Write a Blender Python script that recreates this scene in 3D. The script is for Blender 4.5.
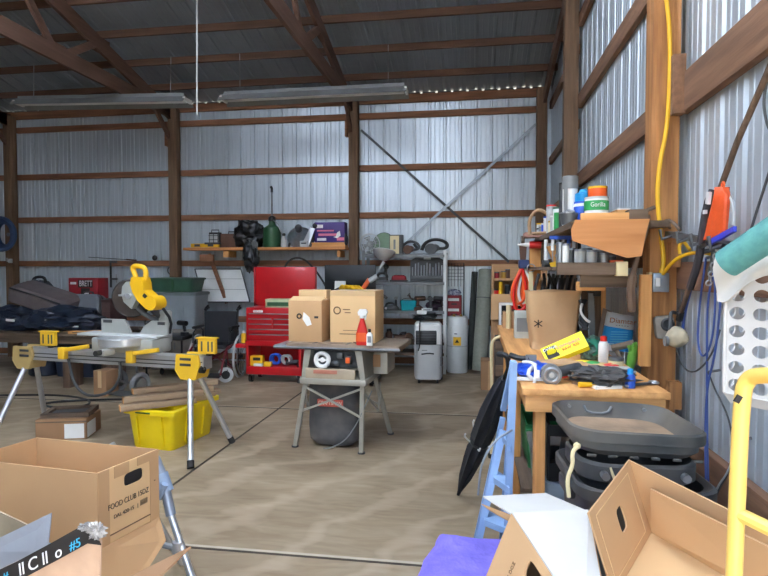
import bpy, bmesh, math, random
from mathutils import Vector, Matrix, Euler, noise
for _o in list(bpy.data.objects): bpy.data.objects.remove(_o)
S = bpy.context.scene; COL = S.collection
PI = math.pi; R = math.radians
# ---------------------------------------------------------------- camera
FPX = 577.0; TH = math.atan(.156); PH = math.atan(20/577)
CAM = Vector((0, 0, 1.5))
FW = Vector((-math.sin(TH)*math.cos(PH), math.cos(TH)*math.cos(PH), -math.sin(PH)))
RT = Vector((math.cos(TH), math.sin(TH), 0)); UP = RT.cross(FW)
cd = bpy.data.cameras.new('camera'); cam = bpy.data.objects.new('camera', cd); COL.objects.link(cam)
cd.sensor_width = 36; cd.lens = FPX/768*36; cd.clip_start = .05; cd.clip_end = 200
cam.matrix_world = Matrix(((RT.x, UP.x, -FW.x, 0), (RT.y, UP.y, -FW.y, 0), (RT.z, UP.z, -FW.z, 1.5), (0, 0, 0, 1)))
S.camera = cam
# ---------------------------------------------------------------- daylight
w = bpy.data.worlds.new('sky'); S.world = w; w.use_nodes = True
nt = w.node_tree; bg = nt.nodes['Background']
sky = nt.nodes.new('ShaderNodeTexSky'); sky.sky_type = 'NISHITA'; sky.sun_disc = False
sky.sun_elevation = R(50); sky.sun_rotation = R(120); sky.dust_density = 2.0; sky.ozone_density = 1.0
nt.links.new(sky.outputs[0], bg.inputs[0]); bg.inputs[1].default_value = 0.46
sd = bpy.data.lights.new('sun', 'SUN'); sd.energy = 9.0; sd.angle = R(0.6); sd.color = (1, .95, .86)
sun = bpy.data.objects.new('sun', sd); COL.objects.link(sun)
sun.rotation_euler = Vector((-.62, -.12, -.78)).to_track_quat('-Z', 'Y').to_euler()   # high sun from the right, never straight in at the door
DOOR = (-3.5, 1.0, 2.9)      # the open door behind the camera: x from, x to, height
S.view_settings.view_transform = 'Standard'; S.view_settings.look = 'None'
S.view_settings.gamma = 1; S.view_settings.use_curve_mapping = False
S.view_settings.exposure = 1.75
S.cycles.max_bounces = 8; S.cycles.diffuse_bounces = 5; S.cycles.sample_clamp_indirect = 8
S.cycles.use_denoising = True
# ---------------------------------------------------------------- helpers
def ray(px, py): return FW*FPX + RT*(px-384) + UP*(288-py)
def at(px, py, X=None, Y=None, Z=None, d=None):
    r = ray(px, py)
    t = d/FPX if d is not None else (X/r.x if X is not None else Y/r.y if Y is not None else (Z-1.5)/r.z)
    return CAM + r*t
def fb(x0, y0, x1, y1, Y):
    a = at(x0, y0, Y=Y); b = at(x1, y1, Y=Y)
    return a.x, b.x, b.z, a.z          # xmin, xmax, zmin, zmax on the plane Y
def lin(c):
    return tuple((v/12.92 if v <= .04045 else ((v+.055)/1.055)**2.4) for v in (x/255 for x in c))
MATS = {}
def mat(name, c, rough=.6, metal=0, kind='plain', c2=None, scale=8, amt=.25, bump=.05, spec=None, coat=0, alpha=None, trans=0):
    if name in MATS: return MATS[name]
    m = bpy.data.materials.new(name); MATS[name] = m; m.use_nodes = True
    t = m.node_tree; N = t.nodes; L = t.links; b = N['Principled BSDF']
    b.inputs['Roughness'].default_value = rough; b.inputs['Metallic'].default_value = metal
    if spec is not None: b.inputs['Specular IOR Level'].default_value = spec
    if coat: b.inputs['Coat Weight'].default_value = coat
    if alpha is not None: b.inputs['Alpha'].default_value = alpha
    if trans: b.inputs['Transmission Weight'].default_value = trans
    col = lin(c)
    second = lin(c2) if c2 else tuple(v*(1-amt) for v in col)
    tc = N.new('ShaderNodeTexCoord'); mp = N.new('ShaderNodeMapping'); L.new(tc.outputs['Object'], mp.inputs[0])
    sc = {'woodx': (.6, 9, 9), 'woody': (9, .6, 9), 'woodz': (9, 9, .6), 'brushz': (14, 14, .5)}.get(kind, (1, 1, 1))
    mp.inputs['Scale'].default_value = sc
    nz = N.new('ShaderNodeTexNoise'); nz.inputs['Scale'].default_value = scale; nz.inputs['Detail'].default_value = 5
    L.new(mp.outputs[0], nz.inputs[0])
    rp = N.new('ShaderNodeValToRGB'); rp.color_ramp.elements[0].position = .32; rp.color_ramp.elements[1].position = .68
    rp.color_ramp.elements[0].color = (*second, 1); rp.color_ramp.elements[1].color = (*col, 1)
    L.new(nz.outputs[0], rp.inputs[0])
    L.new(rp.outputs[0], b.inputs['Base Color'])
    if bump:
        bp = N.new('ShaderNodeBump'); bp.inputs['Strength'].default_value = bump; bp.inputs['Distance'].default_value = .02
        n2 = N.new('ShaderNodeTexNoise'); n2.inputs['Scale'].default_value = scale*4; L.new(mp.outputs[0], n2.inputs[0])
        L.new(n2.outputs[0], bp.inputs['Height']); L.new(bp.outputs[0], b.inputs['Normal'])
    return m

class B:
    """collects shapes; done() links them as ONE mesh object"""
    def __init__(s): s.bm = bmesh.new()
    def _m(s, vs, M):
        for v in vs: v.co = M @ v.co
    def box(s, c, d, rot=(0, 0, 0), bev=0, seg=2, top=1.0, topx=None, topy=None):
        r = bmesh.ops.create_cube(s.bm, size=1); vs = r['verts']
        tx = top if topx is None else topx; ty = top if topy is None else topy
        for v in vs:
            k = (v.co.z > 0)
            v.co = Vector((v.co.x*d[0]*(tx if k else 1), v.co.y*d[1]*(ty if k else 1), v.co.z*d[2]))
        if bev:
            es = list({e for v in vs for e in v.link_edges})
            o = bmesh.ops.bevel(s.bm, geom=es, offset=min(bev, min(d)*.45), segments=seg, affect='EDGES', profile=.5)
            vs = list({v for f in o['faces'] for v in f.verts} | {v for v in vs if v.is_valid})
        s._m(vs, Matrix.Translation(c) @ Euler(rot).to_matrix().to_4x4())
        return s
    def cyl(s, p, q, r, r2=None, n=14, caps=True):
        p = Vector(p); q = Vector(q); L = (q-p).length
        o = bmesh.ops.create_cone(s.bm, cap_ends=caps, segments=n, radius1=r, radius2=r if r2 is None else r2, depth=L)
        s._m(o['verts'], Matrix.Translation((p+q)/2) @ (q-p).to_track_quat('Z', 'Y').to_matrix().to_4x4())
        return s
    def tube(s, pts, r, n=8, closed=False, smooth=0, caps=True):
        P = [Vector(p) for p in pts]
        for _ in range(smooth):
            Q = []
            rng = range(len(P)) if closed else range(len(P)-1)
            if not closed: Q.append(P[0])
            for i in rng:
                a = P[i]; b = P[(i+1) % len(P)]
                Q += [a*.75+b*.25, a*.25+b*.75]
            if not closed: Q.append(P[-1])
            P = Q
        rr = r if callable(r) else (lambda t: r)
        rings = []; prev = None; m = len(P)
        for i, p in enumerate(P):
            if closed: tg = P[(i+1) % m]-P[i-1]
            else: tg = P[min(i+1, m-1)]-P[max(i-1, 0)]
            if tg.length < 1e-9: tg = Vector((0, 0, 1))
            tg.normalize()
            if prev is None:
                u = tg.orthogonal().normalized()
            else:
                u = prev - tg*prev.dot(tg)
                u = u.normalized() if u.length > 1e-6 else tg.orthogonal().normalized()
            prev = u; v = tg.cross(u); q = rr(i/max(1, m-1))
            rings.append([s.bm.verts.new(p+(u*math.cos(2*PI*k/n)+v*math.sin(2*PI*k/n))*q) for k in range(n)])
        for i in range(m if closed else m-1):
            a = rings[i]; b = rings[(i+1) % m]
            for k in range(n): s.bm.faces.new((a[k], a[(k+1) % n], b[(k+1) % n], b[k]))
        if not closed and caps:
            s.bm.faces.new(rings[0][::-1]); s.bm.faces.new(rings[-1])
        return s
    def loft(s, rings, cap0=True, cap1=True):
        V = [[s.bm.verts.new(Vector(p)) for p in r] for r in rings]; n = len(V[0])
        for a, b in zip(V, V[1:]):
            for k in range(n): s.bm.faces.new((a[k], a[(k+1) % n], b[(k+1) % n], b[k]))
        if cap0: s.bm.faces.new(V[0][::-1])
        if cap1: s.bm.faces.new(V[-1])
        return s
    def lathe(s, prof, c=(0, 0, 0), n=20, M=None, cap0=True, cap1=True):
        c = Vector(c); M = M or Matrix()
        return s.loft([[c + M @ Vector((max(r, 1e-4)*math.cos(2*PI*k/n), max(r, 1e-4)*math.sin(2*PI*k/n), z)) for k in range(n)] for r, z in prof], cap0, cap1)
    def rr(s, levels, c=(0, 0, 0), rad=.05, q=4, cap0=True, cap1=True, M=None):
        """rounded rectangle loft: levels of (z, half width, half depth)"""
        rings = []; M = M or Matrix()
        for lv in levels:
            z, a, b = lv[:3]; rd = min(lv[3] if len(lv) > 3 else rad, a, b); ring = []
            for sx, sy, a0 in ((1, 1, 0), (-1, 1, 90), (-1, -1, 180), (1, -1, 270)):
                for k in range(q+1):
                    an = R(a0+90*k/q)
                    ring.append(Vector(c)+M @ Vector((sx*(a-rd)+rd*math.cos(an), sy*(b-rd)+rd*math.sin(an), z)))
            rings.append(ring)
        return s.loft(rings, cap0, cap1)
    def prism(s, poly, a, b, ax='y'):
        """2d outline (u,v) pushed from a to b along ax; y: (x,z) outline, x: (y,z), z: (x,y)"""
        f = {'y': lambda u, v, t: (u, t, v), 'x': lambda u, v, t: (t, u, v), 'z': lambda u, v, t: (u, v, t)}[ax]
        s.loft([[f(u, v, a) for u, v in poly], [f(u, v, b) for u, v in poly]])
        return s
    def panel(s, pts, t):
        """flat board from 3+ corners, thickness t to the back of its winding"""
        P = [Vector(p) for p in pts]; n = (P[1]-P[0]).cross(P[-1]-P[0]).normalized()
        s.loft([P, [p-n*t for p in P]]); return s
    def blob(s, c, r, amp=.2, seed=0, sub=3, rot=(0, 0, 0), freq=2.0, flat=None):
        o = bmesh.ops.create_icosphere(s.bm, subdivisions=sub, radius=1)
        for v in o['verts']:
            k = 1+amp*noise.noise(v.co*freq+Vector((seed*7.3, seed*3.1, seed)))+amp*.5*noise.noise(v.co*freq*2.6+Vector((seed, 0, 5)))
            v.co = Vector((v.co.x*r[0]*k, v.co.y*r[1]*k, v.co.z*r[2]*k))
            if flat is not None: v.co.z = max(v.co.z, -flat)
        s._m(o['verts'], Matrix.Translation(c) @ Euler(rot).to_matrix().to_4x4()); return s
    def torus(s, c, Rr, r, axis=(0, 0, 1), n=28, k=8, a0=0, a1=360):
        Q = Vector(axis).to_track_quat('Z', 'Y').to_matrix(); full = abs(a1-a0) >= 360
        m = n if full else n+1
        return s.tube([Vector(c)+Q @ Vector((Rr*math.cos(R(a0+(a1-a0)*i/n)), Rr*math.sin(R(a0+(a1-a0)*i/n)), 0)) for i in range(m)], r, n=k, closed=full)
    def cloth(s, fn, nu, nv, t=.004):
        V = [[s.bm.verts.new(Vector(fn(i/nu, j/nv))) for j in range(nv+1)] for i in range(nu+1)]
        fs = []
        for i in range(nu):
            for j in range(nv): fs.append(s.bm.faces.new((V[i][j], V[i+1][j], V[i+1][j+1], V[i][j+1])))
        if t:
            bmesh.ops.recalc_face_normals(s.bm, faces=fs)
            bmesh.ops.solidify(s.bm, geom=fs, thickness=t)
        return s
    def xf(s, M):
        for v in s.bm.verts: v.co = M @ v.co
        return s
    def done(s, name, m, parent=None, loc=None, rot=(0, 0, 0), world=False, ang=35, bev=0):
        bm = s.bm
        if world and parent is not None:
            Mi = PM[parent.name].inverted()
            for v in bm.verts: v.co = Mi @ v.co
        if parent is None and loc is None:       # world shape: origin at the middle of its foot
            xs = [v.co.x for v in bm.verts]; ys = [v.co.y for v in bm.verts]; zs = [v.co.z for v in bm.verts]
            o = Vector(((min(xs)+max(xs))/2, (min(ys)+max(ys))/2, min(zs)))
            for v in bm.verts: v.co -= o
            loc = o
        bmesh.ops.recalc_face_normals(bm, faces=bm.faces)
        me = bpy.data.meshes.new(name); bm.to_mesh(me); bm.free()
        me.polygons.foreach_set('use_smooth', [True]*len(me.polygons)); me.set_sharp_from_angle(angle=R(ang))
        me.materials.append(m)
        ob = bpy.data.objects.new(name, me); COL.objects.link(ob)
        if loc is not None: ob.location = loc
        ob.rotation_euler = rot
        PMset(ob, parent)
        if parent is not None: ob.parent = parent
        return ob
PM = {}
def PMset(ob, parent=None):
    M = Matrix.LocRotScale(ob.location, ob.rotation_euler, ob.scale)
    PM[ob.name] = (PM[parent.name] @ M) if parent is not None else M
def tag(o, label, cat, group=None, kind=None):
    o['label'] = label; o['category'] = cat
    if group: o['group'] = group
    if kind: o['kind'] = kind
    return o
def thing(name, label, cat, loc=(0, 0, 0), rotz=0, group=None, rot=None):
    o = bpy.data.objects.new(name, None); COL.objects.link(o); o.empty_display_size = .1
    o.location = loc; o.rotation_euler = rot if rot else (0, 0, rotz); PMset(o)
    return tag(o, label, cat, group)
def struct(name, b, m, parent=None, **k):
    o = b.done(name, m, parent, **k)
    if parent is None: o['kind'] = 'structure'
    return o
def label_part(o, s): o['label'] = s; return o
def dup(root, loc, rotz=None, label=None, rot=None):
    r = root.copy(); COL.objects.link(r); r.location = loc
    if rotz is not None: r.rotation_euler = (0, 0, rotz)
    if rot is not None: r.rotation_euler = rot
    if label: r['label'] = label
    PMset(r)
    for ch in list(root.children):
        c = ch.copy(); COL.objects.link(c); c.parent = r
        for g in ch.children:
            d = g.copy(); COL.objects.link(d); d.parent = c
    return r
def text(s, size, m, parent, loc, rot=(PI/2, 0, 0), name='lettering', sx=1.0, ex=.0006, al='CENTER', shear=0):
    cu = bpy.data.curves.new(name, 'FONT'); cu.body = s; cu.size = size; cu.extrude = ex; cu.align_x = al; cu.align_y = 'CENTER'; cu.shear = shear
    t = bpy.data.objects.new(name, cu); COL.objects.link(t)
    dg = bpy.context.evaluated_depsgraph_get(); dg.update()
    me = bpy.data.meshes.new_from_object(t.evaluated_get(dg)); bpy.data.objects.remove(t); me.name = name
    me.materials.clear(); me.materials.append(m)
    o = bpy.data.objects.new(name, me); COL.objects.link(o); o.parent = parent
    o.location = loc; o.rotation_euler = rot if isinstance(rot, Euler) else Euler(rot); o.scale = (sx, 1, 1)
    return o
def framerot(u, v):
    """euler of a frame whose x runs along u and y along v"""
    u = Vector(u).normalized(); n = u.cross(Vector(v)).normalized(); v = n.cross(u)
    return Matrix((u, v, n)).transposed().to_euler()
# ---------------------------------------------------------------- materials
def sheetmat(name, c, rough, metal):
    return mat(name, c, rough, metal, 'brushz', amt=.10, scale=2.5, bump=.015)
WALLM = sheetmat('galvanised_panel', (194, 203, 210), .36, .4)
ROOFM = mat('roof_panel', (150, 160, 168), .5, .3, amt=.15, scale=1.5, bump=.02)
GIRT = mat('rough_red_lumber', (150, 104, 76), .85, kind='woodx', amt=.45, scale=3, bump=.15)
GIRTY = mat('rough_lumber_side', (146, 108, 82), .85, kind='woody', amt=.4, scale=3, bump=.15)
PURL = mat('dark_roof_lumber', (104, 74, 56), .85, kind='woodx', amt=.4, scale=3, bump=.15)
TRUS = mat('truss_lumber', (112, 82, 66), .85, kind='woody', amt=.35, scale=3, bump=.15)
POST = mat('weathered_post', (126, 98, 74), .85, kind='woodz', amt=.45, scale=4, bump=.2)
POSTN = mat('lit_near_post', (190, 134, 80), .75, kind='woodz', c2=(140, 92, 52), scale=4, bump=.2)  # orange near post wood, brightened in its colour for the strong near light
PINE = mat('new_pine', (226, 168, 104), .7, kind='woodx', c2=(196, 136, 76), scale=3, bump=.1)
PINEY = mat('new_pine_lengthwise', (226, 168, 104), .7, kind='woody', c2=(196, 136, 76), scale=3, bump=.1)
PINEZ = mat('new_pine_upright', (226, 166, 98), .7, kind='woodz', c2=(192, 130, 70), scale=3, bump=.1)
PLY = mat('plywood', (214, 150, 92), .7, kind='woodx', c2=(190, 124, 70), scale=2, bump=.08)
OLDW = mat('grey_old_wood', (120, 100, 82), .9, kind='woodx', c2=(80, 66, 54), scale=3, bump=.2)
OFFC = mat('weathered_offcut', (186, 160, 130), .9, kind='woodx', c2=(140, 116, 92), scale=3, bump=.2)
OLDWZ = mat('grey_old_wood_upright', (112, 88, 70), .9, kind='woodz', c2=(76, 60, 48), scale=3, bump=.2)
OLDWY = mat('grey_old_wood_lengthwise', (120, 100, 82), .9, kind='woody', c2=(80, 66, 54), scale=3, bump=.2)
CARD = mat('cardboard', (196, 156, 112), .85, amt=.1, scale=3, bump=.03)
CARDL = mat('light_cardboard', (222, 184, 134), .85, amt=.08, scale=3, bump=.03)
CARDD = mat('dark_brown_cardboard', (160, 122, 88), .85, amt=.12, scale=3, bump=.03)  # darker brown card
TAPE = mat('parcel_tape', (206, 172, 128), .35, amt=.06)
KRAFT = mat('kraft_paper', (200, 164, 122), .85, amt=.12, scale=5, bump=.1)
BLK = mat('black_plastic', (34, 35, 37), .5, amt=.2)
BLKM = mat('black_metal', (38, 39, 42), .45, .3, amt=.2)
BLKG = mat('black_bag_film', (26, 27, 30), .32, amt=.3, scale=6, bump=.3)
BLKF = mat('black_fabric', (36, 38, 44), .9, amt=.25, scale=20, bump=.15)
DGREY = mat('dark_grey_plastic', (70, 72, 74), .55, amt=.2)
GREY = mat('grey_plastic', (128, 130, 130), .55, amt=.15)
LGREY = mat('light_grey_plastic', (188, 190, 188), .5, amt=.12)
STEEL = mat('bare_steel', (168, 170, 172), .35, .8, amt=.15, scale=12)
DSTEEL = mat('dull_steel', (120, 122, 124), .45, .7, amt=.25, scale=12)
ALU = mat('aluminium', (206, 208, 210), .32, .75, amt=.08, scale=10)
CHROME = mat('chrome', (220, 222, 224), .12, 1.0, amt=.05, bump=0)
GALV = mat('zinc_plate', (150, 158, 166), .4, .6, amt=.2, scale=20)
WHITE = mat('white_plastic', (228, 228, 224), .45, amt=.05)
WHITEP = mat('white_paper', (232, 230, 224), .8, amt=.05)
WHITEM = mat('white_enamel', (222, 224, 222), .35, amt=.06)
YEL = mat('tool_yellow', (240, 186, 28), .45, amt=.12)
YELB = mat('bright_yellow_plastic', (244, 214, 20), .45, amt=.08)
YELC = mat('yellow_card', (246, 226, 26), .55, amt=.04)
RED = mat('tool_chest_red', (196, 20, 30), .35, .1, amt=.1, coat=.3)
REDP = mat('red_plastic', (214, 38, 30), .4, amt=.1)
DRED = mat('dark_red_card', (150, 28, 40), .6, amt=.15)
ORG = mat('orange_plastic', (236, 96, 34), .5, amt=.12)
GRN = mat('green_enamel', (46, 92, 58), .4, amt=.2)
GRNB = mat('bright_green_print', (52, 160, 84), .5, amt=.1)
TEAL = mat('teal_plastic', (20, 160, 168), .45, amt=.1)
BLU = mat('blue_plastic', (40, 92, 200), .45, amt=.15)
BLUB = mat('bright_blue_print', (28, 150, 214), .55, amt=.08)
PURP = mat('purple_print', (64, 40, 120), .5, amt=.1)
PINK = mat('pink_print', (226, 120, 150), .6, amt=.05)
CREAM = mat('cream_paint', (226, 208, 160), .6, amt=.1)
BROWN = mat('brown_leather', (96, 66, 50), .7, amt=.3)
INK = mat('black_ink', (40, 36, 34), .7, bump=0)
INKB = mat('brown_ink', (120, 92, 66), .8, bump=0)
INKO = mat('orange_ink', (206, 124, 36), .7, bump=0)
INKR = mat('red_ink', (206, 60, 50), .7, bump=0)
INKC = mat('cyan_ink', (70, 190, 230), .6, bump=0)
INKW = mat('white_ink', (236, 236, 236), .6, bump=0)
RUB = mat('rubber', (40, 38, 37), .85, amt=.2)
BRASS = mat('brass', (186, 146, 70), .4, .7, amt=.2)
# floor: one slab, rust and dust tones, saw-cut joints
FLO = bpy.data.materials.new('concrete_floor'); FLO.use_nodes = True
def _floor():
    t = FLO.node_tree; N = t.nodes; L = t.links; b = N['Principled BSDF']; b.inputs['Roughness'].default_value = .55
    tc = N.new('ShaderNodeTexCoord'); mp = N.new('ShaderNodeMapping'); L.new(tc.outputs['Object'], mp.inputs[0]); mp.inputs['Scale'].default_value = (1, 1.6, 1)
    mp.inputs['Rotation'].default_value = (0, 0, R(24))
    n1 = N.new('ShaderNodeTexNoise'); n1.inputs['Scale'].default_value = .9; n1.inputs['Detail'].default_value = 6; n1.inputs['Distortion'].default_value = .8
    L.new(mp.outputs[0], n1.inputs[0])
    r1 = N.new('ShaderNodeValToRGB'); r1.color_ramp.elements[0].position = .3; r1.color_ramp.elements[1].position = .72
    r1.color_ramp.elements[0].color = (*lin((132, 115, 92)), 1); r1.color_ramp.elements[1].color = (*lin((178, 162, 137)), 1)
    L.new(n1.outputs[0], r1.inputs[0])
    n2 = N.new('ShaderNodeTexNoise'); n2.inputs['Scale'].default_value = 3.2; n2.inputs['Detail'].default_value = 8; n2.inputs['Distortion'].default_value = 1.6
    mp2 = N.new('ShaderNodeMapping'); L.new(tc.outputs['Object'], mp2.inputs[0]); mp2.inputs['Scale'].default_value = (.8, 3.2, 1); mp2.inputs['Rotation'].default_value = (0, 0, R(-18))
    L.new(mp2.outputs[0], n2.inputs[0])
    r2 = N.new('ShaderNodeValToRGB'); r2.color_ramp.elements[0].position = .35; r2.color_ramp.elements[1].position = .7
    r2.color_ramp.elements[0].color = (.72, .66, .58, 1); r2.color_ramp.elements[1].color = (1.0, 1.0, 1.0, 1)
    L.new(n2.outputs[0], r2.inputs[0])
    mx = N.new('ShaderNodeMix'); mx.data_type = 'RGBA'; mx.blend_type = 'MULTIPLY'; mx.inputs[0].default_value = .75
    L.new(r1.outputs[0], mx.inputs[6]); L.new(r2.outputs[0], mx.inputs[7])
    # scuffed arcs
    wv = N.new('ShaderNodeTexWave'); wv.inputs['Scale'].default_value = .5; wv.inputs['Distortion'].default_value = 9; wv.inputs['Detail'].default_value = 4; wv.inputs['Detail Scale'].default_value = 1.5
    L.new(mp.outputs[0], wv.inputs[0])
    r3 = N.new('ShaderNodeValToRGB'); r3.color_ramp.elements[0].position = .82; r3.color_ramp.elements[1].position = 1.0
    r3.color_ramp.elements[0].color = (0, 0, 0, 1); r3.color_ramp.elements[1].color = (.35, .35, .35, 1)
    L.new(wv.outputs[1], r3.inputs[0])
    m3 = N.new('ShaderNodeMix'); m3.data_type = 'RGBA'; L.new(r3.outputs[0], m3.inputs[0]); L.new(mx.outputs[2], m3.inputs[6]); m3.inputs[7].default_value = (*lin((190, 170, 146)), 1)
    bp = N.new('ShaderNodeBump'); bp.inputs['Strength'].default_value = .12; bp.inputs['Distance'].default_value = .01
    L.new(n2.outputs[0], bp.inputs['Height']); L.new(bp.outputs[0], b.inputs['Normal'])
    L.new(m3.outputs[2], b.inputs['Base Color'])
_floor()
JOINT = mat('joint_filler', (74, 66, 56), .9, amt=.4)
CRACK = mat('pale_joint_dust', (196, 184, 166), .9, amt=.2)
GRAVEL = mat('pale_gravel', (196, 182, 160), .95, amt=.2, scale=2, bump=.3)
# ---------------------------------------------------------------- the building
YB = 8.8; XR = 1.1; XL = -11.0; EAVE = 4.14; SL = .25; YRIDGE = 4.2
XF = -.6
def roofz(y): return EAVE + SL*(YB-y) if y > YRIDGE else EAVE + SL*(YB-YRIDGE) - SL*(YRIDGE-y)
g = B(); g.box(((XL+XR)/2, (YB+XF)/2, -.06), (XR-XL+.2, YB-XF+.1, .12)); struct('floor', g, FLO, loc=(0, 0, 0))
g = B(); g.box((-5, -25, -.17), (90, 49, .1)); g.box((-5, 39, -.17), (90, 60, .1)); struct('ground_outside', g, GRAVEL)
def sheet(p0, along, up, length, hfn, depth, pitch=.23):
    """ribbed metal panel: rib outline along the wall, heights from hfn; depth vector = inward"""
    prof = [(0, 0), (.045, 0), (.05, .004), (.06, .004), (.065, 0), (.12, 0), (.125, .004), (.135, .004), (.14, 0), (.18, 0), (.19, .019), (.215, .019)]
    b = B(); bot = []; top = []; n = int(length/pitch)+1
    for i in range(n):
        for u, dd in prof:
            t = i*pitch+u
            if t > length: break
            p = Vector(p0)+Vector(along)*t-Vector(depth)*dd
            bot.append(b.bm.verts.new(p)); top.append(b.bm.verts.new(p+Vector(up)*hfn(t)))
    for i in range(len(bot)-1): b.bm.faces.new((bot[i], bot[i+1], top[i+1], top[i]))
    return b
struct('wall_back', sheet((XL, YB, 0), (1, 0, 0), (0, 0, 1), XR-XL, lambda t: EAVE-.05, (0, -1, 0)), WALLM, loc=(0, 0, 0))
struct('wall_right', sheet((XR, XF, 0), (0, 1, 0), (0, 0, 1), YB-XF, lambda t: roofz(XF+t), (-1, 0, 0)), WALLM, loc=(0, 0, 0))
struct('wall_left', sheet((XL, XF, 0), (0, 1, 0), (0, 0, 1), YB-XF, lambda t: roofz(XF+t), (1, 0, 0)), WALLM, loc=(0, 0, 0))
g = B(); hf = roofz(XF)
g.box(((XL+DOOR[0])/2, XF, hf/2), (DOOR[0]-XL, .04, hf)); g.box(((XR+DOOR[1])/2, XF, hf/2), (XR-DOOR[1], .04, hf))
g.box(((DOOR[0]+DOOR[1])/2, XF, (hf+DOOR[2])/2), (DOOR[1]-DOOR[0], .04, hf-DOOR[2])); struct('wall_front', g, WALLM)
k = math.sqrt(1+SL*SL)
def slope(nm, y0, y1, xa, xb):
    dy = 1 if y1 > y0 else -1; L_ = abs(y1-y0)*k
    struct(nm, sheet((xa, y0, roofz(min(max(y0, XF), YB))), (1, 0, 0), Vector((0, dy, SL)).normalized(), xb-xa, lambda t: L_, (0, 0, -1)), ROOFM, loc=(0, 0, 0))
slope('ceiling', YB+.02, YRIDGE, XL, XR)
# front slope: metal, with unseen translucent strips added to even out the light
SKYM = bpy.data.materials.new('added_milky_panel'); SKYM.use_nodes = True
_n = SKYM.node_tree.nodes; _n.remove(_n['Principled BSDF']); _t = _n.new('ShaderNodeBsdfTranslucent'); _t.inputs[0].default_value = (.82, .86, .9, 1)
SKYM.node_tree.links.new(_t.outputs[0], _n['Material Output'].inputs[0])
xs = XL
for sx0 in (-4.4, -1.7):
    slope('ceiling', XF-.05, YRIDGE, xs, sx0); g = B()
    g.panel([(sx0, XF-.05, roofz(XF)), (sx0+1.4, XF-.05, roofz(XF)), (sx0+1.4, YRIDGE, roofz(YRIDGE)), (sx0, YRIDGE, roofz(YRIDGE))], .002)
    struct('added_skylight', g, SKYM); xs = sx0+1.4
slope('ceiling', XF-.05, YRIDGE, xs, XR)
g = sheet((-3.4, -.40, .03), (1, 0, 0), (0, 0, 1), 2.9, lambda t: 3.2, (0, 1, 0)); g.box((-1.95, -.38, 3.2), (2.9, .05, .12)); g.box((-1.95, -.38, .12), (2.9, .05, .12)); g.box((-.53, -.38, 1.62), (.08, .05, 3.2)); g.box((-3.37, -.38, 1.62), (.08, .05, 3.2))
struct('added_door_leaf', g, WALLM)          # unseen sliding leaf, added to shade the left foreground
g = B(); g.box((-2.6, -.35, 3.33), (4.4, .06, .12)); struct('trim_2', g, GIRT)
# purlins, one board each
for i in range(0, 8):
    y = YB-.03-.61*i
    z = roofz(y)-.03
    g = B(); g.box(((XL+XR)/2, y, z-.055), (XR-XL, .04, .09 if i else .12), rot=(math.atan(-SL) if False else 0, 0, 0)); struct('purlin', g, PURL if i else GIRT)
# eave closure: filler blocks between the roof ribs, daylight in the gaps
g = B(); x = -10.9; kx = 0
while x < 1.05:
    g.box((x+.095, YB-.02, EAVE-.035), (.19, .05, .075)); x += .23
struct('trim_1', g, DGREY)
g = B(); g.box((XR-.02, YB-.03, EAVE/2), (.07, .05, EAVE)); struct('trim_3', g, WALLM)
g = B(); g.panel([(XR-.005, YB, EAVE-.08), (XR-.005, YRIDGE, roofz(YRIDGE)-.08), (XR-.005, YRIDGE, roofz(YRIDGE)+.03), (XR-.005, YB, EAVE+.03)], .03); struct('trim_4', g, DGREY)
# posts
PX = (-7.72, -4.76, -1.82)
for x in PX:
    g = B(); g.box((x, 8.69, EAVE/2-.05), (.14, .14, EAVE-.1), bev=.004); struct('wall_post', g, POST)
g = B(); g.box((.955, 8.69, EAVE/2-.02), (.14, .14, EAVE-.04), bev=.004); struct('corner_post', g, POST)
g = B(); g.box((.99, 6.35, roofz(6.35)/2-.08), (.14, .15, roofz(6.35)-.2), bev=.004); struct('wall_post', g, POST)
g = B(); g.box((.99, 3.31, roofz(3.31)/2-.08), (.14, .13, roofz(3.31)-.2), bev=.006); struct('wall_post', g, POSTN)
# girts on the back wall, one board per bay
bays = [(XL, -7.79), (-7.65, -4.83), (-4.69, -1.89), (-1.75, .885)]
for a, b_ in bays:
    for z in (.08, .68, 1.575, 2.31, 3.03, 3.82):
        if (a, z) == (-1.75, 1.575): pass
        g = B(); g.box(((a+b_)/2, 8.775, z), (b_-a, .045, .092), bev=.003); struct('girt', g, GIRT)
# girts on the right wall
def rg(y0, y1, z, h=.19, m=GIRTY):
    g = B(); g.box((1.075, (y0+y1)/2, z), (.045, y1-y0, h), bev=.003); struct('girt', g, m)
for z in (.08, .7, 1.575, 2.31, 3.03, 3.82): rg(6.43, 8.6, z, .1)
for z in (.1, 1.57, 2.41, 3.22, 4.05): rg(3.38, 6.27, z, .14)
for z in (1.46, 2.40, 3.25): rg(-.55, 3.24, z, .2 if z > 2 else .14)
rg(-.55, 3.24, .56, .19)
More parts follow.
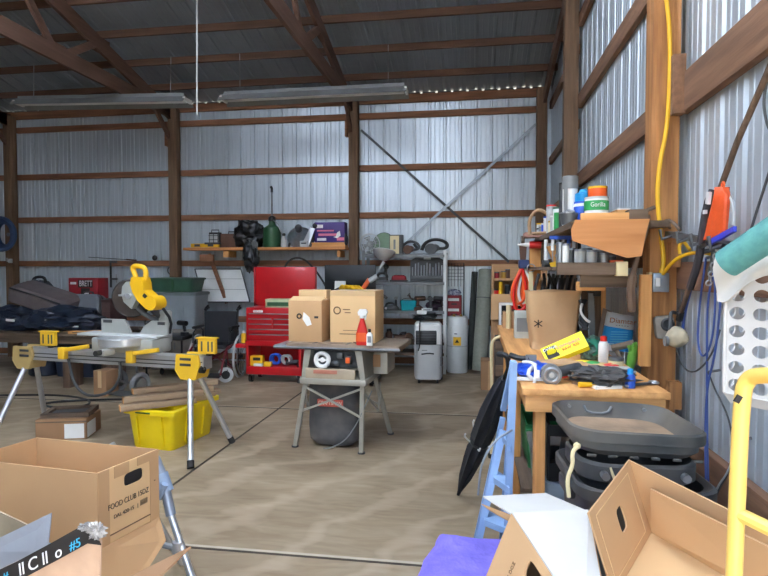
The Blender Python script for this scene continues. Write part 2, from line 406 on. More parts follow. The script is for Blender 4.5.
# trusses
def truss(x, gable=False):
    e = bpy.data.objects.new('truss', None); COL.objects.link(e); e['kind'] = 'structure'; PMset(e)
    t = .045
    yy = (8.75, YRIDGE)
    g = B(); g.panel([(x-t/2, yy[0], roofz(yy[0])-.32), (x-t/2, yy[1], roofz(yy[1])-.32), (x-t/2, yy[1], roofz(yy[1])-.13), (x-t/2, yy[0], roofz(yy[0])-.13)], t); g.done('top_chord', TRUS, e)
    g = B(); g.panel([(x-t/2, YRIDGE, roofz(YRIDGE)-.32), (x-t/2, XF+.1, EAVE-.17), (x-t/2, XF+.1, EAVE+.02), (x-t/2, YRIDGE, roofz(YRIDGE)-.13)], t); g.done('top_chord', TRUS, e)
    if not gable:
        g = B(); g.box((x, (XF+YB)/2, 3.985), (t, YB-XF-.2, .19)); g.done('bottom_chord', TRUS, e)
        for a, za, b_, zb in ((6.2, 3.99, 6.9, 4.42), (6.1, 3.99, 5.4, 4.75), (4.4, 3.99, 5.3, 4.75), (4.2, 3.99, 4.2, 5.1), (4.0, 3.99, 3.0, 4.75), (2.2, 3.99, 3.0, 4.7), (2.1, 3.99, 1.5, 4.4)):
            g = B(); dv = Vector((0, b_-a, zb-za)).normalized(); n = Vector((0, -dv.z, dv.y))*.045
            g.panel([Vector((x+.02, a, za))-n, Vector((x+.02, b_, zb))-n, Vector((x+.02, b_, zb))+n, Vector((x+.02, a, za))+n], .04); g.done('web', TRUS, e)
        for y, z in ((6.15, 4.02), (6.95, 4.4), (8.3, 4.02), (5.35, 4.7)):
            g = B(); g.box((x-.03, y, z), (.012, .42, .22)); label_part(g.done('gusset_plate', PURL, e), 'flat plywood plate over the joint')
        g = B(); g.panel([(x-.02, 8.6, 3.55), (x-.02, 8.15, 3.92), (x-.02, 8.28, 3.92), (x-.02, 8.6, 3.65)], .04); g.done('knee_brace', TRUS, e)
for x in (-7.72, -4.80, -1.85): truss(x)
truss(.99, True)
for x, z0, z1 in ((-1.93, 3.5, 3.8), (-4.87, 3.45, 3.75)):
    g = B(); g.box((x, 8.68, (z0+z1)/2), (.04, .1, z1-z0)); struct('scab_block', g, GIRT)
g = B(); g.box((1.03, 6.47, 3.1), (.08, .06, .22)); struct('scab_block', g, GIRT)
g = B(); g.box((1.03, 3.20, 2.44), (.06, .06, .3)); struct('scab_block', g, GIRTY)
g = B(); g.box((1.03, 3.18, .84), (.06, .06, .14)); struct('scab_block', g, POSTN)
g = B(); g.box((-2.05, 4.1, .0015), (.018, 9.3, .003)); struct('floor_joint', g, JOINT)
for y in (2.85, 5.87):
    g = B(); g.box((-4.9, y, .0015), (11.9, .016, .003)); struct('floor_joint', g, JOINT)
    g = B(); g.box((-4.9, y+.025, .001), (11.9, .02, .002)); struct('floor_joint', g, CRACK)
# X brace straps on the back wall
def strap(a, b_, nm, label, m, y, r=.018):
    A = at(*a, Y=y); C_ = at(*b_, Y=y); dv = (C_-A).normalized(); n = Vector((-dv.z, 0, dv.x))*r
    g = B(); g.panel([A-n, C_-n, C_+n, A+n], .008); tag(g.done(nm, m), label, 'brace')
strap((361, 130), (509, 262), 'steel_strap', 'long dark steel strap falling from the post to the lower right', DGREY, 8.735)
strap((404, 245), (536, 124), 'steel_strap', 'grey steel strap rising behind the shelf rack towards the corner post', GALV, 8.72)
# ================================================================ along the back wall
def shop_light(label, loc, L, rotz, roty):
    t = thing('ceiling_light', label, 'light', loc, group='long shop lights under the roof', rot=(0, roty, rotz))
    g = B()
    for s in (-1, 1): g.panel([(-L/2, s*.05, .05), (L/2, s*.05, .05), (L/2, s*.16, -.05), (-L/2, s*.16, -.05)], .004)
    g.panel([(-L/2, -.05, .05), (L/2, -.05, .05), (L/2, .05, .05), (-L/2, .05, .05)], .004); g.done('reflector', GREY, t)
    g = B(); g.box((0, 0, .075), (L*.97, .09, .045), bev=.004); g.done('ballast_housing', GREY, t)
    for s in (-1, 1):
        g = B(); g.cyl((-L/2+.05, s*.05, .0), (L/2-.05, s*.05, .0), .018); g.done('tube', WHITE, t)
        g = B(); g.cyl((s*L*.4, 0, .09), (s*L*.4, 0, .60), .004, n=6); g.done('hanging_chain', STEEL, t)
    for s in (-1, 1):
        g = B(); g.box((s*(L/2-.015), 0, .005), (.03, .2, .05)); g.done('lamp_holder', WHITE, t)
shop_light('long grey shop light hanging under the roof at the upper left', (-5.14, 7.4, 3.80), 2.6, 0, R(1.6))
shop_light('long grey shop light hanging in front of the middle truss', (-2.1, 7.4, 3.755), 2.5, 0, 0)
a = at(197, 113, Y=6.3); b_ = at(197, 0, Y=6.3)
g = B(); g.tube([(b_.x, 6.3, roofz(6.3)-.1), (a.x, 6.3, a.z), (a.x+.004, 6.3, a.z-.02)], .009, n=6); tag(g.done('pull_cord', WHITE), 'thin white cord hanging straight down from the roof', 'cord')
# --- the long plank shelf
x0, x1, _, zt = fb(187, 248, 347, 252, 8.5); zt = 1.815
t = thing('wall_shelf', 'long pine plank shelf fixed to the back wall above the red chest', 'shelf', ((x0+x1)/2, 8.55, zt-.04))
W = x1-x0
g = B(); g.box((0, 0, .02), (W, .36, .04), bev=.003); g.done('plank', PLY, t)
for px in (228, 340):
    X = at(px, 255, Y=8.5).x-(x0+x1)/2
    g = B(); g.box((X, .02, -.06), (.09 if px < 300 else .05, .3, .1), bev=.003); g.done('bracket_block', PINE, t)
A = at(209, 254, Y=8.42); C_ = at(227, 303, Y=8.66)
g = B(); g.tube([A, C_], .034, n=4); g.done('diagonal_brace', GIRT, t, world=True)
g = B(); A = at(207, 258, Y=8.4); g.box(A, (.22, .05, .11), bev=.003); g.done('front_cleat', GIRT, t, world=True)
ZS = zt
# yellow power tool on shelf
def pxw(n, px, Y): return n*Y*1.0/FPX*1.03
p = at(192, 247, Y=8.45)
t = thing('spirit_level', 'short yellow and black level lying at the left end of the plank shelf', 'level', (p.x+.22, 8.45, ZS))
g = B(); g.box((0, 0, .035), (.46, .05, .06), bev=.006); g.done('body', YEL, t)
for xx in (-.12, .1): g = B(); g.box((xx, -.026, .035), (.09, .01, .036)); g.done('vial_window', DGREY, t)
g = B(); g.box((.14, -.03, .065), (.26, .04, .03), bev=.005); g.done('top_rail', DGREY, t)
p = at(214, 246, Y=8.5)
t = thing('work_lamp', 'square caged work lamp with a pale lens on the plank shelf', 'lamp', (p.x, 8.55, ZS))
g = B(); g.rr([(0, .09, .05), (.24, .09, .05)], rad=.02); g.done('housing', BLKM, t)
g = B(); g.box((0, -.052, .125), (.14, .012, .17), bev=.004); g.done('lens', LGREY, t)
g = B()
for xx in (-.07, 0, .07): g.cyl((xx, -.065, .03), (xx, -.065, .22), .005, n=6)
for zz in (.06, .125, .19): g.cyl((-.08, -.065, zz), (.08, -.065, zz), .005, n=6)
g.done('cage', BLKM, t)
g = B(); g.tube([(-.06, 0, .24), (-.06, 0, .28), (.06, 0, .28), (.06, 0, .24)], .008); g.done('handle', BLKM, t)
p = at(229, 246, Y=8.5)
t = thing('battery_charger', 'dark brown metal box with a small handle beside the caged lamp', 'box', (p.x+.02, 8.56, ZS))
g = B(); g.rr([(0, .15, .1), (.2, .15, .1), (.215, .14, .09)], rad=.02); g.done('body', BROWN, t)
g = B(); g.tube([(-.05, 0, .21), (-.05, 0, .25), (.05, 0, .25), (.05, 0, .21)], .009); g.done('handle', BLK, t)
# black bag slumped over the edge
p = at(250, 246, Y=8.45)
t = thing('rubbish_bag', 'shiny black plastic bag slumped over the edge of the plank shelf', 'bag', (p.x, 8.5, ZS))
g = B(); g.blob((-0.02, 0, .2), (.25, .17, .23), .35, 3, 4, freq=2.4, flat=.2); g.done('bag_body', BLKG, t)
g = B(); g.blob((.08, -.21, -.12), (.12, .07, .24), .45, 5, 4, freq=2.2); g.done('hanging_neck', BLKG, t)
# green sprayer with upright wand
p = at(271, 246, Y=8.45)
t = thing('oil_can', 'dark green round can with a tall upright pump wand', 'can', (p.x, 8.5, ZS))
g = B(); g.lathe([(.13, 0), (.135, .01), (.135, .27), (.125, .3), (.06, .34), (.05, .36), (.05, .40)]); g.done('can_body', GRN, t)
g = B(); g.lathe([(.052, .40), (.055, .41), (.055, .46), (.03, .48)]); g.done('cap', BLK, t)
g = B(); g.cyl((.0, 0, .47), (.0, 0, .84), .012); g.done('pump_rod', DSTEEL, t)
g = B(); g.tube([(0, 0, .84), (.0, 0, .9), (.0, -.03, .92)], .02); g.done('rod_end', BLK, t)
g = B(); g.tube([(.05, -.08, .41), (.13, -.12, .36), (.2, -.12, .2)], .01, smooth=2); g.done('spout', STEEL, t)
p = at(283.5, 246, Y=8.4)
t = thing('spray_bottle', 'small pale bottle between the green can and the grey lamp hood', 'bottle', (p.x, 8.42, ZS))
g = B(); g.lathe([(.045, 0), (.05, .02), (.045, .1), (.02, .15), (.018, .17)]); g.done('bottle', LGREY, t)
g = B(); g.box((0, 0, .19), (.04, .06, .04), bev=.01); g.done('trigger_head', DGREY, t)
# bell shaped lamp hood lying on its side
p = at(297, 240, Y=8.45)
t = thing('lamp_shade', 'grey metal lamp hood lying tipped on the plank shelf', 'lamp hood', (p.x, 8.52, ZS))
Mh = Euler((R(62), R(25), 0)).to_matrix().to_4x4()
g = B(); g.lathe([(.05, .2), (.07, .12), (.16, .02), (.19, -.04), (.185, -.04), (.155, .02), (.065, .115), (.04, .19)], c=(0.02, .0, .17), M=Mh, n=28); g.done('hood', GALV, t)
g = B(); g.lathe([(.05, .2), (.05, .28), (.03, .3)], c=(0.02, 0, .17), M=Mh); g.done('socket', DGREY, t)
g = B(); g.cyl((-.12, -.1, 0), (-.12, -.06, .06), .018); g.done('stub_foot', DGREY, t)
p = at(310, 238, Y=8.45)
t = thing('flood_lamp', 'tilted silver reflector lamp beside the purple box', 'lamp', (p.x-.02, 8.5, ZS))
g = B(); g.panel([(-.1, -.1, .03), (.02, -.12, .03), (.1, -.06, .28), (.02, -.05, .3)], .01); g.done('reflector', ALU, t)
g = B(); g.panel([(-.1, -.05, .0), (.04, -.06, .0), (.12, .0, .29), (.02, .0, .31)], .05); g.done('back_shell', DGREY, t)
g = B(); g.blob((.1, -.02, .32), (.05, .05, .05), .1, 2, 2); g.done('swivel_knob', BLK, t)
p = at(304, 247, Y=8.38)
t = thing('small_box', 'tiny white box at the foot of the silver reflector', 'box', (p.x, 8.40, ZS))
g = B(); g.box((0, 0, .045), (.12, .08, .09), bev=.003); g.done('carton', LGREY, t); g = B(); g.box((0, -.041, .055), (.08, .003, .02)); g.done('print', DGREY, t)
# purple box on a plank riser
xa, xb, za, zb_ = fb(314, 224, 344, 244, 8.42)
g = B(); g.box(((xa+xb)/2-.02, 8.56, ZS+.035), (.52, .22, .07), bev=.003); tag(g.done('wood_block', PINE), 'short pine board lying under the purple box', 'board')
t = thing('product_box', 'dark purple box with white and pink printing on the plank shelf', 'box', ((xa+xb)/2, 8.55, ZS+.07))
wv, hv = xb-xa, zb_-za
g = B(); g.box((0, 0, hv/2), (wv, .2, hv), bev=.004); g.done('carton', PURP, t)
for (cx, cz, w_, h_, m) in ((-.15, .24, .1, .05, INKW), (-.06, .175, .26, .022, PINK), (-.03, .115, .28, .035, PINK), (-.12, .045, .14, .04, INKW), (.17, .05, .11, .045, PINK)):
    g = B(); g.box((cx, -.101, cz), (w_, .003, h_)); g.done('print', m, t)
g = B(); g.prism([(.06, .08), (.1, .09), (.12, .15), (.16, .17), (.17, .1), (.12, .06)], -.103, -.1); g.done('pictured_tool', INKW, t)
p = at(345, 243, Y=8.4)
g = B(); g.torus((p.x, 8.42, ZS+.12), .07, .012, (1, .2, 0)); g.torus((p.x+.015, 8.42, ZS+.1), .065, .012, (1, -.1, 0)); tag(g.done('cord_coil', DGREY), 'grey cord coil hanging beside the purple box', 'cord')
# --- leaning white ruled panel
A = [at(195, 269, Y=8.68), at(241, 269, Y=8.68), at(250, 302, Y=8.6), at(204, 302, Y=8.6)]
t = thing('whiteboard', 'white panel with thin grey rules leaning on the wall behind the brace', 'panel', (A[3]+A[2])/2)
g = B(); g.panel(A[::-1], .02); g.done('board', WHITEM, t, world=True)
g = B()
for a, b_ in zip(A, A[1:]+A[:1]): g.tube([a, b_], .012, n=4)
g.done('frame', DGREY, t, world=True)
for f in (.3, .62):
    g = B(); g.tube([A[0].lerp(A[3], f)+Vector((.02, -.012, 0)), A[1].lerp(A[2], f)+Vector((-.02, -.012, 0))], .004, n=4); g.done('rule', GREY, t, world=True)
# --- red tool chest on casters, lid up
p0 = at(245, 384, Y=7.15); p1 = at(303, 384, Y=7.15)
W = p1.x-p0.x; D = .44
t = thing('tool_chest', 'red rolling tool chest with drawers, open tray and raised lid', 'tool chest', ((p0.x+p1.x)/2, 7.15+D/2, 0), R(-1))
yf = -D/2
def tz(py): return at(270, py, Y=7.15).z
z1, z2, z3, z4, z5 = tz(375), tz(367), tz(346), tz(341), tz(308)
g = B(); g.box((0, 0, (z1+z2)/2), (W*.96, D, z2-z1), bev=.006)
for s in (-1, 1): g.box((s*(W*.48-.02), 0, (z1+z3)/2), (.035, D, z3-z1), bev=.004)
g.box((0, D/2-.01, (z1+z3)/2), (W*.94, .02, z3-z1)); g.done('cart_body', RED, t)
g = B(); g.box((0, 0, (z3+z4)/2), (W*.97, D+.02, z4-z3), bev=.006); g.done('cart_top', RED, t)
g = B(); g.box((0, 0, (z4+z5)/2), (W*.94, D, z5-z4), bev=.006); g.done('chest_body', RED, t)
n = 5; hh = (z5-z4-.09)/n
for i in range(n):
    zc = z4+.025+hh*(i+.5)
    for s in ((-1, 1) if i in (2, 3) else (0,)):
        ww = W*.86 if s == 0 else W*.42
        g = B(); g.box((s*W*.22, yf-.006, zc), (ww, .016, hh*.86), bev=.003); dr = g.done('drawer', RED, t)
        g = B(); g.box((s*W*.22, yf-.02, zc+hh*.34), (ww*.96, .014, .012), bev=.002); g.done('pull_rail', STEEL, dr)
g = B(); g.box((-W*.26, yf-.004, z5-.045), (.13, .006, .028)); nb = g.done('badge', INKW, t)
text('CRAFTSMAN', .02, INKR, nb, (-W*.26, yf-.008, z5-.045), sx=.9)
# lid hinged at the back, standing up
la, lb, lz0, lz1 = fb(255, 267, 317, 303, 7.15+D)
lo = t.location
g = B(); g.box(((la+lb)/2-lo.x, D/2-.02, (z5+lz1)/2), (lb-la, .03, lz1-z5+.0), bev=.006)
g.done('lid', RED, t)
for s in (-1, 1):
    g = B(); g.box(((la+lb)/2-lo.x+s*((lb-la)/2-.012), D/2-.05, (z5+lz1)/2), (.012, .05, lz1-z5), bev=.002); g.done('lid_rim', RED, t)
g = B(); g.tube([(W*.47, -.1, z3-.02), (W*.47+.05, -.1, z3-.02), (W*.47+.05, .1, z3-.02), (W*.47, .1, z3-.02)], .012); g.done('push_handle', RED, t)
g = B(); g.box((-W*.5-.06, yf+.1, z3-.01), (.14, .2, .05), bev=.005); g.done('side_shelf', RED, t)
for sx in (-1, 1):
    for sy in (-1, 1):
        x, y = sx*W*.42, sy*(D/2-.06)
        g = B(); g.box((x, y, z1-.012), (.07, .06, .024)); g.box((x-.025, y, z1-.05), (.006, .04, .07)); g.box((x+.025, y, z1-.05), (.006, .04, .07)); c = g.done('caster', STEEL, t)
        g = B(); g.cyl((x-.018, y, .055), (x+.018, y, .055), .055, n=20); g.done('wheel', RUB, c)
TC = t.location; TCW = W; TZ = (z2, z5)
def chest(px, py, dy=0): q = at(px, py, Y=TC.y+yf+.06+dy); return q.x, q.y, TZ[0]
x, y, z = chest(256, 366)
t = thing('tool_case', 'yellow tool case on the tray of the red tool chest', 'case', (x, y+.05, z))
g = B(); g.rr([(.0, .09, .05), (.13, .09, .05)], rad=.015); g.done('shell', YEL, t); g = B(); g.box((.01, -.052, .09), (.1, .004, .04)); g.done('print', INK, t)
x, y, z = chest(274, 366)
g = B(); g.torus((x, y+.04, z+.09), .065, .016, (0, 1, .2)); g.torus((x, y+.07, z+.09), .06, .016, (0, 1, -.1)); g.torus((x+.01, y+.1, z+.085), .06, .016, (0, 1, 0)); tag(g.done('hose_coil', BLU), 'coil of blue hose on the tray of the red tool chest', 'hose')
x, y, z = chest(284, 366)
g = B(); g.torus((x, y+.06, z+.08), .06, .014, (.3, 1, .2)); g.torus((x+.02, y+.09, z+.08), .055, .014, (-.2, 1, 0)); tag(g.done('cable_coil', LGREY), 'pale cable coil beside the blue hose on the chest tray', 'cable')
x, y, z = chest(268, 367)
g = B(); g.box((x, y, z+.03), (.1, .07, .06), bev=.006); tag(g.done('small_box', YEL), 'little yellow box at the front of the red chest tray', 'box')
x, y, z = chest(259, 367)
g = B(); g.box((x, y-.02, z+.018), (.12, .05, .036), bev=.004); tag(g.done('small_box', WHITE), 'little white box at the front of the red chest tray', 'box')
x, y, z = chest(292, 366)
t = thing('angle_grinder', 'dark grinder heaped at the right of the chest tray', 'grinder', (x, y+.06, z))
g = B(); g.cyl((-.1, 0, .05), (.08, .02, .05), .032); g.done('motor_body', DGREY, t); g = B(); g.cyl((.1, 0, .01), (.1, 0, .07), .04, .03); g.done('gear_head', DSTEEL, t)
g = B(); g.cyl((.1, 0, .004), (.1, 0, .01), .06, n=24); g.done('disc', BLK, t); g = B(); g.cyl((.1, -.03, .06), (.1, -.13, .08), .014); g.done('side_handle', BLK, t)
x, y, z = chest(254, 307)
# green label box on the chest top
p = at(281, 308, Y=7.3)
t = thing('tool_box', 'flat pale green box lying on top of the red chest', 'box', (p.x-.02, 7.35, TZ[1]))
g = B(); g.box((0, 0, .055), (.36, .2, .11), bev=.004); g.done('carton', mat('pale_green_card', (190, 204, 160), .7), t)
g = B(); g.box((.0, -.102, .045), (.3, .004, .05)); g.done('print', GRN, t)
g = B(); g.tube([at(282, 290, Y=7.62), at(284, 266, Y=7.68), at(292, 258, Y=7.75), at(303, 258, Y=7.75), at(314, 268, Y=7.75), at(325, 284, Y=7.75), at(329, 296, Y=7.63), at(330, 303, Y=7.55)], .014, smooth=2); tag(g.done('hose', BLK), 'black hose looping up behind the raised red lid', 'hose')
g = B(); p = at(250, 330, Y=7.1)
# yellow can on the left ledge of the chest
p = at(247.5, 346, Y=7.2)
t = thing('can', 'yellow aerosol can standing on the side ledge of the red chest', 'can', (TC.x-TCW*.5-.055, TC.y+yf+.1, tz(346)+.022))
g = B(); g.lathe([(.032, 0), (.033, .004), (.033, .11), (.026, .13)]); g.done('can_body', YEL, t); g = B(); g.lathe([(.02, .13), (.02, .155), (.01, .16)]); g.done('cap', WHITE, t)
# --- black tool cabinet behind the big carton, lid open
xa, xb, za, zb_ = fb(327, 297, 375, 380, 7.1)
t = thing('tool_cabinet', 'black tool cabinet with raised lid behind the large carton', 'tool cabinet', ((xa+xb)/2, 7.35, 0))
w_ = xb-xa
g = B(); g.box((0, 0, .54), (w_, .44, zb_-.12), bev=.006); g.done('cabinet_body', BLKM, t)
for i in range(6):
    g = B(); g.box((0, -.226, .18+.145*i), (w_*.9, .014, .13), bev=.003); dr = g.done('drawer', BLKM, t)
    g = B(); g.box((0, -.238, .23+.145*i), (w_*.8, .012, .012)); g.done('pull_rail', STEEL, dr)
la, lb, lz0, lz1 = fb(325, 265, 376, 299, 7.57)
g = B(); g.box(((la+lb)/2-(xa+xb)/2, .21, (lz1+zb_)/2), (lb-la, .03, lz1-zb_), bev=.006); g.done('lid', BLKM, t)
for sx in (-1, 1):
    for sy in (-1, 1):
        g = B(); g.cyl((sx*w_*.4-.02, sy*.16, .05), (sx*w_*.4+.02, sy*.16, .05), .05, n=18); g.done('caster', RUB, t)
ZC = zb_-.06+.54-.54
ZC = .54+(zb_-.12)/2
g = B(); g.box((0, 0, ZC+.03), (w_*.9, .3, .06), bev=.006); g.done('top_tray', BLK, t); ZC += .061
def ct(px): return at(px, 296, Y=7.25).x
g = B(); g.panel([(ct(331), 7.42, ZC), (ct(342), 7.42, ZC), (ct(342), 7.46, ZC+.22), (ct(331), 7.46, ZC+.22)], .02); tag(g.done('instruction_sheet', WHITEP), 'white sheet propped inside the black cabinet lid', 'paper')
t = thing('work_glove', 'yellow and black glove lying in the black cabinet top', 'glove', (ct(345), 7.25, ZC+.02))
t.scale = (1.25, 1.2, 1.25); g = B(); g.blob((0, 0, .05), (.13, .07, .05), .3, 4, 3, flat=.8); g.done('palm', BLKF, t)
for i in range(5):
    g = B(); g.tube([(-.05+.03*i, -.02, .08), (-.02+.04*i, -.05, .12), (.02+.05*i, -.09, .1-.01*i)], .016, smooth=1); g.done('finger', YEL, t)
t = thing('caulk_gun', 'orange handled gun leaning in the black cabinet lid', 'gun', (ct(364), 7.25, ZC))
t.scale = (1.25, 1.1, 1.25); g = B(); g.tube([(-.06, 0, .03), (0, .02, .12), (.05, .04, .2)], .025, smooth=1); g.done('handle', ORG, t); g = B(); g.cyl((.05, .03, .18), (.13, .03, .23), .028); g.done('barrel', LGREY, t)
# --- steel shelf rack
YF = 8.12; RD = .42
xa = at(362, 300, Y=YF).x; xb = at(446, 300, Y=YF).x
t = thing('shelf_rack', 'grey metal shelf rack with white uprights loaded with tools', 'shelf rack', ((xa+xb)/2, YF+RD/2, 0))
w_ = xb-xa; ztop = at(442, 250, Y=YF).z
for sx in (-1, 1):
    for sy in (-1, 1):
        g = B(); x = sx*(w_/2-.02); y = sy*(RD/2-.015)
        g.box((x, y, ztop/2), (.04, .004, ztop)); g.box((x+sx*.02, y-sy*.015, ztop/2), (.004, .035, ztop)); g.done('upright', WHITEM if sx > 0 else DSTEEL, t)
SHZ = [at(400, 256, Y=YF).z, at(400, 283.5, Y=YF).z, at(400, 312, Y=YF).z, at(400, 343, Y=YF).z, .28]
for i, z in enumerate(SHZ):
    g = B(); g.box((0, 0, z+.012), (w_-.05, RD-.01, .012)); g.box((0, -RD/2+.008, z-.004), (w_-.05, .012, .035)); g.box((0, RD/2-.008, z-.004), (w_-.05, .012, .035)); g.done('shelf', DSTEEL if i < 3 else OLDW, t)
SHZ = [z+.018 for z in SHZ]
def sh(i, px, dy=.12): return (at(px, 300, Y=YF+dy).x, YF+dy, SHZ[i])
# desk fan and discs on the top
t = thing('desk_fan', 'round wire caged fan at the left end of the rack top', 'fan', sh(0, 370, .2))
g = B(); z = .16
g.torus((0, -.04, z), .15, .008, (0, 1, .15)); g.torus((0, -.05, z), .09, .005, (0, 1, .15)); g.torus((0, .03, z), .15, .008, (0, 1, .15))
for k_ in range(18):
    a = 2*PI*k_/18; g.tube([(0, -.06, z), (.1*math.cos(a), -.055, z+.1*math.sin(a)), (.15*math.cos(a), -.03, z+.15*math.sin(a))], .003, n=4)
g.done('cage', LGREY, t)
for k_ in range(4):
    a = PI/2*k_+.4; g = B(); g.panel([(.02*math.cos(a), -.01, z+.02*math.sin(a)), (.12*math.cos(a-.4), -.02, z+.12*math.sin(a-.4)), (.13*math.cos(a+.4), .0, z+.13*math.sin(a+.4))], .004); g.done('blade', GREY, t)
g = B(); g.cyl((0, .0, z), (0, .1, z), .05); g.done('motor', GREY, t); g = B(); g.cyl((0, .04, 0), (0, .04, z-.03), .02); g.lathe([(.09, 0), (.08, .02), (.02, .03)], c=(0, .04, 0)); g.done('stand', GREY, t)
t = thing('pot_lid', 'round green disc standing between the fan and white box', 'disc', sh(0, 383, .2), rot=(R(82), 0, R(-12)))
g = B(); g.lathe([(.155, 0), (.16, .01), (.13, .035), (.05, .05)], c=(0, .17, 0), n=32); g.done('dish', mat('sage_green_enamel', (120, 146, 118), .5, amt=.15), t)
g = B(); g.torus((0, .17, .005), .158, .008, n=36); g.done('rim', DGREY, t)
t = thing('clamp_lamp', 'shiny chrome bowl lamp hanging at the front of the rack top', 'lamp', sh(0, 384, -.12))
g = B(); Mh = Euler((R(170), R(8), 0)).to_matrix().to_4x4()
g.lathe([(.03, -.11), (.07, -.1), (.13, -.05), (.155, .02), (.15, .02), (.125, -.045), (.065, -.09), (.03, -.1)], M=Euler((R(-15), R(6), 0)).to_matrix().to_4x4(), c=(0, 0, .03), n=32); g.done('bowl', mat('polished_reflector', (226, 224, 220), .3, .6, amt=.04), t)
g = B(); g.torus((0, 0, .045), .155, .008, (.1, .25, 1), n=36); g.done('rim', WHITEM, t)
g = B(); g.cyl((0, 0, -.1), (-.06, .0, -.2), .022); g.done('socket', LGREY, t)
t = thing('white_box', 'upright white box with grey edges on the rack top', 'box', sh(0, 396.5, .18))
g = B(); g.box((0, 0, .145), (.19, .13, .29), bev=.004); g.done('carton', DGREY, t); g = B(); g.box((-.02, -.067, .145), (.13, .006, .26)); g.done('front_panel', CREAM, t); g = B(); g.box((-.02, -.071, .15), (.03, .004, .14)); g.done('print', GREY, t)
def circular_saw(nm, label, loc, rz, m1, m2):
    t = thing(nm, label, 'power saw', loc, rz)
    g = B(); g.box((0, 0, .012), (.3, .16, .008), bev=.002); g.done('base_plate', DSTEEL, t)
    g = B(); g.lathe([(.06, -.02), (.066, -.01), (.066, .01), (.06, .02)], c=(-.02, -.03, .075), M=Euler((PI/2, 0, 0)).to_matrix().to_4x4(), n=24); g.done('blade_guard', m1, t)
    g = B(); g.cyl((.02, 0, .09), (.02, .11, .09), .045); g.done('motor', m1, t)
    g = B(); g.tube([(-.12, .02, .06), (-.09, .02, .15), (.0, .02, .2), (.10, .02, .18), (.15, .02, .13), (.13, .02, .08), (.04, .02, .08)], .019, smooth=2); g.done('handle', m2, t)
    return t
circular_saw('circular_saw', 'dusty brown circular saw left of the big black saw', sh(0, 409, .18), 0, BROWN, DGREY)
t = circular_saw('circular_saw', 'big black circular saw with looped handle at the rack top right end', sh(0, 433, .2), 0, DGREY, BLK)
t.scale = (1.4, 1.2, 1.15)
g = B(); g.tube([(-.16, 0, .08), (-.2, 0, .14)], .016); g.done('front_knob', BLK, t)
# second shelf
t = thing('jig_saw', 'black jigsaw with a round knob on the second rack shelf', 'power saw', sh(1, 382))
g = B(); g.box((0, 0, .01), (.17, .09, .008)); g.done('base_plate', DSTEEL, t)
g = B(); g.rr([(.02, .09, .035), (.07, .08, .035)], rad=.02); g.tube([(-.07, 0, .06), (-.05, 0, .13), (.05, 0, .13), (.08, 0, .06)], .02, smooth=2); g.done('body', BLK, t)
g = B(); g.cyl((.05, 0, .12), (.06, 0, .2), .022); g.blob((.06, 0, .22), (.04, .04, .04), .05, 1, 2); g.done('knob', BLK, t)
t = thing('sander', 'dark red palm sander on the second rack shelf', 'sander', sh(1, 399))
g = B(); g.rr([(.0, .13, .05), (.03, .13, .05)], rad=.01); g.done('pad', BLK, t); g = B(); g.rr([(.03, .11, .045), (.08, .1, .045), (.1, .07, .03)], rad=.03); g.done('housing', DRED, t)
xa2, xb2, za, zb_ = fb(410, 256, 444, 282, YF+.06)
t = thing('drill_bit_case', 'open black case showing rows of steel bits', 'case', ((xa2+xb2)/2, YF+.1, SHZ[1]+.008), rot=(R(-6), 0, 0))
wc = xb2-xa2; hc = zb_-za
g = B(); g.prism([(-wc/2, 0), (wc/2, 0), (wc/2, hc*.82), (wc*.25, hc), (-wc*.25, hc), (-wc/2, hc*.82)], -.02, .05); g.done('shell', BLK, t)
g = B(); g.box((0, -.022, hc*.9), (.1, .006, .035)); g.done('carry_grip', LGREY, t)
for i in range(11):
    h_ = hc*(.35+.18*abs(math.sin(i*.9)))
    g = B(); g.cyl((-wc*.43+wc*.086*i, -.03, hc*.2), (-wc*.43+wc*.086*i, -.03, hc*.2+h_), .008, n=8); g.done('drill_bit', ALU, t)
g = B(); g.box((0, -.03, hc*.16), (wc*.94, .02, .05)); g.done('bit_rail', DGREY, t)
# third shelf
def drill(label, loc, rz, m1, m2, rx=0, nm='drill'):
    t = thing(nm, label, 'drill', loc, rot=(rx, 0, rz))
    g = B(); g.cyl((-.09, 0, .17), (.06, 0, .17), .034); g.done('motor_body', m1, t)
    g = B(); g.cyl((.06, 0, .17), (.12, 0, .17), .024, .012); g.done('chuck', STEEL, t)
    g = B(); g.tube([(-.04, 0, .16), (-.06, 0, .06)], .021); g.done('grip', m2, t)
    g = B(); g.rr([(.0, .05, .035), (.05, .048, .033)], c=(-.055, 0, 0), rad=.01); g.done('battery', m2, t)
    return t
t = thing('hammer', 'grey hammer leaning at the left of the third rack shelf', 'hammer', sh(2, 373, .1), rot=(0, R(40), 0))
g = B(); g.cyl((0, 0, .0), (0, 0, .26), .014); g.done('handle', DGREY, t); g = B(); g.cyl((-.05, 0, .26), (.05, 0, .26), .02); g.done('head', DSTEEL, t)
t = thing('bench_vise', 'dark vise like clamp on the third rack shelf', 'clamp', sh(2, 379, .08))
g = B(); g.box((0, 0, .02), (.12, .1, .04), bev=.006); g.box((-.03, 0, .07), (.03, .09, .07)); g.box((.04, 0, .07), (.03, .09, .07)); g.done('jaws', BLKM, t); g = B(); g.cyl((-.03, 0, .05), (.13, 0, .05), .012); g.done('screw', STEEL, t)
t = thing('planer', 'dark hand planer left of the teal tub', 'planer', sh(2, 391, .08))
g = B(); g.rr([(0, .11, .035), (.04, .11, .035), (.07, .07, .03)], rad=.01); g.tube([(-.08, 0, .05), (-.06, 0, .1), (.04, 0, .1), (.07, 0, .05)], .016, smooth=1); g.done('body', BLK, t); g = B(); g.box((-.07, -.036, .03), (.03, .006, .03)); g.done('badge', INKW, t)
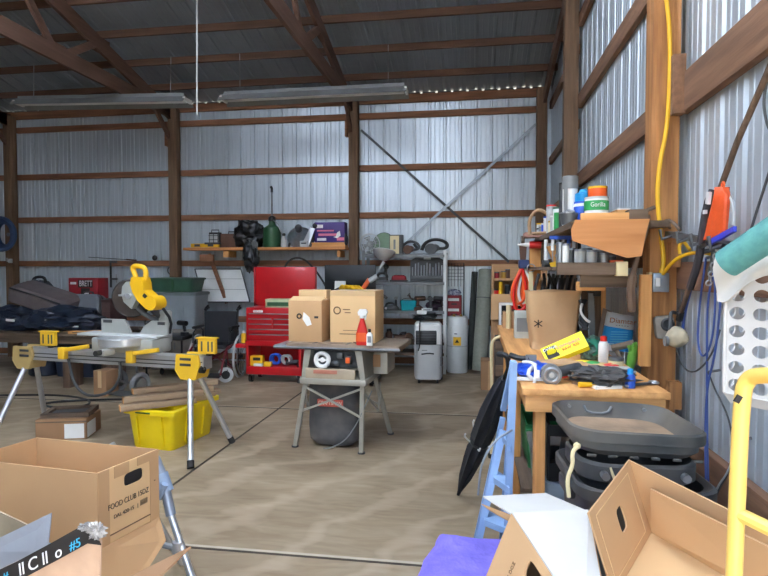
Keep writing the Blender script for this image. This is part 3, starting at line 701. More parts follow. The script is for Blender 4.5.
xa2, xb2, za, zb_ = fb(400, 300, 416.5, 310, YF+.04)
t = thing('plastic_tub', 'small teal plastic tub on the third rack shelf', 'tub', ((xa2+xb2)/2, YF+.13, SHZ[2]))
g = B(); hw = (xb2-xa2)/2; g.rr([(0, hw*.85, .07), (.13, hw, .085), (.14, hw*1.05, .09), (.14, hw*.93, .078), (.02, hw*.8, .062)], rad=.02, cap1=True); g.done('tub_wall', TEAL, t)
g = B(); g.tube([(-hw, 0, .13), (-hw*.6, 0, .17), (hw*.6, 0, .17), (hw, 0, .13)], .006, smooth=1); g.done('bail', BLK, t)
for i, (px, dz, m, lab) in enumerate(((421, 0, BROWN, 'brown corded drill heaped right of the teal tub'), (430, .0, DGREY, 'grey drill in the heap beside the rack upright'), (438, 0, BLK, 'black drill against the white rack upright'))):
    drill(lab, sh(2, px, .1+.06*(i % 2)), R(30+70*i), m, m)
t = thing('pry_bar', 'brown pry bar sloping over the drills on the third shelf', 'bar', sh(2, 424, .3), rot=(0, R(-50), 0))
g = B(); g.tube([(0, 0, -.0), (0, 0, .26), (.02, 0, .3)], .012); g.done('shaft', BROWN, t); g = B(); g.box((.02, 0, .31), (.05, .03, .02)); g.done('claw', DSTEEL, t)
t = thing('socket_wrench', 'small black ratchet standing left of the teal tub', 'ratchet', sh(2, 396, .26)); g = B(); g.cyl((0, 0, 0), (0, 0, .15), .013); g.done('handle', BLK, t); g = B(); g.cyl((0, -.02, .165), (0, .02, .165), .026); g.done('head', STEEL, t)
t = thing('white_box', 'flat white box lying at the foot of the rack upright on the third shelf', 'box', sh(2, 427, .03)); g = B(); g.box((0, 0, .018), (.15, .05, .036), bev=.004); g.done('carton', WHITE, t); g = B(); g.box((0, -.026, .018), (.1, .002, .015)); g.done('print', GREY, t)
t = thing('tool_roll', 'dark purple tool pouch in the heap on the third shelf', 'pouch', sh(2, 434, .26)); g = B(); g.blob((0, 0, .06), (.12, .07, .07), .25, 41, 3, flat=.85); g.done('pouch', mat('dusky_purple_cloth', (78, 60, 78), .9), t); g = B(); g.tube([(-.08, -.06, .08), (0, -.085, .11), (.08, -.06, .08)], .01, smooth=1); g.done('strap', BLK, t)
# fourth shelf
t = thing('box', 'pale grey box on the lowest visible shelf of the rack', 'box', sh(3, 380, .1)); g = B(); g.box((0, 0, .06), (.15, .12, .12), bev=.004); g.done('carton', LGREY, t); g = B(); g.box((0, -.061, .08), (.1, .003, .03)); g.done('print', GREY, t)
t = thing('jar', 'dark jar beside the pale grey box on the low shelf', 'jar', sh(3, 389, .1)); g = B(); g.lathe([(.045, 0), (.05, .02), (.05, .1), (.03, .14)]); g.done('glass', BROWN, t); g = B(); g.lathe([(.034, .14), (.034, .17)]); g.done('lid', BLK, t)
t = thing('impact_driver', 'dark brown driver lying on the low rack shelf', 'driver', sh(3, 403, .08), R(10))
g = B(); g.cyl((-.13, 0, .045), (.05, 0, .05), .045); g.blob((.08, 0, .06), (.07, .05, .06), .2, 3, 2); g.done('motor_body', BROWN, t); g = B(); g.cyl((.13, 0, .05), (.2, 0, .05), .02, .012); g.done('chuck', DSTEEL, t); g = B(); g.tube([(-.05, 0, .07), (-.02, 0, .12), (.05, 0, .12)], .018, smooth=1); g.done('handle', BLK, t)
# below the table saw edge: pressure washer like pale machine by the rack foot
p = at(394, 372, Y=7.9)
t = thing('pressure_washer', 'small white machine with red and yellow parts under the rack', 'machine', (at(394, 360, Y=8.3).x, 8.33, .303))
g = B(); g.rr([(0, .12, .1), (.1, .11, .09), (.16, .07, .06)], rad=.03); g.done('housing', WHITE, t); g = B(); g.box((0, -.105, .06), (.12, .01, .05), bev=.005); g.done('front_panel', REDP, t); g = B(); g.tube([(-.09, 0, .14), (-.08, 0, .22), (.08, 0, .22), (.09, 0, .14)], .012, smooth=1); g.done('handle', BLK, t); g = B(); g.box((0, -.09, .012), (.26, .05, .024)); g.done('foot_rail', YEL, t)
# --- red cases stacked on a stool beside the rack
xa2, xb2, za, zb_ = fb(446, 286, 462, 316, 8.45); zc = at(452, 316, Y=8.45).z
t = thing('wire_rack', 'narrow black wire rack holding the red cases', 'rack', ((xa2+xb2)/2, 8.62, 0))
ww = (xb2-xa2)/2+.02; zt2 = at(452, 263, Y=8.45).z
g = B()
for sx in (-1, 1):
    for sy in (-1, 1): g.cyl((sx*ww, sy*.095, 0), (sx*ww, sy*.095, zt2), .006, n=6)
g.done('uprights', BLKM, t)
g = B()
for i in range(6): g.cyl((-ww, .095, zt2-.05*i), (ww, .095, zt2-.05*i), .003, n=4)
for i in range(7): g.cyl((-ww+ww*i/3, .095, zt2-.35), (-ww+ww*i/3, .095, zt2), .003, n=4)
g.done('back_grid', BLKM, t)
for zz in (zc-.125, zc-.6):
    g = B(); g.box((0, 0, zz), (2*ww, .2, .012)); g.done('wire_shelf', BLKM, t)
z = zc-.119
t = thing('storage_case', 'blue and white box under the stacked red cases', 'box', ((xa2+xb2)/2, 8.62, z)); g = B(); g.box((0, 0, .055), (xb2-xa2-.02, .17, .11), bev=.006); g.done('carton', mat('pale_blue_card', (120, 150, 200), .6), t)
z += .112
for i, lab in enumerate(('lower of two dark red cases beside the rack', 'upper of two dark red cases beside the rack')):
    t = thing('tool_case', lab, 'case', ((xa2+xb2)/2, 8.62, z), group='red cases on the wire rack'); g = B(); g.rr([(0, (xb2-xa2)/2-.01, .085), (.15, (xb2-xa2)/2-.01, .085)], rad=.015); g.done('shell', DRED, t)
    g = B(); g.box((-.01, -.087, .09), (.16, .004, .04)); g.done('print', WHITEP, t); g = B(); g.box((0, -.09, .025), (.08, .012, .02)); g.done('latch', BLK, t); z += .152
t = thing('rag_pile', 'patterned white and blue cloth folded on the red cases', 'cloth', ((xa2+xb2)/2, 8.62, z)); g = B(); g.blob((0, 0, .04), (.1, .08, .05), .3, 8, 3, flat=.75); g.done('folds', mat('blue_white_cloth', (200, 200, 215), .9, c2=(60, 60, 110), scale=30), t)
# --- evaporative cooler
p0 = at(413, 380, Y=7.4); p1 = at(441, 380, Y=7.4); w_ = p1.x-p0.x; dd = .34
t = thing('air_cooler', 'silver and black portable air cooler on small casters', 'air cooler', ((p0.x+p1.x)/2, 7.4+dd/2, 0), R(6))
H0 = at(428, 323, Y=7.4).z; zm = at(428, 345, Y=7.4).z; zp = at(428, 331, Y=7.4).z
g = B(); g.rr([(.06, w_/2-.015, dd/2), (.10, w_/2, dd/2), (zm, w_/2, dd/2), (zm+.01, w_/2-.006, dd/2-.01)], rad=.06); g.done('tank_body', mat('silver_plastic', (188, 190, 190), .35, .4, amt=.04), t)
g = B(); g.rr([(zm+.008, w_/2-.004, dd/2-.006), (H0-.03, w_/2-.004, dd/2-.006), (H0, w_/2-.03, dd/2-.03)], rad=.05); g.done('upper_body', WHITE, t)
g = B(); g.box((-.03, -dd/2+.0, (zm+zp)/2+.004), (w_*.74, .03, zp-zm), bev=.01); g.done('grille', BLK, t)
for i in range(5): g = B(); g.box((-.03, -dd/2-.016, zm+.03+(zp-zm-.04)*i/4), (w_*.7, .006, .008)); g.done('louvre', DGREY, t)
g = B(); g.box((w_/2-.02, .02, .35), (.05, dd*.8, .6), bev=.01); g.done('side_panel', BLK, t)
g = B(); g.tube([(-.09, -dd/2-.004, zm-.12), (0, -dd/2-.012, zm-.105), (.07, -dd/2-.004, zm-.115)], .009, smooth=1); g.done('front_grip', BLK, t)
g = B(); g.box((.16, -dd/2-.002, .30), (.008, .01, .12)); g.done('level_window', BLK, t)
g = B(); g.box((-.05, -dd/2-.001, zm-.07), (.07, .004, .012)); g.done('badge', GREY, t)
for sx in (-1, 1):
    for sy in (-1, 1):
        g = B(); g.cyl((sx*(w_/2-.06)-.012, sy*.1, .03), (sx*(w_/2-.06)+.012, sy*.1, .03), .03); g.box((sx*(w_/2-.06), sy*.1, .055), (.04, .04, .02)); g.done('caster', BLK, t)
AC = t.location
t = thing('cable_heap', 'black cables tangled on top of the air cooler', 'cables', (AC.x-.03, AC.y, H0+.004))
random.seed(4)
for i in range(7):
    a = random.uniform(0, 6.28); g = B(); pts = []
    for k_ in range(9):
        a += random.uniform(.5, 1.1); rr_ = random.uniform(.07, .2); pts.append((rr_*math.cos(a)*1.05, rr_*math.sin(a)*.6, .015+.03*abs(math.sin(k_+i))+.012*i))
    g.tube(pts, .009, smooth=2, n=6); g.done('cable', BLK if i != 2 else DGREY, t)
g = B(); g.tube([(-.05, -.12, .06), (-.06, -.215, .03), (-.065, -.215, -.2), (-.06, -.215, -.3), (-.08, -.215, -.36)], .008, smooth=2); g.done('dangling_cable', BLK, t)
t = thing('small_box', 'white plug adapter lying on the cables of the air cooler', 'adapter', (AC.x-.08, AC.y-.02, H0+.10)); g = B(); g.box((0, 0, .025), (.13, .1, .05), bev=.008); g.done('shell', WHITE, t); g = B(); g.cyl((.06, 0, .02), (.1, 0, .02), .01); g.done('plug', BLK, t)
# --- white water heater cylinder
p0 = at(457, 373, Y=8.25); rr_ = (at(467.5, 350, Y=8.3).x-at(446.5, 350, Y=8.3).x)/2
H1 = at(457, 317, Y=8.25).z
t = thing('water_heater', 'white upright cylinder with a yellow warning sticker', 'water heater', (p0.x, 8.37, 0))
g = B(); g.lathe([(rr_*.94, .0), (rr_, .02), (rr_, H1-.02), (rr_*.95, H1)], n=32); g.done('tank', WHITEM, t)
g = B(); g.lathe([(rr_+.002, H1*.47), (rr_+.004, H1*.475), (rr_+.004, H1*.48), (rr_+.002, H1*.485)], n=32, cap0=False, cap1=False); g.done('seam_band', LGREY, t)
g = B(); g.box((.0, -rr_-.001, .46), (.11, .012, .12)); st = g.done('warning_sticker', YEL, t)
g = B(); g.prism([(-.03, .44), (.03, .44), (0, .49)], -rr_-.009, -rr_-.006); g.done('warning_triangle', INK, st)
g = B(); g.box((-.02, -rr_-.0, .565), (.04, .008, .012)); g.done('print', INK, t)
g = B(); g.cyl((.05, 0, H1), (.05, 0, H1+.03), .02); g.cyl((-.05, 0, H1), (-.05, 0, H1+.03), .02); g.done('pipe_stub', BRASS, t)
p = at(471, 365, Y=8.5)
t = thing('metal_pipe', 'short dark stand pipe beside the water heater', 'pipe', (p.x, 8.62, 0)); g = B(); g.cyl((0, 0, 0), (0, 0, .42), .015); g.lathe([(.05, 0), (.05, .012)]); g.done('stem', DSTEEL, t); g = B(); g.cyl((-.06, -.02, .36), (.05, -.02, .36), .022); g.done('valve', GALV, t)
# --- rolled carpets leaning in the corner
def roll(nm, label, pa, pb, r, m, m2):
    t = thing(nm, label, 'carpet roll', pa); g = B(); ax = (pb-pa).normalized()
    g.cyl(pa+ax*r*.1, pb, r, n=24); g.done('roll', m, t, world=True)
    g = B(); tq = ax.orthogonal().normalized(); bq = ax.cross(tq)
    g.tube([pb+ax*.002+(tq*math.cos(a)+bq*math.sin(a))*r*(.15+.8*a/25) for a in [k_*.5 for k_ in range(51)]], .004, n=4); g.done('spiral_end', m2, t, world=True)
    mid = pa.lerp(pb, .72); g = B(); g.torus(mid, r+.003, .005, ax, n=30); g.done('string_tie', m2, t, world=True)
GREENC = mat('grey_green_carpet', (150, 152, 138), .95, amt=.15, scale=30, bump=.2)
roll('carpet_roll', 'wide grey green carpet roll leaning in the corner', Vector((.08, 8.27, .03)), Vector((.17, 8.5, 1.47)), .105, GREENC, DGREY)
roll('carpet_roll', 'thin dark roll behind the wide carpet roll', Vector((-.06, 8.5, .02)), Vector((.01, 8.6, 1.44)), .045, mat('dark_carpet', (66, 70, 66), .95), BLK)
# ================================================================ wheelchair
p = at(228, 386, Z=0)
t = thing('wheelchair', 'folded black and dark red wheelchair beside the red tool chest', 'wheelchair', (-3.46, 7.34, 0), R(4))
WRED = mat('dark_red_paint', (120, 24, 36), .35, .2)
g = B(); g.cloth(lambda u, v: (-.23+.46*u, .22+.03*math.sin(PI*u), .48+.42*v), 10, 6, .02); g.done('backrest', BLKF, t)
g = B(); g.box((0, 0, .46), (.44, .42, .05), bev=.015); g.done('seat', BLKF, t)
for s in (-1, 1):
    g = B(); g.torus((s*.3, .14, .29), .28, .018, (1, 0, 0), n=40); wl = g.done('wheel', LGREY, t)
    g = B(); g.torus((s*.335, .14, .29), .24, .008, (1, 0, 0), n=40); g.done('push_rim', STEEL, wl)
    g = B()
    for k_ in range(12):
        a = 2*PI*k_/12; g.cyl((s*.3, .14, .29), (s*.3, .14+.27*math.cos(a), .29+.27*math.sin(a)), .003, n=4)
    g.cyl((s*.27, .14, .29), (s*.33, .14, .29), .025); g.done('spokes', BLKM, wl)
    cx_ = Vector((.5, -.86, 0)); cc = Vector((s*.23, -.24, .1)); g = B(); g.cyl(cc-cx_*.016, cc+cx_*.016, .1, n=28); cw = g.done('caster', LGREY, t)
    g = B(); g.cyl(cc-cx_*.02, cc+cx_*.02, .055, n=20); g.done('hub', BLK, cw)
    g = B(); g.box((s*.23-.026, -.24, .12), (.006, .03, .1)); g.box((s*.23+.026, -.24, .12), (.006, .03, .1)); g.cyl((s*.23, -.24, .17), (s*.23, -.2, .3), .014); g.done('caster_fork', BLKM, t)
    g = B(); g.tube([(s*.23, .24, .12), (s*.23, .24, .94), (s*.23, .34, .97)], .013, smooth=1); g.done('back_post', BLKM, t)
    g = B(); g.tube([(s*.24, .24, .46), (s*.24, -.22, .46), (s*.24, -.3, .36), (s*.22, -.4, .12)], .014, smooth=2); g.tube([(s*.24, .24, .2), (s*.24, -.18, .2), (s*.24, -.22, .42)], .013, smooth=1); g.done('side_frame', WRED, t)
    g = B(); g.tube([(s*.25, .2, .5), (s*.25, .2, .68), (s*.25, -.12, .68), (s*.25, -.15, .5)], .011, smooth=1); g.done('arm_frame', BLKM, t)
    g = B(); g.box((s*.25, .04, .7), (.06, .3, .035), bev=.012); g.done('arm_pad', BLK, t)
    g = B(); g.panel([(s*.05, -.42, .1), (s*.21, -.42, .1), (s*.21, -.3, .13), (s*.05, -.3, .13)], .015); g.done('footplate', BLK, t)
    g = B(); g.tube([(s*.23, .24, .92), (s*.23, .36, .94)], .019); g.done('push_grip', BLK, t)
g = B(); g.tube([(-.23, 0, .14), (.23, 0, .44)], .012); g.tube([(.23, .03, .14), (-.23, .03, .44)], .012); g.done('cross_brace', WRED, t)
# ================================================================ mitre saw on its stand
ST = Vector((-2.12, 4.36, 0)); EN = Vector((-3.92, 4.62, 0)); DV = (EN-ST).normalized(); BL = (EN-ST).length
rz = math.atan2(-DV.y, -DV.x)
t = thing('saw_stand', 'long aluminium saw stand with yellow brackets and splayed legs', 'saw stand', (ST+EN)/2, rz)
ZB = .735; h = BL/2; LOCI = (Matrix.Translation((ST+EN)/2) @ Matrix.Rotation(rz, 4, 'Z')).inverted()
g = B(); g.prism([(-.06, ZB-.05), (.06, ZB-.05), (.06, ZB+.05), (.035, ZB+.06), (-.035, ZB+.06), (-.06, ZB+.05)], -h, h, 'x')
g.bm.verts.ensure_lookup_table(); g.done('beam', ALU, t)
for zz in (-.02, .012): g = B(); g.box((0, -.061, ZB+zz), (BL*.99, .006, .008)); g.done('beam_groove', DGREY, t)
SY = mat('stand_yellow', (232, 184, 44), .45, amt=.1); TANY = mat('dusty_yellow_casting', (176, 150, 96), .5, amt=.1)
for s in (-1, 1):
    m = SY if s > 0 else TANY
    g = B(); pol = [(-.11, .07), (.09, .07), (.11, .0), (.07, -.13), (-.07, -.13), (-.12, -.06)]
    hb = h-.13 if s > 0 else h+.02
    g.prism([(s*hb+x, ZB+z) for x, z in pol], -.085, -.062); g.prism([(s*hb+x, ZB+z) for x, z in pol], .062, .085)
    g.box((s*hb, 0, ZB-.09), (.16, .15, .07), bev=.01); bk = g.done('leg_bracket', m, t)
    for zz in (.035, -.01): g = B(); g.box((s*hb-s*.02, -.088, ZB+zz), (.1, .005, .02)); g.done('printed_plate', DGREY, bk)
    g = B(); g.cyl((s*(hb+.09), -.05, ZB-.05), (s*(hb+.13), -.05, ZB-.05), .028, n=10); g.done('lock_knob', BLK, bk)
    for sy in (-1, 1):
        a = Vector((s*hb, sy*.05, ZB-.1)); e = Vector((s*(hb+.14 if sy > 0 else hb+.02), .27 if sy > 0 else -.40, .03))
        if s > 0: e = LOCI @ (Vector((-2.085, 3.99, .03)) if sy < 0 else Vector((-2.045, 4.63, .03)))
        g = B(); g.cyl(a, e, .023, n=16); lg = g.done('leg', ALU, t)
        g = B(); d_ = (e-a).normalized(); g.cyl(e-d_*.03, e+d_*.025, .027, n=14); g.done('rubber_foot', RUB, lg)
# work stops at both ends
for s, x in ((1, h+.02), (-1, -h+.22)):
    g = B(); g.box((x, .0, ZB+.1), (.04, .05, .08)); g.done('stop_post', BLK, t)
    g = B(); g.box((x, -.03, ZB+.14), (.16, .04, .12), bev=.008)
    g.box((x, -.03, ZB+.205), (.18, .06, .012), bev=.003); sb = g.done('work_stop', SY, t)
    for xx in (-.04, .02, .055): g = B(); g.box((x+xx, -.052, ZB+.14), (.012, .006, .08)); g.done('slot', DGREY, sb)
# saw mount rails
for x in (-.42, .28):
    g = B(); g.box((x, -.14, ZB+.04), (.07, .05, .1), bev=.008); g.box((x+.12, -.14, ZB+.085), (.3, .035, .035), rot=(0, R(-9), 0), bev=.006); g.done('mount_clamp', SY, t)
LOC = Matrix.Translation((ST+EN)/2) @ Matrix.Rotation(rz, 4, 'Z')
def onst(x, y, z): return LOC @ Vector((x, y, z))
# the saw itself
def stx(px):   # x along the beam under an image column
    best = min((abs((lambda r: r)((at(px, 330, Y=4.5)-onst(x/100, 0, 0)).x)), x/100) for x in range(-120, 120)); return best[1]
sx = stx(132)
t = thing('mitre_saw', 'mitre saw with raised yellow handle standing on the aluminium stand', 'mitre saw', onst(sx, .02, ZB+.06), rz)
CAST = mat('cast_saw_grey', (184, 186, 180), .4, .4, amt=.1)
g = B(); g.box((0, .0, .06), (.62, .24, .12), bev=.015); g.done('base', CAST, t)
g = B(); g.lathe([(.19, .06), (.2, .07), (.2, .125), (.19, .132)], c=(0, -.08, 0), n=36); g.done('turntable', ALU, t)
g = B(); g.torus((0, -.08, .035), .215, .02, n=36, a0=200, a1=340); g.done('mitre_scale', CAST, t)
g = B(); g.box((0, -.29, .03), (.08, .12, .05), bev=.01); g.done('lock_arm', CAST, t)
g = B(); g.cyl((0, -.34, .035), (0, -.4, .035), .022); g.done('lock_knob', BLK, t)
g = B(); g.box((-.1, .03, .135), (.82, .2, .02), bev=.005); g.done('table_top', LGREY, t)
g = B(); g.prism([(-.34, .145), (-.03, .145), (-.06, .21), (-.1, .265), (-.34, .265)], .03, .05); f1 = g.done('fence', CAST, t)
g = B(); g.box((-.27, .027, .245), (.09, .005, .025)); g.done('maker_plate', DGREY, f1)
g = B(); g.prism([(.06, .145), (.34, .145), (.34, .26), (.18, .26), (.1, .21)], .03, .05); f2 = g.done('fence', CAST, t)
g = B(); g.box((.28, .027, .24), (.07, .005, .025)); g.done('maker_plate', DGREY, f2)
g = B(); g.box((.22, .16, .2), (.08, .1, .28), bev=.02); g.done('pivot_post', CAST, t)
HC = Vector((-.04, .07, .45))
M_ = Matrix.Translation(HC) @ Euler((PI/2, 0, R(24))).to_matrix().to_4x4()
g = B(); g.lathe([(.155, -.03), (.168, -.02), (.168, .02), (.155, .03)], M=M_, n=40); g.done('blade_guard', mat('smoked_guard', (44, 38, 35), .4, amt=.3), t)
g = B(); g.lathe([(.15, .031), (.155, .033), (.06, .034)], M=M_, n=40); g.done('saw_blade', mat('dark_blade', (64, 54, 48), .5, .2, amt=.3), t)
g = B(); g.prism([(-.05, .42), (.03, .36), (.08, .44), (.09, .52), (.05, .58), (-.02, .59), (-.06, .55), (-.07, .48)], -.03, .03); g.done('gear_cover', CAST, t)
g = B(); g.cyl((.01, -.05, .47), (.01, -.02, .47), .024); g.box((-.055, -.04, .475), (.06, .02, .016)); g.done('arbor_bolt', ALU, t)
g = B(); g.prism([(.05, .63), (.035, .57), (.06, .50), (.11, .43), (.19, .365), (.26, .355), (.295, .40), (.285, .46), (.23, .475), (.17, .52), (.165, .58), (.145, .63)], -.05, .06); g.done('motor_housing', YEL, t)
g = B(); g.cyl((.245, -.065, .415), (.245, .07, .415), .06, n=28); g.done('motor_cap', YEL, t)
g = B(); g.box((.205, -.055, .46), (.08, .014, .03), rot=(0, R(38), 0), bev=.004); g.done('black_vent', BLK, t)
g = B(); g.tube([(.065, 0, .60), (.045, 0, .655), (.025, 0, .70), (.04, 0, .725), (.09, 0, .72), (.14, 0, .71), (.16, 0, .67), (.15, 0, .60)], .021, smooth=2, n=10); g.done('handle', YEL, t)
g = B(); g.tube([(.10, .05, .44), (.15, .1, .34), (.22, .16, .26)], .03, smooth=1); g.done('arm', DGREY, t)
g = B(); g.tube([(.02, .04, .38), (.08, .08, .30), (.2, .15, .24)], .02, smooth=1); g.done('guard_link', DSTEEL, t)
g = B(); g.tube([(.27, .05, .38), (.33, .1, .26), (.29, .12, .14)], .012, smooth=1); g.done('power_cord', BLK, t)
g = B(); pw = [onst(.12, -.085, .72), onst(.14, -.10, .6), onst(.05, -.10, .46), onst(-.2, -.1, .4), onst(-.35, -.1, .5), onst(-.42, -.085, .72)]
g.tube(pw, .012, smooth=3); tag(g.done('power_cord', DGREY), 'grey cord looping under the aluminium saw stand', 'cord')
# ================================================================ yellow tote of offcuts
pa = at(140, 449, Z=0); pb = at(179, 453, Z=0); pc = at(206, 432, Z=0)
ux = (pb-pa).normalized(); rzt = math.atan2(ux.y, ux.x)+R(20)
t = thing('storage_tote', 'bright yellow plastic tote filled with wood offcuts', 'tote', (-2.585, 4.655, 0), R(-7.5))
g = B(); hw, hd = .22, .315
g.rr([(0, hw*.85, hd*.88), (.015, hw*.88, hd*.9), (.3, hw, hd), (.3, hw+.03, hd+.03), (.335, hw+.03, hd+.03), (.335, hw-.015, hd-.015), (.03, hw*.82, hd*.84)], rad=.04, cap1=True); g.done('tote_wall', YELB, t)
for s in (-1, 1):
    g = B(); g.box((s*.12, -hd+.005, .16), (.012, .02, .25), rot=(R(7), 0, 0)); g.done('wall_rib', YELB, t)
    g = B(); g.box((hw-.008, s*.12, .16), (.02, .012, .25), rot=(0, R(7), 0)); g.done('wall_rib', YELB, t)
g = B(); g.box((-.04, -hd-.033, .315), (.14, .004, .012)); g.done('moulded_mark', GRN, t)
TT = t.location
random.seed(11)
offs = [(-.21, -.26, .375, .2, .1, .035, 6), (-.02, -.2, .372, .6, .09, .045, 26), (.02, -.06, .372, .66, .09, .045, 26), (.0, .08, .372, .64, .09, .04, 26), (.03, .2, .372, .58, .08, .04, 26),
        (-.02, -.12, .42, .64, .09, .05, 25), (.0, .06, .42, .62, .09, .05, 25), (-.04, -.03, .474, .56, .08, .045, 27), (.06, .12, .474, .54, .08, .04, 27)]
names = ['short offcut overhanging the near left corner of the yellow tote', 'weathered offcut at the left edge of the heap in the yellow tote', 'offcut with a pale sawn end over the near rim of the tote', 'offcut in the middle of the yellow tote heap', 'offcut along the right rim of the yellow tote', 'long offcut in the second layer left of centre', 'offcut in the second layer towards the back', 'topmost offcut at the left of the heap', 'topmost offcut at the right of the heap']
for (x, y, z, L, w_, h_, an), lab in zip(offs, names):
    t = thing('wood_offcut', lab, 'offcut', (TT.x+x, TT.y+y, z-.034), R(an+15), group='wood offcuts in the yellow tote')
    g = B(); g.box((0, 0, h_/2), (L, w_, h_), bev=.003); g.done('board', OFFC, t)
    g = B(); g.box((-L/2-.001, 0, h_/2), (.004, w_*.96, h_*.96)); g.done('sawn_end', PINE, t)
# ================================================================ table saw
TS = Vector((-1.11, 4.72, 0))
t = thing('table_saw', 'grey table saw on crossed steel legs with a black dust bag', 'table saw', TS, R(-4))
def tl(px, py, y=0): q = at(px, py, Y=TS.y+y); return q.x-TS.x, q.z
TZt = .888
TSG = mat('saw_stand_grey', (166, 162, 150), .45, .3, amt=.12)
TOPM = mat('dusty_saw_table', (150, 132, 112), .55, .2, c2=(120, 104, 88), scale=6)
g = B(); g.box((-.03, .06, TZt-.018), (.72, .58, .036), bev=.004); g.done('table_top', TOPM, t)
g = B(); g.box((.42, .06, TZt-.03), (.26, .56, .05), bev=.012); g.done('extension_wing', TOPM, t)
g = B(); g.box((-.41, -.06, TZt-.032), (.2, .28, .02), bev=.006); g.done('wing_plate', ALU, t)
g = B(); g.cyl((-.5, -.22, TZt-.035), (.56, -.22, TZt-.035), .014); g.done('fence_rail', DSTEEL, t)
for x in (-.16, .12): g = B(); g.box((x, .06, TZt+.0005), (.018, .56, .003)); g.done('mitre_slot', DGREY, t)
g = B(); g.prism([(-.27, .62), (.25, .62), (.25, .69), (.22, .80), (.22, TZt-.03), (-.22, TZt-.03), (-.22, .80), (-.27, .69)], .12, .3); g.done('rear_housing', TSG, t)
for s in (-1, 1): g = B(); g.prism([(s*.27, .6), (s*.23, .6), (s*.18, TZt-.03), (s*.24, TZt-.03)], -.2, .3); g.done('side_cheek', TSG, t)
g = B(); g.box((0, .03, .58), (.56, .5, .05), bev=.008); g.done('stand_tray', TSG, t)
g = B(); g.box((-.02, -.205, .645), (.42, .02, .085), bev=.004); fp = g.done('name_plate', mat('faded_plate', (176, 160, 136), .5), t)
g = B(); g.box((-.06, -.217, .66), (.2, .004, .03)); g.done('red_print', mat('faded_red', (190, 120, 100), .6), fp)
g = B(); g.box((0, -.1, .75), (.4, .02, .13)); g.done('dark_backing', DGREY, t)
g = B(); g.torus((-.09, -.2, .755), .055, .018, (0, 1, 0), n=28); g.cyl((-.09, -.2, .755), (-.09, -.1, .755), .02); g.box((-.09, -.2, .755), (.1, .012, .016)); g.cyl((-.04, -.2, .72), (-.04, -.26, .72), .014); g.done('hand_wheel', WHITE, t)
g = B(); g.box((.13, -.19, .76), (.05, .04, .07), bev=.006); sw = g.done('switch_box', DGREY, t); g = B(); g.box((.13, -.215, .76), (.036, .02, .045), bev=.006); g.done('switch', ORG, sw)
g = B(); g.box((.05, -.15, .79), (.05, .06, .05), bev=.01); g.box((.0, -.14, .72), (.06, .05, .04), bev=.01); g.done('tilt_gear', DSTEEL, t)
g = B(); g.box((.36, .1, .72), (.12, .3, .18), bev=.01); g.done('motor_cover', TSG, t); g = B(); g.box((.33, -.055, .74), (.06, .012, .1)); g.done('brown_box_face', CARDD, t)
feet = {(-1, -1): (-.36, -.12), (1, -1): (.23, -.17), (-1, 1): (-.30, .40), (1, 1): (.35, .42)}
for (s, q), (fx, fy) in feet.items():
    top = Vector((s*.24, q*.2+.03, .57)); e = Vector((fx if q < 0 else s*.36, fy, .0))
    e.x = s*.345 if q > 0 else fx
    g = B(); g.tube([top, e], .024, n=4); lg = g.done('leg', TSG, t)
    g = B(); g.cyl(e, e+Vector((0, 0, .012)), .03); g.done('foot', DGREY, lg)
A = Vector((-.245, -.185, .53)); C2 = Vector((.235, -.2, .3)); D2 = Vector((.235, -.19, .53)); E2 = Vector((-.305, -.16, .31))
for a_, b_ in ((A, C2), (D2, E2), (A+Vector((0, .43, 0)), C2+Vector((.03, .48, 0)))): g = B(); g.tube([a_, b_], .011, n=4); g.done('cross_brace', TSG, t)
for a_ in ([(-.245, -.18, .5), (-.3, .02, .3), (-.29, .24, .5)], [(.25, -.17, .5), (.32, .05, .3), (.29, .24, .5)]): g = B(); g.tube(a_, .011, n=4); g.done('side_brace', TSG, t)
# dust bag
def bag(u, v):
    a = 2*PI*u; w_ = .205+.02*math.sin(PI*v*.9)+.012*noise.noise(Vector((u*6, v*5, 1)))
    fl = .0 if v > .05 else (.05-v)*.8
    x = (w_-fl)*math.copysign(abs(math.cos(a))**.6, math.cos(a)); y = (.15-fl*.6)*math.copysign(abs(math.sin(a))**.6, math.sin(a))
    return (x-.05, y+.05, .02+.54*v)
g = B(); rings = [[bag(k_/28, j/14) for k_ in range(28)] for j in range(15)]; g.loft(rings)
db = g.done('dust_bag', mat('dusty_black_cloth', (58, 58, 62), .85, c2=(92, 88, 84), scale=5, bump=.15), t)
g = B(); g.box((-.05, -.118, .385), (.22, .012, .06), bev=.003); pt = g.done('red_patch', mat('faded_red_patch', (206, 88, 72), .6), db)
text('CRAFTSMAN', .045, mat('cream_ink', (240, 214, 190), .7, bump=0), pt, (-.05, -.126, .385), sx=.78)
g = B(); g.tube([(.3, -.1, .5), (.26, -.18, .38), (.2, -.19, .25), (.1, -.18, .1), (-.02, -.17, .03), (-.1, -.15, .012)], .005, smooth=2); g.done('power_cord', GREY, t)
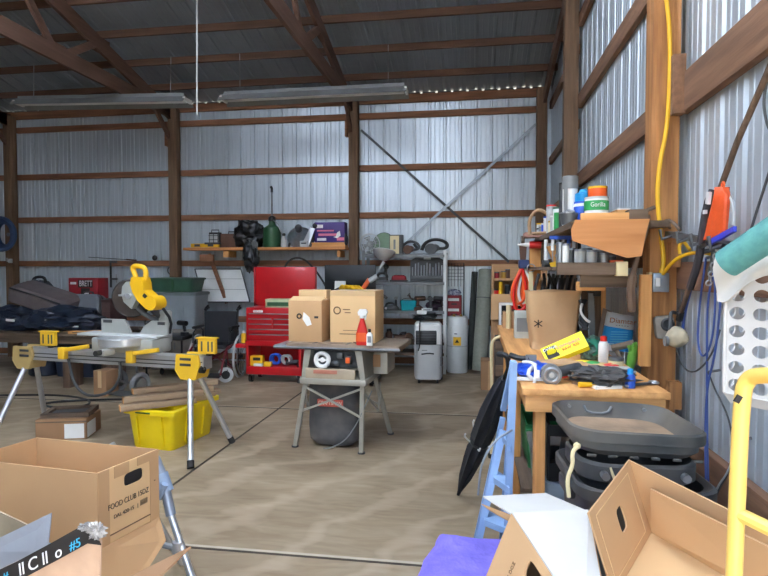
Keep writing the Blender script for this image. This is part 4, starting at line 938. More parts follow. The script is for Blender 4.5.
# cartons on the saw table
def carton(nm, label, loc, w_, d_, h_, rz, m=CARD, flap=None, mi=None):
    t = thing(nm, label, 'box', loc, rz); g = B()
    g.box((0, 0, h_/2), (w_, d_, h_), bev=.003); g.done('carton', m, t); return t
sc_ = lambda px0, px1, Y: at(px1, 330, Y=Y).x-at(px0, 330, Y=Y).x
w1 = sc_(289, 323, 4.62); zt1 = at(306, 297, Y=4.62).z
t = carton('cardboard_box', 'small carton with a torn white sticker on the saw table', (at(306, 330, Y=4.62).x, 4.62+.13, TZt), w1, .26, zt1-TZt-.03, R(-4), CARD)
hh = zt1-TZt-.03
g = B(); g.panel([(-w1/2, -.13, hh), (w1/2, -.13, hh), (w1/2, -.02, hh+.03), (-w1/2, -.02, hh+.03)], .004); g.done('top_flap', CARDL, t)
g = B(); g.panel([(-.01, -.132, hh*.72), (.04, -.132, hh*.6), (.06, -.132, hh*.42), (.02, -.132, hh*.38), (-.02, -.132, hh*.55)][::1], .002); g.done('torn_sticker', WHITEP, t)
g = B(); g.torus((-.05, -.131, hh*.62), .018, .006, (0, 1, 0)); g.done('printed_ring', INK, t); g = B(); g.box((.10, -.131, hh*.6), (.035, .002, .018)); g.done('printed_mark', INK, t)
w2 = sc_(299, 327, 4.95); zt2 = at(315, 290, Y=4.95).z
t = carton('cardboard_box', 'taller carton standing behind the stickered carton', (at(313, 330, Y=4.95).x+.0, 5.02, TZt), w2, .14, zt2-TZt, R(-3), CARDL)
g = B(); g.box((0, 0, zt2-TZt+.002), (.05, .14, .003)); g.done('tape_strip', TAPE, t)
w3 = sc_(331, 376.5, 4.62); zt3 = at(350, 291, Y=4.62).z
t = carton('cardboard_box', 'large taped carton at the middle of the saw table', (at(353.5, 330, Y=4.62).x, 4.62+.17, TZt), w3, .34, zt3-TZt, R(-3), CARDL)
hh = zt3-TZt
g = B(); g.box((0, -.1705, hh-.02), (w3, .003, .04)); g.box((0, 0, hh+.0), (w3*.98, .34, .003)); g.done('tape_strip', TAPE, t)
g = B(); g.torus((-.13, -.171, hh*.62), .028, .005, (0, 1, 0), n=24); g.box((-.05, -.171, hh*.64), (.06, .002, .008)); g.box((-.04, -.171, hh*.58), (.05, .002, .008)); g.box((.02, -.171, .07), (.26, .002, .006)); g.box((.02, -.171, .1), (.2, .002, .004)); g.done('printed_mark', INKB, t)
q = at(364, 341, Y=4.47)
t = thing('spray_bottle', 'red spray bottle with white trigger head on the saw table', 'bottle', (q.x-.02, 4.5, TZt))
g = B(); g.rr([(0, .045, .03), (.01, .048, .032), (.09, .046, .03), (.16, .03, .022), (.2, .016, .016), (.215, .016, .016)], rad=.02); g.done('bottle', REDP, t)
g = B(); g.cyl((0, 0, .213), (0, 0, .235), .02); g.prism([(-.03, .235), (.03, .235), (.045, .265), (.03, .285), (-.02, .285), (-.035, .26)], -.015, .015); g.prism([(.025, .24), (.035, .24), (.03, .2), (.02, .2)], -.008, .008); g.done('trigger_head', WHITE, t)
g = B(); g.rr([(.03, .049, .033), (.10, .048, .032)], rad=.02, cap0=False, cap1=False); g.done('label', ORG, t)
t = thing('bottle', 'small white labelled bottle right against the red spray bottle', 'bottle', (q.x+.045, 4.47, TZt))
g = B(); g.rr([(0, .024, .016), (.085, .024, .016), (.105, .012, .01)], rad=.01); g.done('bottle', WHITE, t); g = B(); g.cyl((0, 0, .105), (0, 0, .13), .011); g.done('cap', BLK, t); g = B(); g.box((0, -.017, .05), (.03, .002, .05)); g.done('printed_label', GREY, t)
g = B(); g.box((-.98+.02, 4.62, TZt+.004), (.03, .12, .006), rot=(0, 0, .5)); tag(g.done('wood_strip', OLDW, None), 'thin dark sliver of wood on the saw table', 'offcut')
# ================================================================ clutter along the left
TB = thing('work_table', 'low wooden table buried under bags at the far left', 'table', (-5.9, 7.45, 0))
g = B(); g.box((0, 0, .60), (2.3, 1.1, .04), bev=.004); g.done('table_top', OLDW, TB)
for sx in (-1, 1):
    for sy in (-1, 1): g = B(); g.box((sx*1.08, sy*.48, .29), (.09, .09, .58), bev=.004); g.done('leg', OLDWZ, TB)
g = B(); g.box((0, -.5, .54), (2.1, .04, .1)); g.done('apron', OLDW, TB)
NAVY = mat('dark_navy_film', (34, 44, 62), .38, amt=.3, scale=5, bump=.3)
def tp(px, py, Y): return at(px, py, Y=Y)
t = thing('plastic_bag', 'dark navy plastic sack spread over the left end of the table', 'bag', (tp(10, 330, 7.2).x, 7.3, .62))
g = B(); g.blob((0, 0, .16), (.42, .26, .19), .28, 7, 4, flat=.16, freq=2.2); g.done('sack', NAVY, t)
g = B(); g.box((.15, -.26, .16), (.12, .01, .03), rot=(.2, .1, .1)); g.done('white_tag', WHITEP, t)
t = thing('plastic_bag', 'dark navy plastic sack bulging in front of the grey case', 'bag', (tp(64, 330, 7.1).x, 7.15, .62))
g = B(); g.blob((0, 0, .16), (.55, .3, .2), .3, 9, 4, flat=.16, freq=2.3); g.done('sack', NAVY, t)
g = B(); g.box((-.08, -.23, .18), (.1, .01, .05), rot=(.3, -.3, .1)); g.box((.25, -.20, .1), (.16, .01, .02)); g.done('white_tag', WHITEP, t)
t = thing('tool_bag', 'dark bag with a yellow patch at the far left against the post', 'bag', (tp(24, 300, 7.5).x, 7.82, .62))
g = B(); g.blob((0, 0, .34), (.26, .22, .36), .2, 11, 4, flat=.34); g.done('bag_body', NAVY, t)
g = B(); g.panel([(-.06, -.24, .5), (.06, -.25, .55), (.10, -.25, .35), (.0, -.24, .3)], .02); g.done('yellow_patch', mat('olive_yellow', (150, 140, 60), .7), t)
g = B(); g.tube([(-.12, 0, .65), (-.1, 0, .74), (.08, 0, .75), (.1, 0, .64)], .022, smooth=2); g.done('strap', BLKF, t)
t = thing('seat_cushion', 'folded grey brown seat cushion slanting over the navy sacks', 'cushion', (tp(48, 300, 7.45).x, 7.40, .95), rot=(R(12), R(16), 0))
g = B(); g.rr([(.0, .42, .2), (.03, .45, .23), (.2, .45, .23), (.25, .4, .18)], rad=.08); g.done('cushion', mat('taupe_cloth', (108, 98, 98), .9, amt=.2), t)
g = B(); g.tube([(-.4, -.22, .22), (0, -.24, .24), (.4, -.22, .22)], .012); g.done('piping', BLKF, t)
xa2, xb2, za, zb_ = fb(67.5, 278, 97, 307, 7.75)
t = thing('product_box', 'dark red product box printed in black and white at the left', 'box', ((xa2+xb2)/2, 7.9, za-.28)); wq = xb2-xa2; hq = zb_-za
g = B(); g.box((0, 0, .14+hq/2), (wq, .26, hq+.28), bev=.004); g.done('carton', DRED, t)
g = B(); g.box((.04, -.132, .28+hq*.8), (wq*.5, .004, hq*.26)); g.box((.04, -.132, .28+hq*.4), (wq*.3, .004, hq*.5)); g.done('black_panel', INK, t)
text('BRETT', .12, INKW, t, (.05, -.138, .28+hq*.8), sx=.62); g = B(); g.box((-wq*.33, -.134, .28+hq*.82), (wq*.2, .004, .035)); g.box((.05, -.136, .28+hq*.42), (.09, .004, .06)); g.box((.04, -.136, .28+hq*.2), (wq*.34, .004, .02)); g.done('white_print', INKW, t)
xa2, xb2, za, zb_ = fb(62, 305, 93, 340, 7.35)
t = thing('hard_case', 'rounded grey hard case leaning below the red product box', 'case', ((xa2+xb2)/2, 7.52, .621), rot=(R(-8), 0, 0)); wq = (xb2-xa2)/2
g = B(); g.rr([(-.1, wq, .24), (-.08, wq, .25), (.08, wq, .25), (.1, wq-.02, .23)], rad=.09, M=Euler((PI/2, 0, 0)).to_matrix().to_4x4(), c=(0, 0, .25)); g.done('shell', mat('grey_case', (112, 116, 122), .45, amt=.1), t)
g = B(); g.rr([(-.012, wq+.006, .256), (.012, wq+.006, .256)], rad=.09, M=Euler((PI/2, 0, 0)).to_matrix().to_4x4(), c=(0, 0, .25)); g.done('seam', DGREY, t)
g = B(); g.tube([(-.08, 0, .5), (-.07, 0, .54), (.07, 0, .54), (.08, 0, .5)], .012, smooth=1); g.done('handle', DGREY, t)
# brown chest behind the case
t = thing('wood_box', 'dark brown wooden box at the right end of the buried table', 'box', (tp(103, 320, 7.6).x, 7.75, .62)); g = B(); g.box((0, 0, .2), (.3, .4, .4), bev=.006); g.done('box_body', mat('dark_brown_wood', (84, 58, 54), .7, kind='woodx'), t); g = B(); g.box((0, 0, .41), (.32, .42, .03), bev=.006); g.done('lid', mat('dark_brown_wood', (84, 58, 54)), t)
t = thing('wood_plank', 'short plank lying across the front of the buried table', 'plank', (tp(52, 338, 6.95).x, 6.98, .621), R(5)); g = B(); g.box((0, 0, .015), (.5, .1, .03), bev=.003); g.done('board', OLDW, t); g = B(); g.box((.2, 0, .032), (.06, .1, .003)); g.done('sawn_patch', PINE, t)
t = thing('wood_plank', 'tan plank end resting beside the grey case', 'plank', (tp(86, 335, 7.0).x, 7.0, .621), R(10)); g = B(); g.box((0, 0, .02), (.42, .12, .04), bev=.003); g.done('board', PINE, t); g = B(); g.box((0, -.061, .02), (.3, .003, .01)); g.done('pencil_mark', OLDW, t)
# totes on a steel cabinet
xa2, xb2, za, zb_ = fb(150, 292, 196, 345, 7.9); zt_ = at(170, 279, Y=7.9).z; zm_ = at(170, 292, Y=7.9).z; zl_ = at(170, 329, Y=7.9).z
t = thing('metal_cabinet', 'low dull brown cabinet under the stacked totes', 'cabinet', ((xa2+xb2)/2+.03, 8.1, 0)); g = B(); g.box((0, 0, zl_/2), (.72, .5, zl_), bev=.006); g.done('cabinet_body', mat('dull_taupe_paint', (132, 124, 116), .6), t)
for s in (-1, 1):
    g = B(); g.box((s*.175, -.255, zl_/2), (.34, .02, zl_*.92), bev=.004); d_ = g.done('door', mat('dull_taupe_paint', (132, 124, 116)), t); g = B(); g.box((s*.03, -.27, zl_*.6), (.015, .02, .1)); g.done('handle', DSTEEL, d_)
t = thing('storage_tote', 'grey translucent tote carrying the green tote', 'tote', ((xa2+xb2)/2+.02, 8.1, zl_)); hq = zm_-zl_; wq = (xb2-xa2)/2
g = B(); g.rr([(0, wq*.86, .19), (hq-.05, wq*.97, .225)], rad=.04); g.done('tote_wall', mat('grey_tote_plastic', (140, 148, 152), .35, amt=.12), t)
g = B(); g.rr([(hq-.05, wq*1.02, .24), (hq-.01, wq*1.02, .24), (hq, wq*.97, .22)], rad=.04); g.done('lid', mat('grey_lid', (116, 124, 126), .4), t)
for x in (-.12, .14): g = B(); g.box((x, -.222, hq*.45), (.03, .02, hq*.8), rot=(R(-5), 0, 0)); g.done('wall_rib', mat('grey_tote_plastic', (140, 148, 152)), t)
t = thing('storage_tote', 'flat dark green tote on top of the grey tote', 'tote', ((xa2+xb2)/2-.03, 8.1, zm_)); hq = zt_-zm_+.02
g = B(); g.rr([(0, wq*.86, .19), (hq-.035, wq*.95, .22)], rad=.04); g.done('tote_wall', mat('dark_green_plastic', (60, 96, 76), .45), t); g = B(); g.rr([(hq-.035, wq*1.0, .24), (hq-.008, wq*1.0, .24), (hq, wq*.95, .22)], rad=.04); g.done('lid', mat('dark_green_lid', (54, 84, 68), .45), t)
g = B(); g.box((.05, -.235, hq*.5), (.02, .02, hq*.9)); g.done('clip', GRN, t)
# dark tool heap in front of the totes
t = thing('tool_trolley', 'low black trolley loaded with dark hand tools', 'trolley', (at(181, 370, Y=7.2).x, 7.35, 0)); t.location.x -= .22; t.scale = (.85, 1, 1); g = B(); g.box((0, 0, .56), (.66, .44, .05), bev=.01); g.box((0, 0, .2), (.64, .42, .04), bev=.01); g.done('deck', BLKM, t)
for sx in (-1, 1):
    for sy in (-1, 1): g = B(); g.cyl((sx*.3, sy*.19, .08), (sx*.3, sy*.19, .56), .015); pl = g.done('leg', BLKM, t); g = B(); g.cyl((sx*.3-.012, sy*.19, .04), (sx*.3+.012, sy*.19, .04), .04); g.done('caster', RUB, pl)
heap = [(-.22, -.1, 'black drill at the left of the dark trolley'), (-.02, -.12, 'black drill in the middle of the dark trolley'), (.2, -.08, 'black drill at the right of the dark trolley')]
for i, (x, y, lab) in enumerate(heap): drill(lab, (t.location.x+x, 7.35+y, .585), R(40+60*i), BLK, BLKM)
# things under the saw stand
p = at(102, 396, Z=0)
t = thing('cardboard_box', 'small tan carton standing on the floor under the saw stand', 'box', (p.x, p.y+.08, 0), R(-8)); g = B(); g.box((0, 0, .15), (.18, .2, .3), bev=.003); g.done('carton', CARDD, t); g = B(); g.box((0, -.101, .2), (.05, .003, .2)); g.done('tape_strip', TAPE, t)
p = at(124, 396, Z=0)
t = thing('hand_truck', 'grey two wheeled cart frame behind the saw stand', 'cart', (p.x, p.y+.1, 0), R(-20))
for s in (-1, 1):
    g = B(); g.torus((s*.2, 0, .14), .11, .03, (1, .35*0, 0), n=24); wl = g.done('wheel', GREY, t); g = B(); g.cyl((s*.2-.03, 0, .14), (s*.2+.03, 0, .14), .07, n=20); g.done('hub', STEEL, wl)
    g = B(); g.tube([(s*.15, .02, .14), (s*.14, -.02, .5), (s*.14, -.1, .62)], .016); g.done('upright', DSTEEL, t)
g = B(); g.cyl((-.22, 0, .14), (.22, 0, .14), .014); g.tube([(-.14, -.05, .55), (.14, -.05, .55)], .014); g.box((0, -.1, .03), (.34, .2, .012)); g.done('axle_frame', DSTEEL, t)
p = at(82, 400, Z=0)
t = thing('wood_bench', 'rough wooden bench with uprights under the far saw stand end', 'bench', (at(95, 380, Y=6.6).x, 6.6, 0))
g = B(); g.box((0, 0, .42), (.8, .3, .04), bev=.003); g.done('seat', OLDW, t)
for sx in (-1, 1): g = B(); g.box((sx*.3, 0, .2), (.09, .26, .4)); g.done('leg', OLDWZ, t)
g = B(); random.seed(3)
p = at(70, 404, Z=0)
t = thing('cable_coil', 'thin dark cable looped on the floor under the saw stand', 'cable', (p.x, p.y, 0)); g.tube([(-1.6, .1, .01), (-1.0, .25, .01), (-.4, .35, .012), (.1, .2, .012), (.3, -.1, .012), (0, -.25, .012), (-.3, -.1, .02), (.0, .1, .02), (.4, .25, .012), (.9, .3, .012), (1.5, .5, .01)], .012, smooth=3); g.done('cable', BLK, t)
p = at(55, 440, Z=0)
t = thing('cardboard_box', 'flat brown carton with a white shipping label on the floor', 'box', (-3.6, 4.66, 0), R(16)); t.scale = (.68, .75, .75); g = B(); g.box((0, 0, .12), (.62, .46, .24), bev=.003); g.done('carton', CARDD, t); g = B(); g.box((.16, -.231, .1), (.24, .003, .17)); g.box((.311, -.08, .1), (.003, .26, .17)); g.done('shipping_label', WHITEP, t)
g = B(); g.box((0, 0, .2415), (.62, .06, .003)); g.box((0, -.231, .21), (.62, .003, .012)); g.done('tape_strip', OLDW, t)
t = thing('framed_picture', 'shallow dark picture frame lying on the labelled floor carton', 'frame', (-3.6, 4.68, .183), R(20)); t.scale = (.7, .75, 1)
g = B()
for s in (-1, 1): g.box((s*.25, 0, .02), (.06, .42, .04)); g.box((0, s*.18, .02), (.5, .06, .04))
g.done('frame_side', OLDW, t); g = B(); g.box((0, 0, .012), (.46, .32, .008)); g.done('backing', DGREY, t)
# small things on the girts
p0 = at(88, 253, Y=8.72); p1 = at(135, 258, Y=8.72)
t = thing('fishing_rod', 'thin dark rod lying along the girt at the left bay', 'rod', p1); g = B(); g.tube([(p0.x, 8.73, 1.68), (p1.x, 8.73, 1.63)], .006, n=6); g.done('rod', BLK, t, world=True); g = B(); g.tube([(p1.x-.16, 8.73, 1.64), (p1.x+.02, 8.73, 1.628)], .012, n=8); g.done('grip', BROWN, t, world=True)
p = at(153, 257, Y=8.7); g = B(); g.blob((p.x, 8.75, 1.665), (.045, .03, .045), .05, 1, 3); tag(g.done('rubber_ball', BLK), 'small black ball sitting on the girt left of the wall post', 'ball')
p = at(108, 270, Y=8.6)
t = thing('hand_clamp', 'dark bar clamp hanging from the girt left of the saw', 'clamp', (p.x-.02, 8.70, 1.2)); g = B(); g.box((0, 0, .2), (.03, .012, .44)); g.done('bar', BLK, t); g = B(); g.box((.05, 0, .4), (.13, .02, .03)); g.box((.05, 0, .12), (.13, .02, .03)); g.done('jaw', DGREY, t); g = B(); g.cyl((.1, 0, .06), (.1, 0, .2), .01); g.done('screw', STEEL, t)
p = at(168, 268, Y=8.6)
t = thing('hose_coil', 'thin grey wire coil hanging on the girt beside the left post', 'coil', (p.x, 8.71, 1.38)); g = B(); g.torus((0, 0, .08), .07, .007, (0, 1, 0)); g.torus((.01, -.015, .075), .065, .007, (0, 1, .1)); g.done('coil', DGREY, t)
p = at(15, 265, Y=8.5)
t = thing('wall_hook', 'small pale clip screwed to the far left post', 'hook', (-7.68, 8.60, 1.62)); g = B(); g.box((0, 0, 0), (.07, .03, .07), bev=.008); g.done('plate', LGREY, t); g = B(); g.tube([(0, -.02, 0), (0, -.07, -.01), (0, -.07, .05)], .008); g.done('hook', STEEL, t)
p = at(1, 235, Y=8.4)
t = thing('hose_reel', 'blue hose bundle hanging at the left edge by the post', 'hose', (p.x-.05, 8.45, p.z-.28)); g = B()
for i in range(4): g.torus((0, .03*i, .3), .26-.02*i, .035, (.1*i, 1, .05), n=30)
g.done('coil', mat('slate_blue_rubber', (58, 82, 120), .6), t); g = B(); g.cyl((0, .15, .3), (0, .30, .3), .03); g.done('hanger', DSTEEL, t)
# shadowy cabinet at the far left under the table
t = thing('plastic_drum', 'dark blue plastic drum beneath the buried table', 'drum', (at(30, 360, Y=7.0).x, 7.3, 0)); g = B(); g.lathe([(.2, 0), (.22, .02), (.22, .16), (.23, .18), (.22, .2), (.22, .38), (.23, .4), (.22, .42), (.21, .54)], n=28); g.done('drum_wall', NAVY, t); g = B(); g.lathe([(.205, .54), (.21, .56), (.19, .565)], n=28); g.done('lid', NAVY, t)
t = thing('plastic_drum', 'dark blue tub standing right of the drum under the table', 'tub', (at(66, 360, Y=7.0).x, 7.35, 0)); g = B(); g.rr([(0, .28, .2), (.42, .31, .23), (.44, .33, .25), (.47, .33, .25)], rad=.05); g.done('tub_wall', NAVY, t); g = B(); g.rr([(.47, .33, .25), (.5, .31, .23)], rad=.05); g.done('lid', BLK, t)
# ================================================================ workbench along the right wall
BX0, BX1, BY0, BY1, BZ = .222, .79, 2.53, 5.3, .985
t = thing('workbench', 'long yellow pine workbench standing along the right wall', 'workbench', ((BX0+BX1)/2, (BY0+BY1)/2, 0))
w_, d_ = BX1-BX0, BY1-BY0
g = B(); g.box((0, 0, BZ-.015), (w_+.03, d_+.03, .03), bev=.004); g.done('bench_top', PINEY, t)
for s in (-1, 1): g = B(); g.box((0, s*(d_/2-.02), BZ-.067), (w_, .04, .072), bev=.003); g.done('apron', PINE, t)
for s in (-1, 1): g = B(); g.box((s*(w_/2-.02), 0, BZ-.067), (.038, d_-.08, .072), bev=.003); g.done('apron', PINEY, t)
for sx in (-1, 1):
    for sy in (-1, 0, 1): g = B(); g.box((sx*(w_/2-.065), sy*(d_/2-.07), (BZ-.03)/2), (.045, .09, BZ-.03), bev=.003); g.done('leg', PINEZ, t)
g = B(); g.box((0, .36, .24), (w_-.1, d_-.85, .02)); g.done('lower_shelf', OLDWY, t)
# shelf tower standing on the bench: two uprights, two shelves, plywood end
SX0, SX1 = .46, .99
t = thing('bench_shelf', 'rough plank shelf tower with a plywood end over the workbench', 'shelf', ((SX0+SX1)/2, 3.95, BZ+.001)); o = t.location
ZU = 1.745-BZ; ZL = 1.465-BZ
q = lambda x, y, z: Vector((x, y, z))-o
def fpt(px, py, Y): p = at(px, py, Y=Y); return (p.x-o.x, p.z-o.z)
g = B(); g.prism([fpt(575, 220, 3.1), fpt(649, 219, 3.1), fpt(645, 234, 3.1), fpt(641, 256, 3.1), fpt(627, 258, 3.1), fpt(572, 241, 3.1), fpt(571, 229, 3.1)], 3.085-o.y, 3.105-o.y); g.done('plywood_end', PLY, t)
g = B(); g.box((.02, .12, ZU-.02), (.49, 1.86, .035), bev=.003); g.done('upper_shelf', OLDWY, t)
a0 = at(581, 219, Y=3.12); a1 = at(629, 219, Y=3.12)
g = B(); g.box(((a0.x+a1.x)/2-o.x, 3.13-o.y, ZU+.014), (a1.x-a0.x, .04, .048), bev=.003); g.done('front_cleat', PINE, t)
g = B(); g.box((at(637, 212, Y=3.14).x-o.x, 3.15-o.y, ZU+.025), (.09, .09, .055), bev=.003); g.done('grey_block', OLDW, t)
l0 = at(556, 270, Y=3.15); l1 = at(627, 270, Y=3.15)
g = B(); g.box(((l0.x+l1.x)/2-o.x, .12, ZL+.03), (l1.x-l0.x, 1.5, .022), bev=.003); g.box(((l0.x+l1.x)/2-o.x-.02, 3.16-o.y, ZL+.03), (l1.x-l0.x-.05, .03, .066), bev=.003); g.done('lower_shelf', OLDW, t)
g = B(); g.box((l1.x-o.x-.028, 3.152-o.y, ZL+.03), (.056, .05, .075), bev=.003); g.done('cream_block', CREAM, t)
p = at(625, 280, Y=3.2); g = B(); pa_ = at(586, 280, Y=3.25); g.box(((pa_.x+p.x)/2-o.x+.02, 3.25-o.y, ZL-.035), (p.x-pa_.x+.1, .04, .07)); g.done('under_rail', OLDW, t)
sA = at(530, 243, Y=4.72); sB = at(540, 243, Y=4.72)
g = B(); g.box(((sA.x+sB.x)/2-o.x, 4.72-o.y, ZU/2-.05), (.085, .05, ZU-.06), bev=.003); g.done('upright', PINEZ, t)
sA = at(601, 300, Y=4.0); g = B(); g.box((sA.x-o.x, 4.0-o.y, ZL/2), (.05, .06, ZL), bev=.003); g.done('upright', PINEZ, t)
p = at(600, 285, Y=3.3); g = B(); g.box((p.x-o.x-.05, 3.3-o.y, ZL-.065), (.15, .04, .05), bev=.003); g.done('shelf_cleat', PINE, t)
p0 = at(641, 272, Y=3.17); p1 = at(636, 400, Y=3.17)
g = B(); g.box((.885-o.x, 3.19-o.y, .24), (.055, .045, .48), bev=.003); g.done('upright', PINEZ, t)
g = B(); g.box((SX1-o.x-.05, .35, ZU+.0), (.04, 1.0, .12)); g.done('wall_cleat', OLDWY, t)
# old grey stick beside the post
t = thing('wood_stick', 'bent grey weathered stick leaning against the yellow post', 'stick', at(629, 300, Y=3.12))
g = B(); g.tube([at(632, 312, Y=3.12), at(630, 285, Y=3.12), at(638, 255, Y=3.13), at(645, 232, Y=3.14), at(646, 215, Y=3.14)], lambda f: .017+.006*math.sin(f*9), smooth=2); g.done('stick', OLDWZ, t, world=True)
g = B(); g.tube([at(640, 219, Y=3.12), at(648, 210, Y=3.12), at(655, 207, Y=3.12)], .01); g.done('twig', OLDW, t, world=True)
t = thing('wood_scrap', 'small white ended wood scrap lying on the upper bench shelf', 'offcut', (at(620, 212, Y=3.3).x, 3.32, 1.76-.0)); g = B(); g.box((0, 0, .025), (.07, .2, .05), bev=.003); g.done('board', PINE, t); g = B(); g.box((0, 0, .052), (.068, .2, .006)); g.done('white_top', WHITEP, t)
UZ = 1.7425
# paint cans on the top shelf
def can(nm, label, px, Y, r, h, z, mb, mlid, band=None, cat='can', taper=1.0, tilt=None):
    x = at(px, 230, Y=Y).x
    if abs(z-1.7425) < .01 and px <= 566: Y = min(at(px, 230, X=.53).y, 4.93); x = .51+r; h *= 1.35
    t = thing(nm, label, cat, (x, Y, z), rot=tilt or (0, 0, 0))
    g = B(); g.lathe([(r*.97*taper, 0), (r*taper, .006), (r, h-.008), (r*.97, h)], n=28); g.done('can_body', mb, t)
    g = B(); g.lathe([(r*1.02, h-.006), (r*1.03, h), (r*1.0, h+.006), (r*.9, h+.004)], n=28); g.done('lid', mlid, t)
    if band: g = B(); g.lathe([(r+.001, h*.2), (r+.0025, h*.22), (r+.0025, h*.8), (r+.001, h*.82)], n=28, cap0=False, cap1=False); g.done('label_band', band, t)
    return t, x
t, x = can('paint_can', 'red rimmed shallow can at the bottom of the can stack', 597, 3.3, .062, .05, 1.74, REDP, WHITEP)
t, x = can('paint_can', 'green labelled can in the middle of the can stack', 596, 3.33, .062, .085, 1.797, WHITE, LGREY, GRNB)
text('Gorilla', .035, INKW, t, (-.005, -.068, .045), sx=.8)
t, x = can('paint_can', 'orange and yellow can on top of the green can', 597, 3.33, .05, .05, 1.89, ORG, YEL)
t, x = can('plastic_jar', 'blue topped white tub beside the stacked cans', 583, 3.45, .05, .13, UZ, WHITE, BLU, BLU, 'jar'); g = B(); g.lathe([(.045, .13), (.047, .135), (.047, .18), (.025, .19), (.02, .205)]); g.done('blue_cap', BLUB, t)
x = at(570, 200, Y=3.5).x
t = thing('cartridge_tube', 'tall pale tube with a grey cap on the upper bench shelf', 'tube', (x, 3.5, UZ)); g = B(); g.lathe([(.042, 0), (.042, .22)], n=24); g.done('tube', WHITE, t); g = B(); g.lathe([(.046, .215), (.046, .285), (.042, .29)], n=24); g.done('cap', GREY, t); g = B(); g.box((-.03, -.035, .11), (.02, .02, .21)); g.done('grey_label', GREY, t)
for px, Y, r, h, mb, ml, lab in ((562, 3.75, .03, .2, DGREY, BLK, 'dark tall tin behind the tall pale tube'), (556, 3.9, .032, .11, WHITE, GRN, 'white bottle with a green cap on the upper bench shelf'), (549, 4.0, .035, .15, LGREY, REDP, 'pale bottle with a red cap on the upper bench shelf'),
                                 (541, 4.3, .03, .07, GREY, LGREY, 'small grey tin near the far end of the upper bench shelf'), (546, 4.25, .028, .1, WHITE, BLU, 'white bottle with a blue cap near the far shelf end'), (549, 4.15, .024, .12, REDP, WHITE, 'red bottle with a white cap on the upper bench shelf'), (557, 3.55, .02, .09, GRNB, WHITE, 'small green bottle with a white cap in front on the upper shelf'), (551, 3.45, .018, .06, CREAM, BRASS, 'little cream tin with a brass lid in front on the upper shelf'), (546, 3.8, .02, .085, ORG, BLK, 'small orange bottle with a black cap on the upper shelf edge'), (538, 4.2, .022, .09, WHITE, YEL, 'white bottle with a yellow cap on the upper shelf edge'), (566, 3.62, .022, .17, WHITE, DRED, 'slim white can with a dark red cap by the tall tube'), (535, 4.55, .03, .06, LGREY, BLK, 'low pale tin at the far end of the upper bench shelf'), (553, 3.65, .022, .08, LGREY, WHITE, 'small white tin in front on the upper bench shelf'), (544, 4.0, .022, .07, BLU, WHITE, 'small blue tin in front on the upper bench shelf')):
    can('bottle', lab, px, Y, r, h, UZ, mb, ml, None, 'bottle')
x = at(552, 205, Y=4.05).x
t = thing('wicker_basket', 'tan basket leaning behind the bottles on the upper shelf', 'basket', (.64, 4.6, UZ), rot=(0, R(-18), 0)); t.scale = (.62, .62, .8); g = B(); g.lathe([(.07, 0), (.1, .02), (.12, .14), (.125, .15), (.11, .15), (.09, .03)], n=24); g.done('basket_wall', mat('tan_wicker', (176, 140, 90), .85, amt=.4, scale=40), t); g = B(); g.torus((0, 0, .15), .12, .009); g.done('rim', mat('tan_wicker', (176, 140, 90)), t)
x = at(553, 200, Y=4.0).x
t = thing('small_box', 'little cream box among the bottles on the upper shelf', 'box', (x+.06, 4.3, UZ)); g = B(); g.box((0, 0, .09), (.06, .06, .18), bev=.002); g.done('carton', CREAM, t); g = B(); g.box((0, -.031, .1), (.04, .002, .05)); g.done('print', DRED, t)
x = at(540, 220, Y=4.5).x
t = thing('rope_coil', 'loop of tan rope standing at the far end of the upper shelf', 'rope', (x-.0, 4.42, UZ)); g = B(); g.tube([(-.08, 0, .005), (-.09, 0, .12), (-.03, 0, .2), (.05, 0, .16), (.08, 0, .06)], .013, smooth=2); g.done('loop', mat('tan_rope', (178, 146, 112), .9, amt=.3, scale=60), t); g = B(); g.torus((0, -.03, .012), .06, .011); g.done('coil', mat('tan_rope', (178, 146, 112)), t)
x = at(541, 225, Y=4.6).x
t = thing('plank_end', 'pinkish board end jutting at the far end of the upper shelf', 'board', (x+.06, 4.46, UZ-.0), 0); t.location = (at(541, 226, Y=4.25).x, 4.7, UZ-.004); g = B(); g.box((.02, 0, .02), (.2, .2, .04), bev=.004); g.done('board', mat('pinkish_wood', (186, 140, 124), .8, kind='woody'), t); g = B(); g.box((.02, -.101, .02), (.19, .003, .034)); g.done('sawn_end', mat('pinkish_wood', (186, 140, 124)), t)
# grater like grey netted pile
t = thing('nail_bucket', 'dull grey tub of fixings at the front of the upper shelf', 'tub', (at(569, 225, Y=3.35).x, 3.36, UZ)); g = B(); g.lathe([(.04, 0), (.05, .06), (.046, .06), (.04, .03)], n=24); g.done('tub_wall', DSTEEL, t); g = B(); g.blob((0, 0, .055), (.042, .042, .03), .5, 3, 3, freq=5); g.done('fixings', STEEL, t)
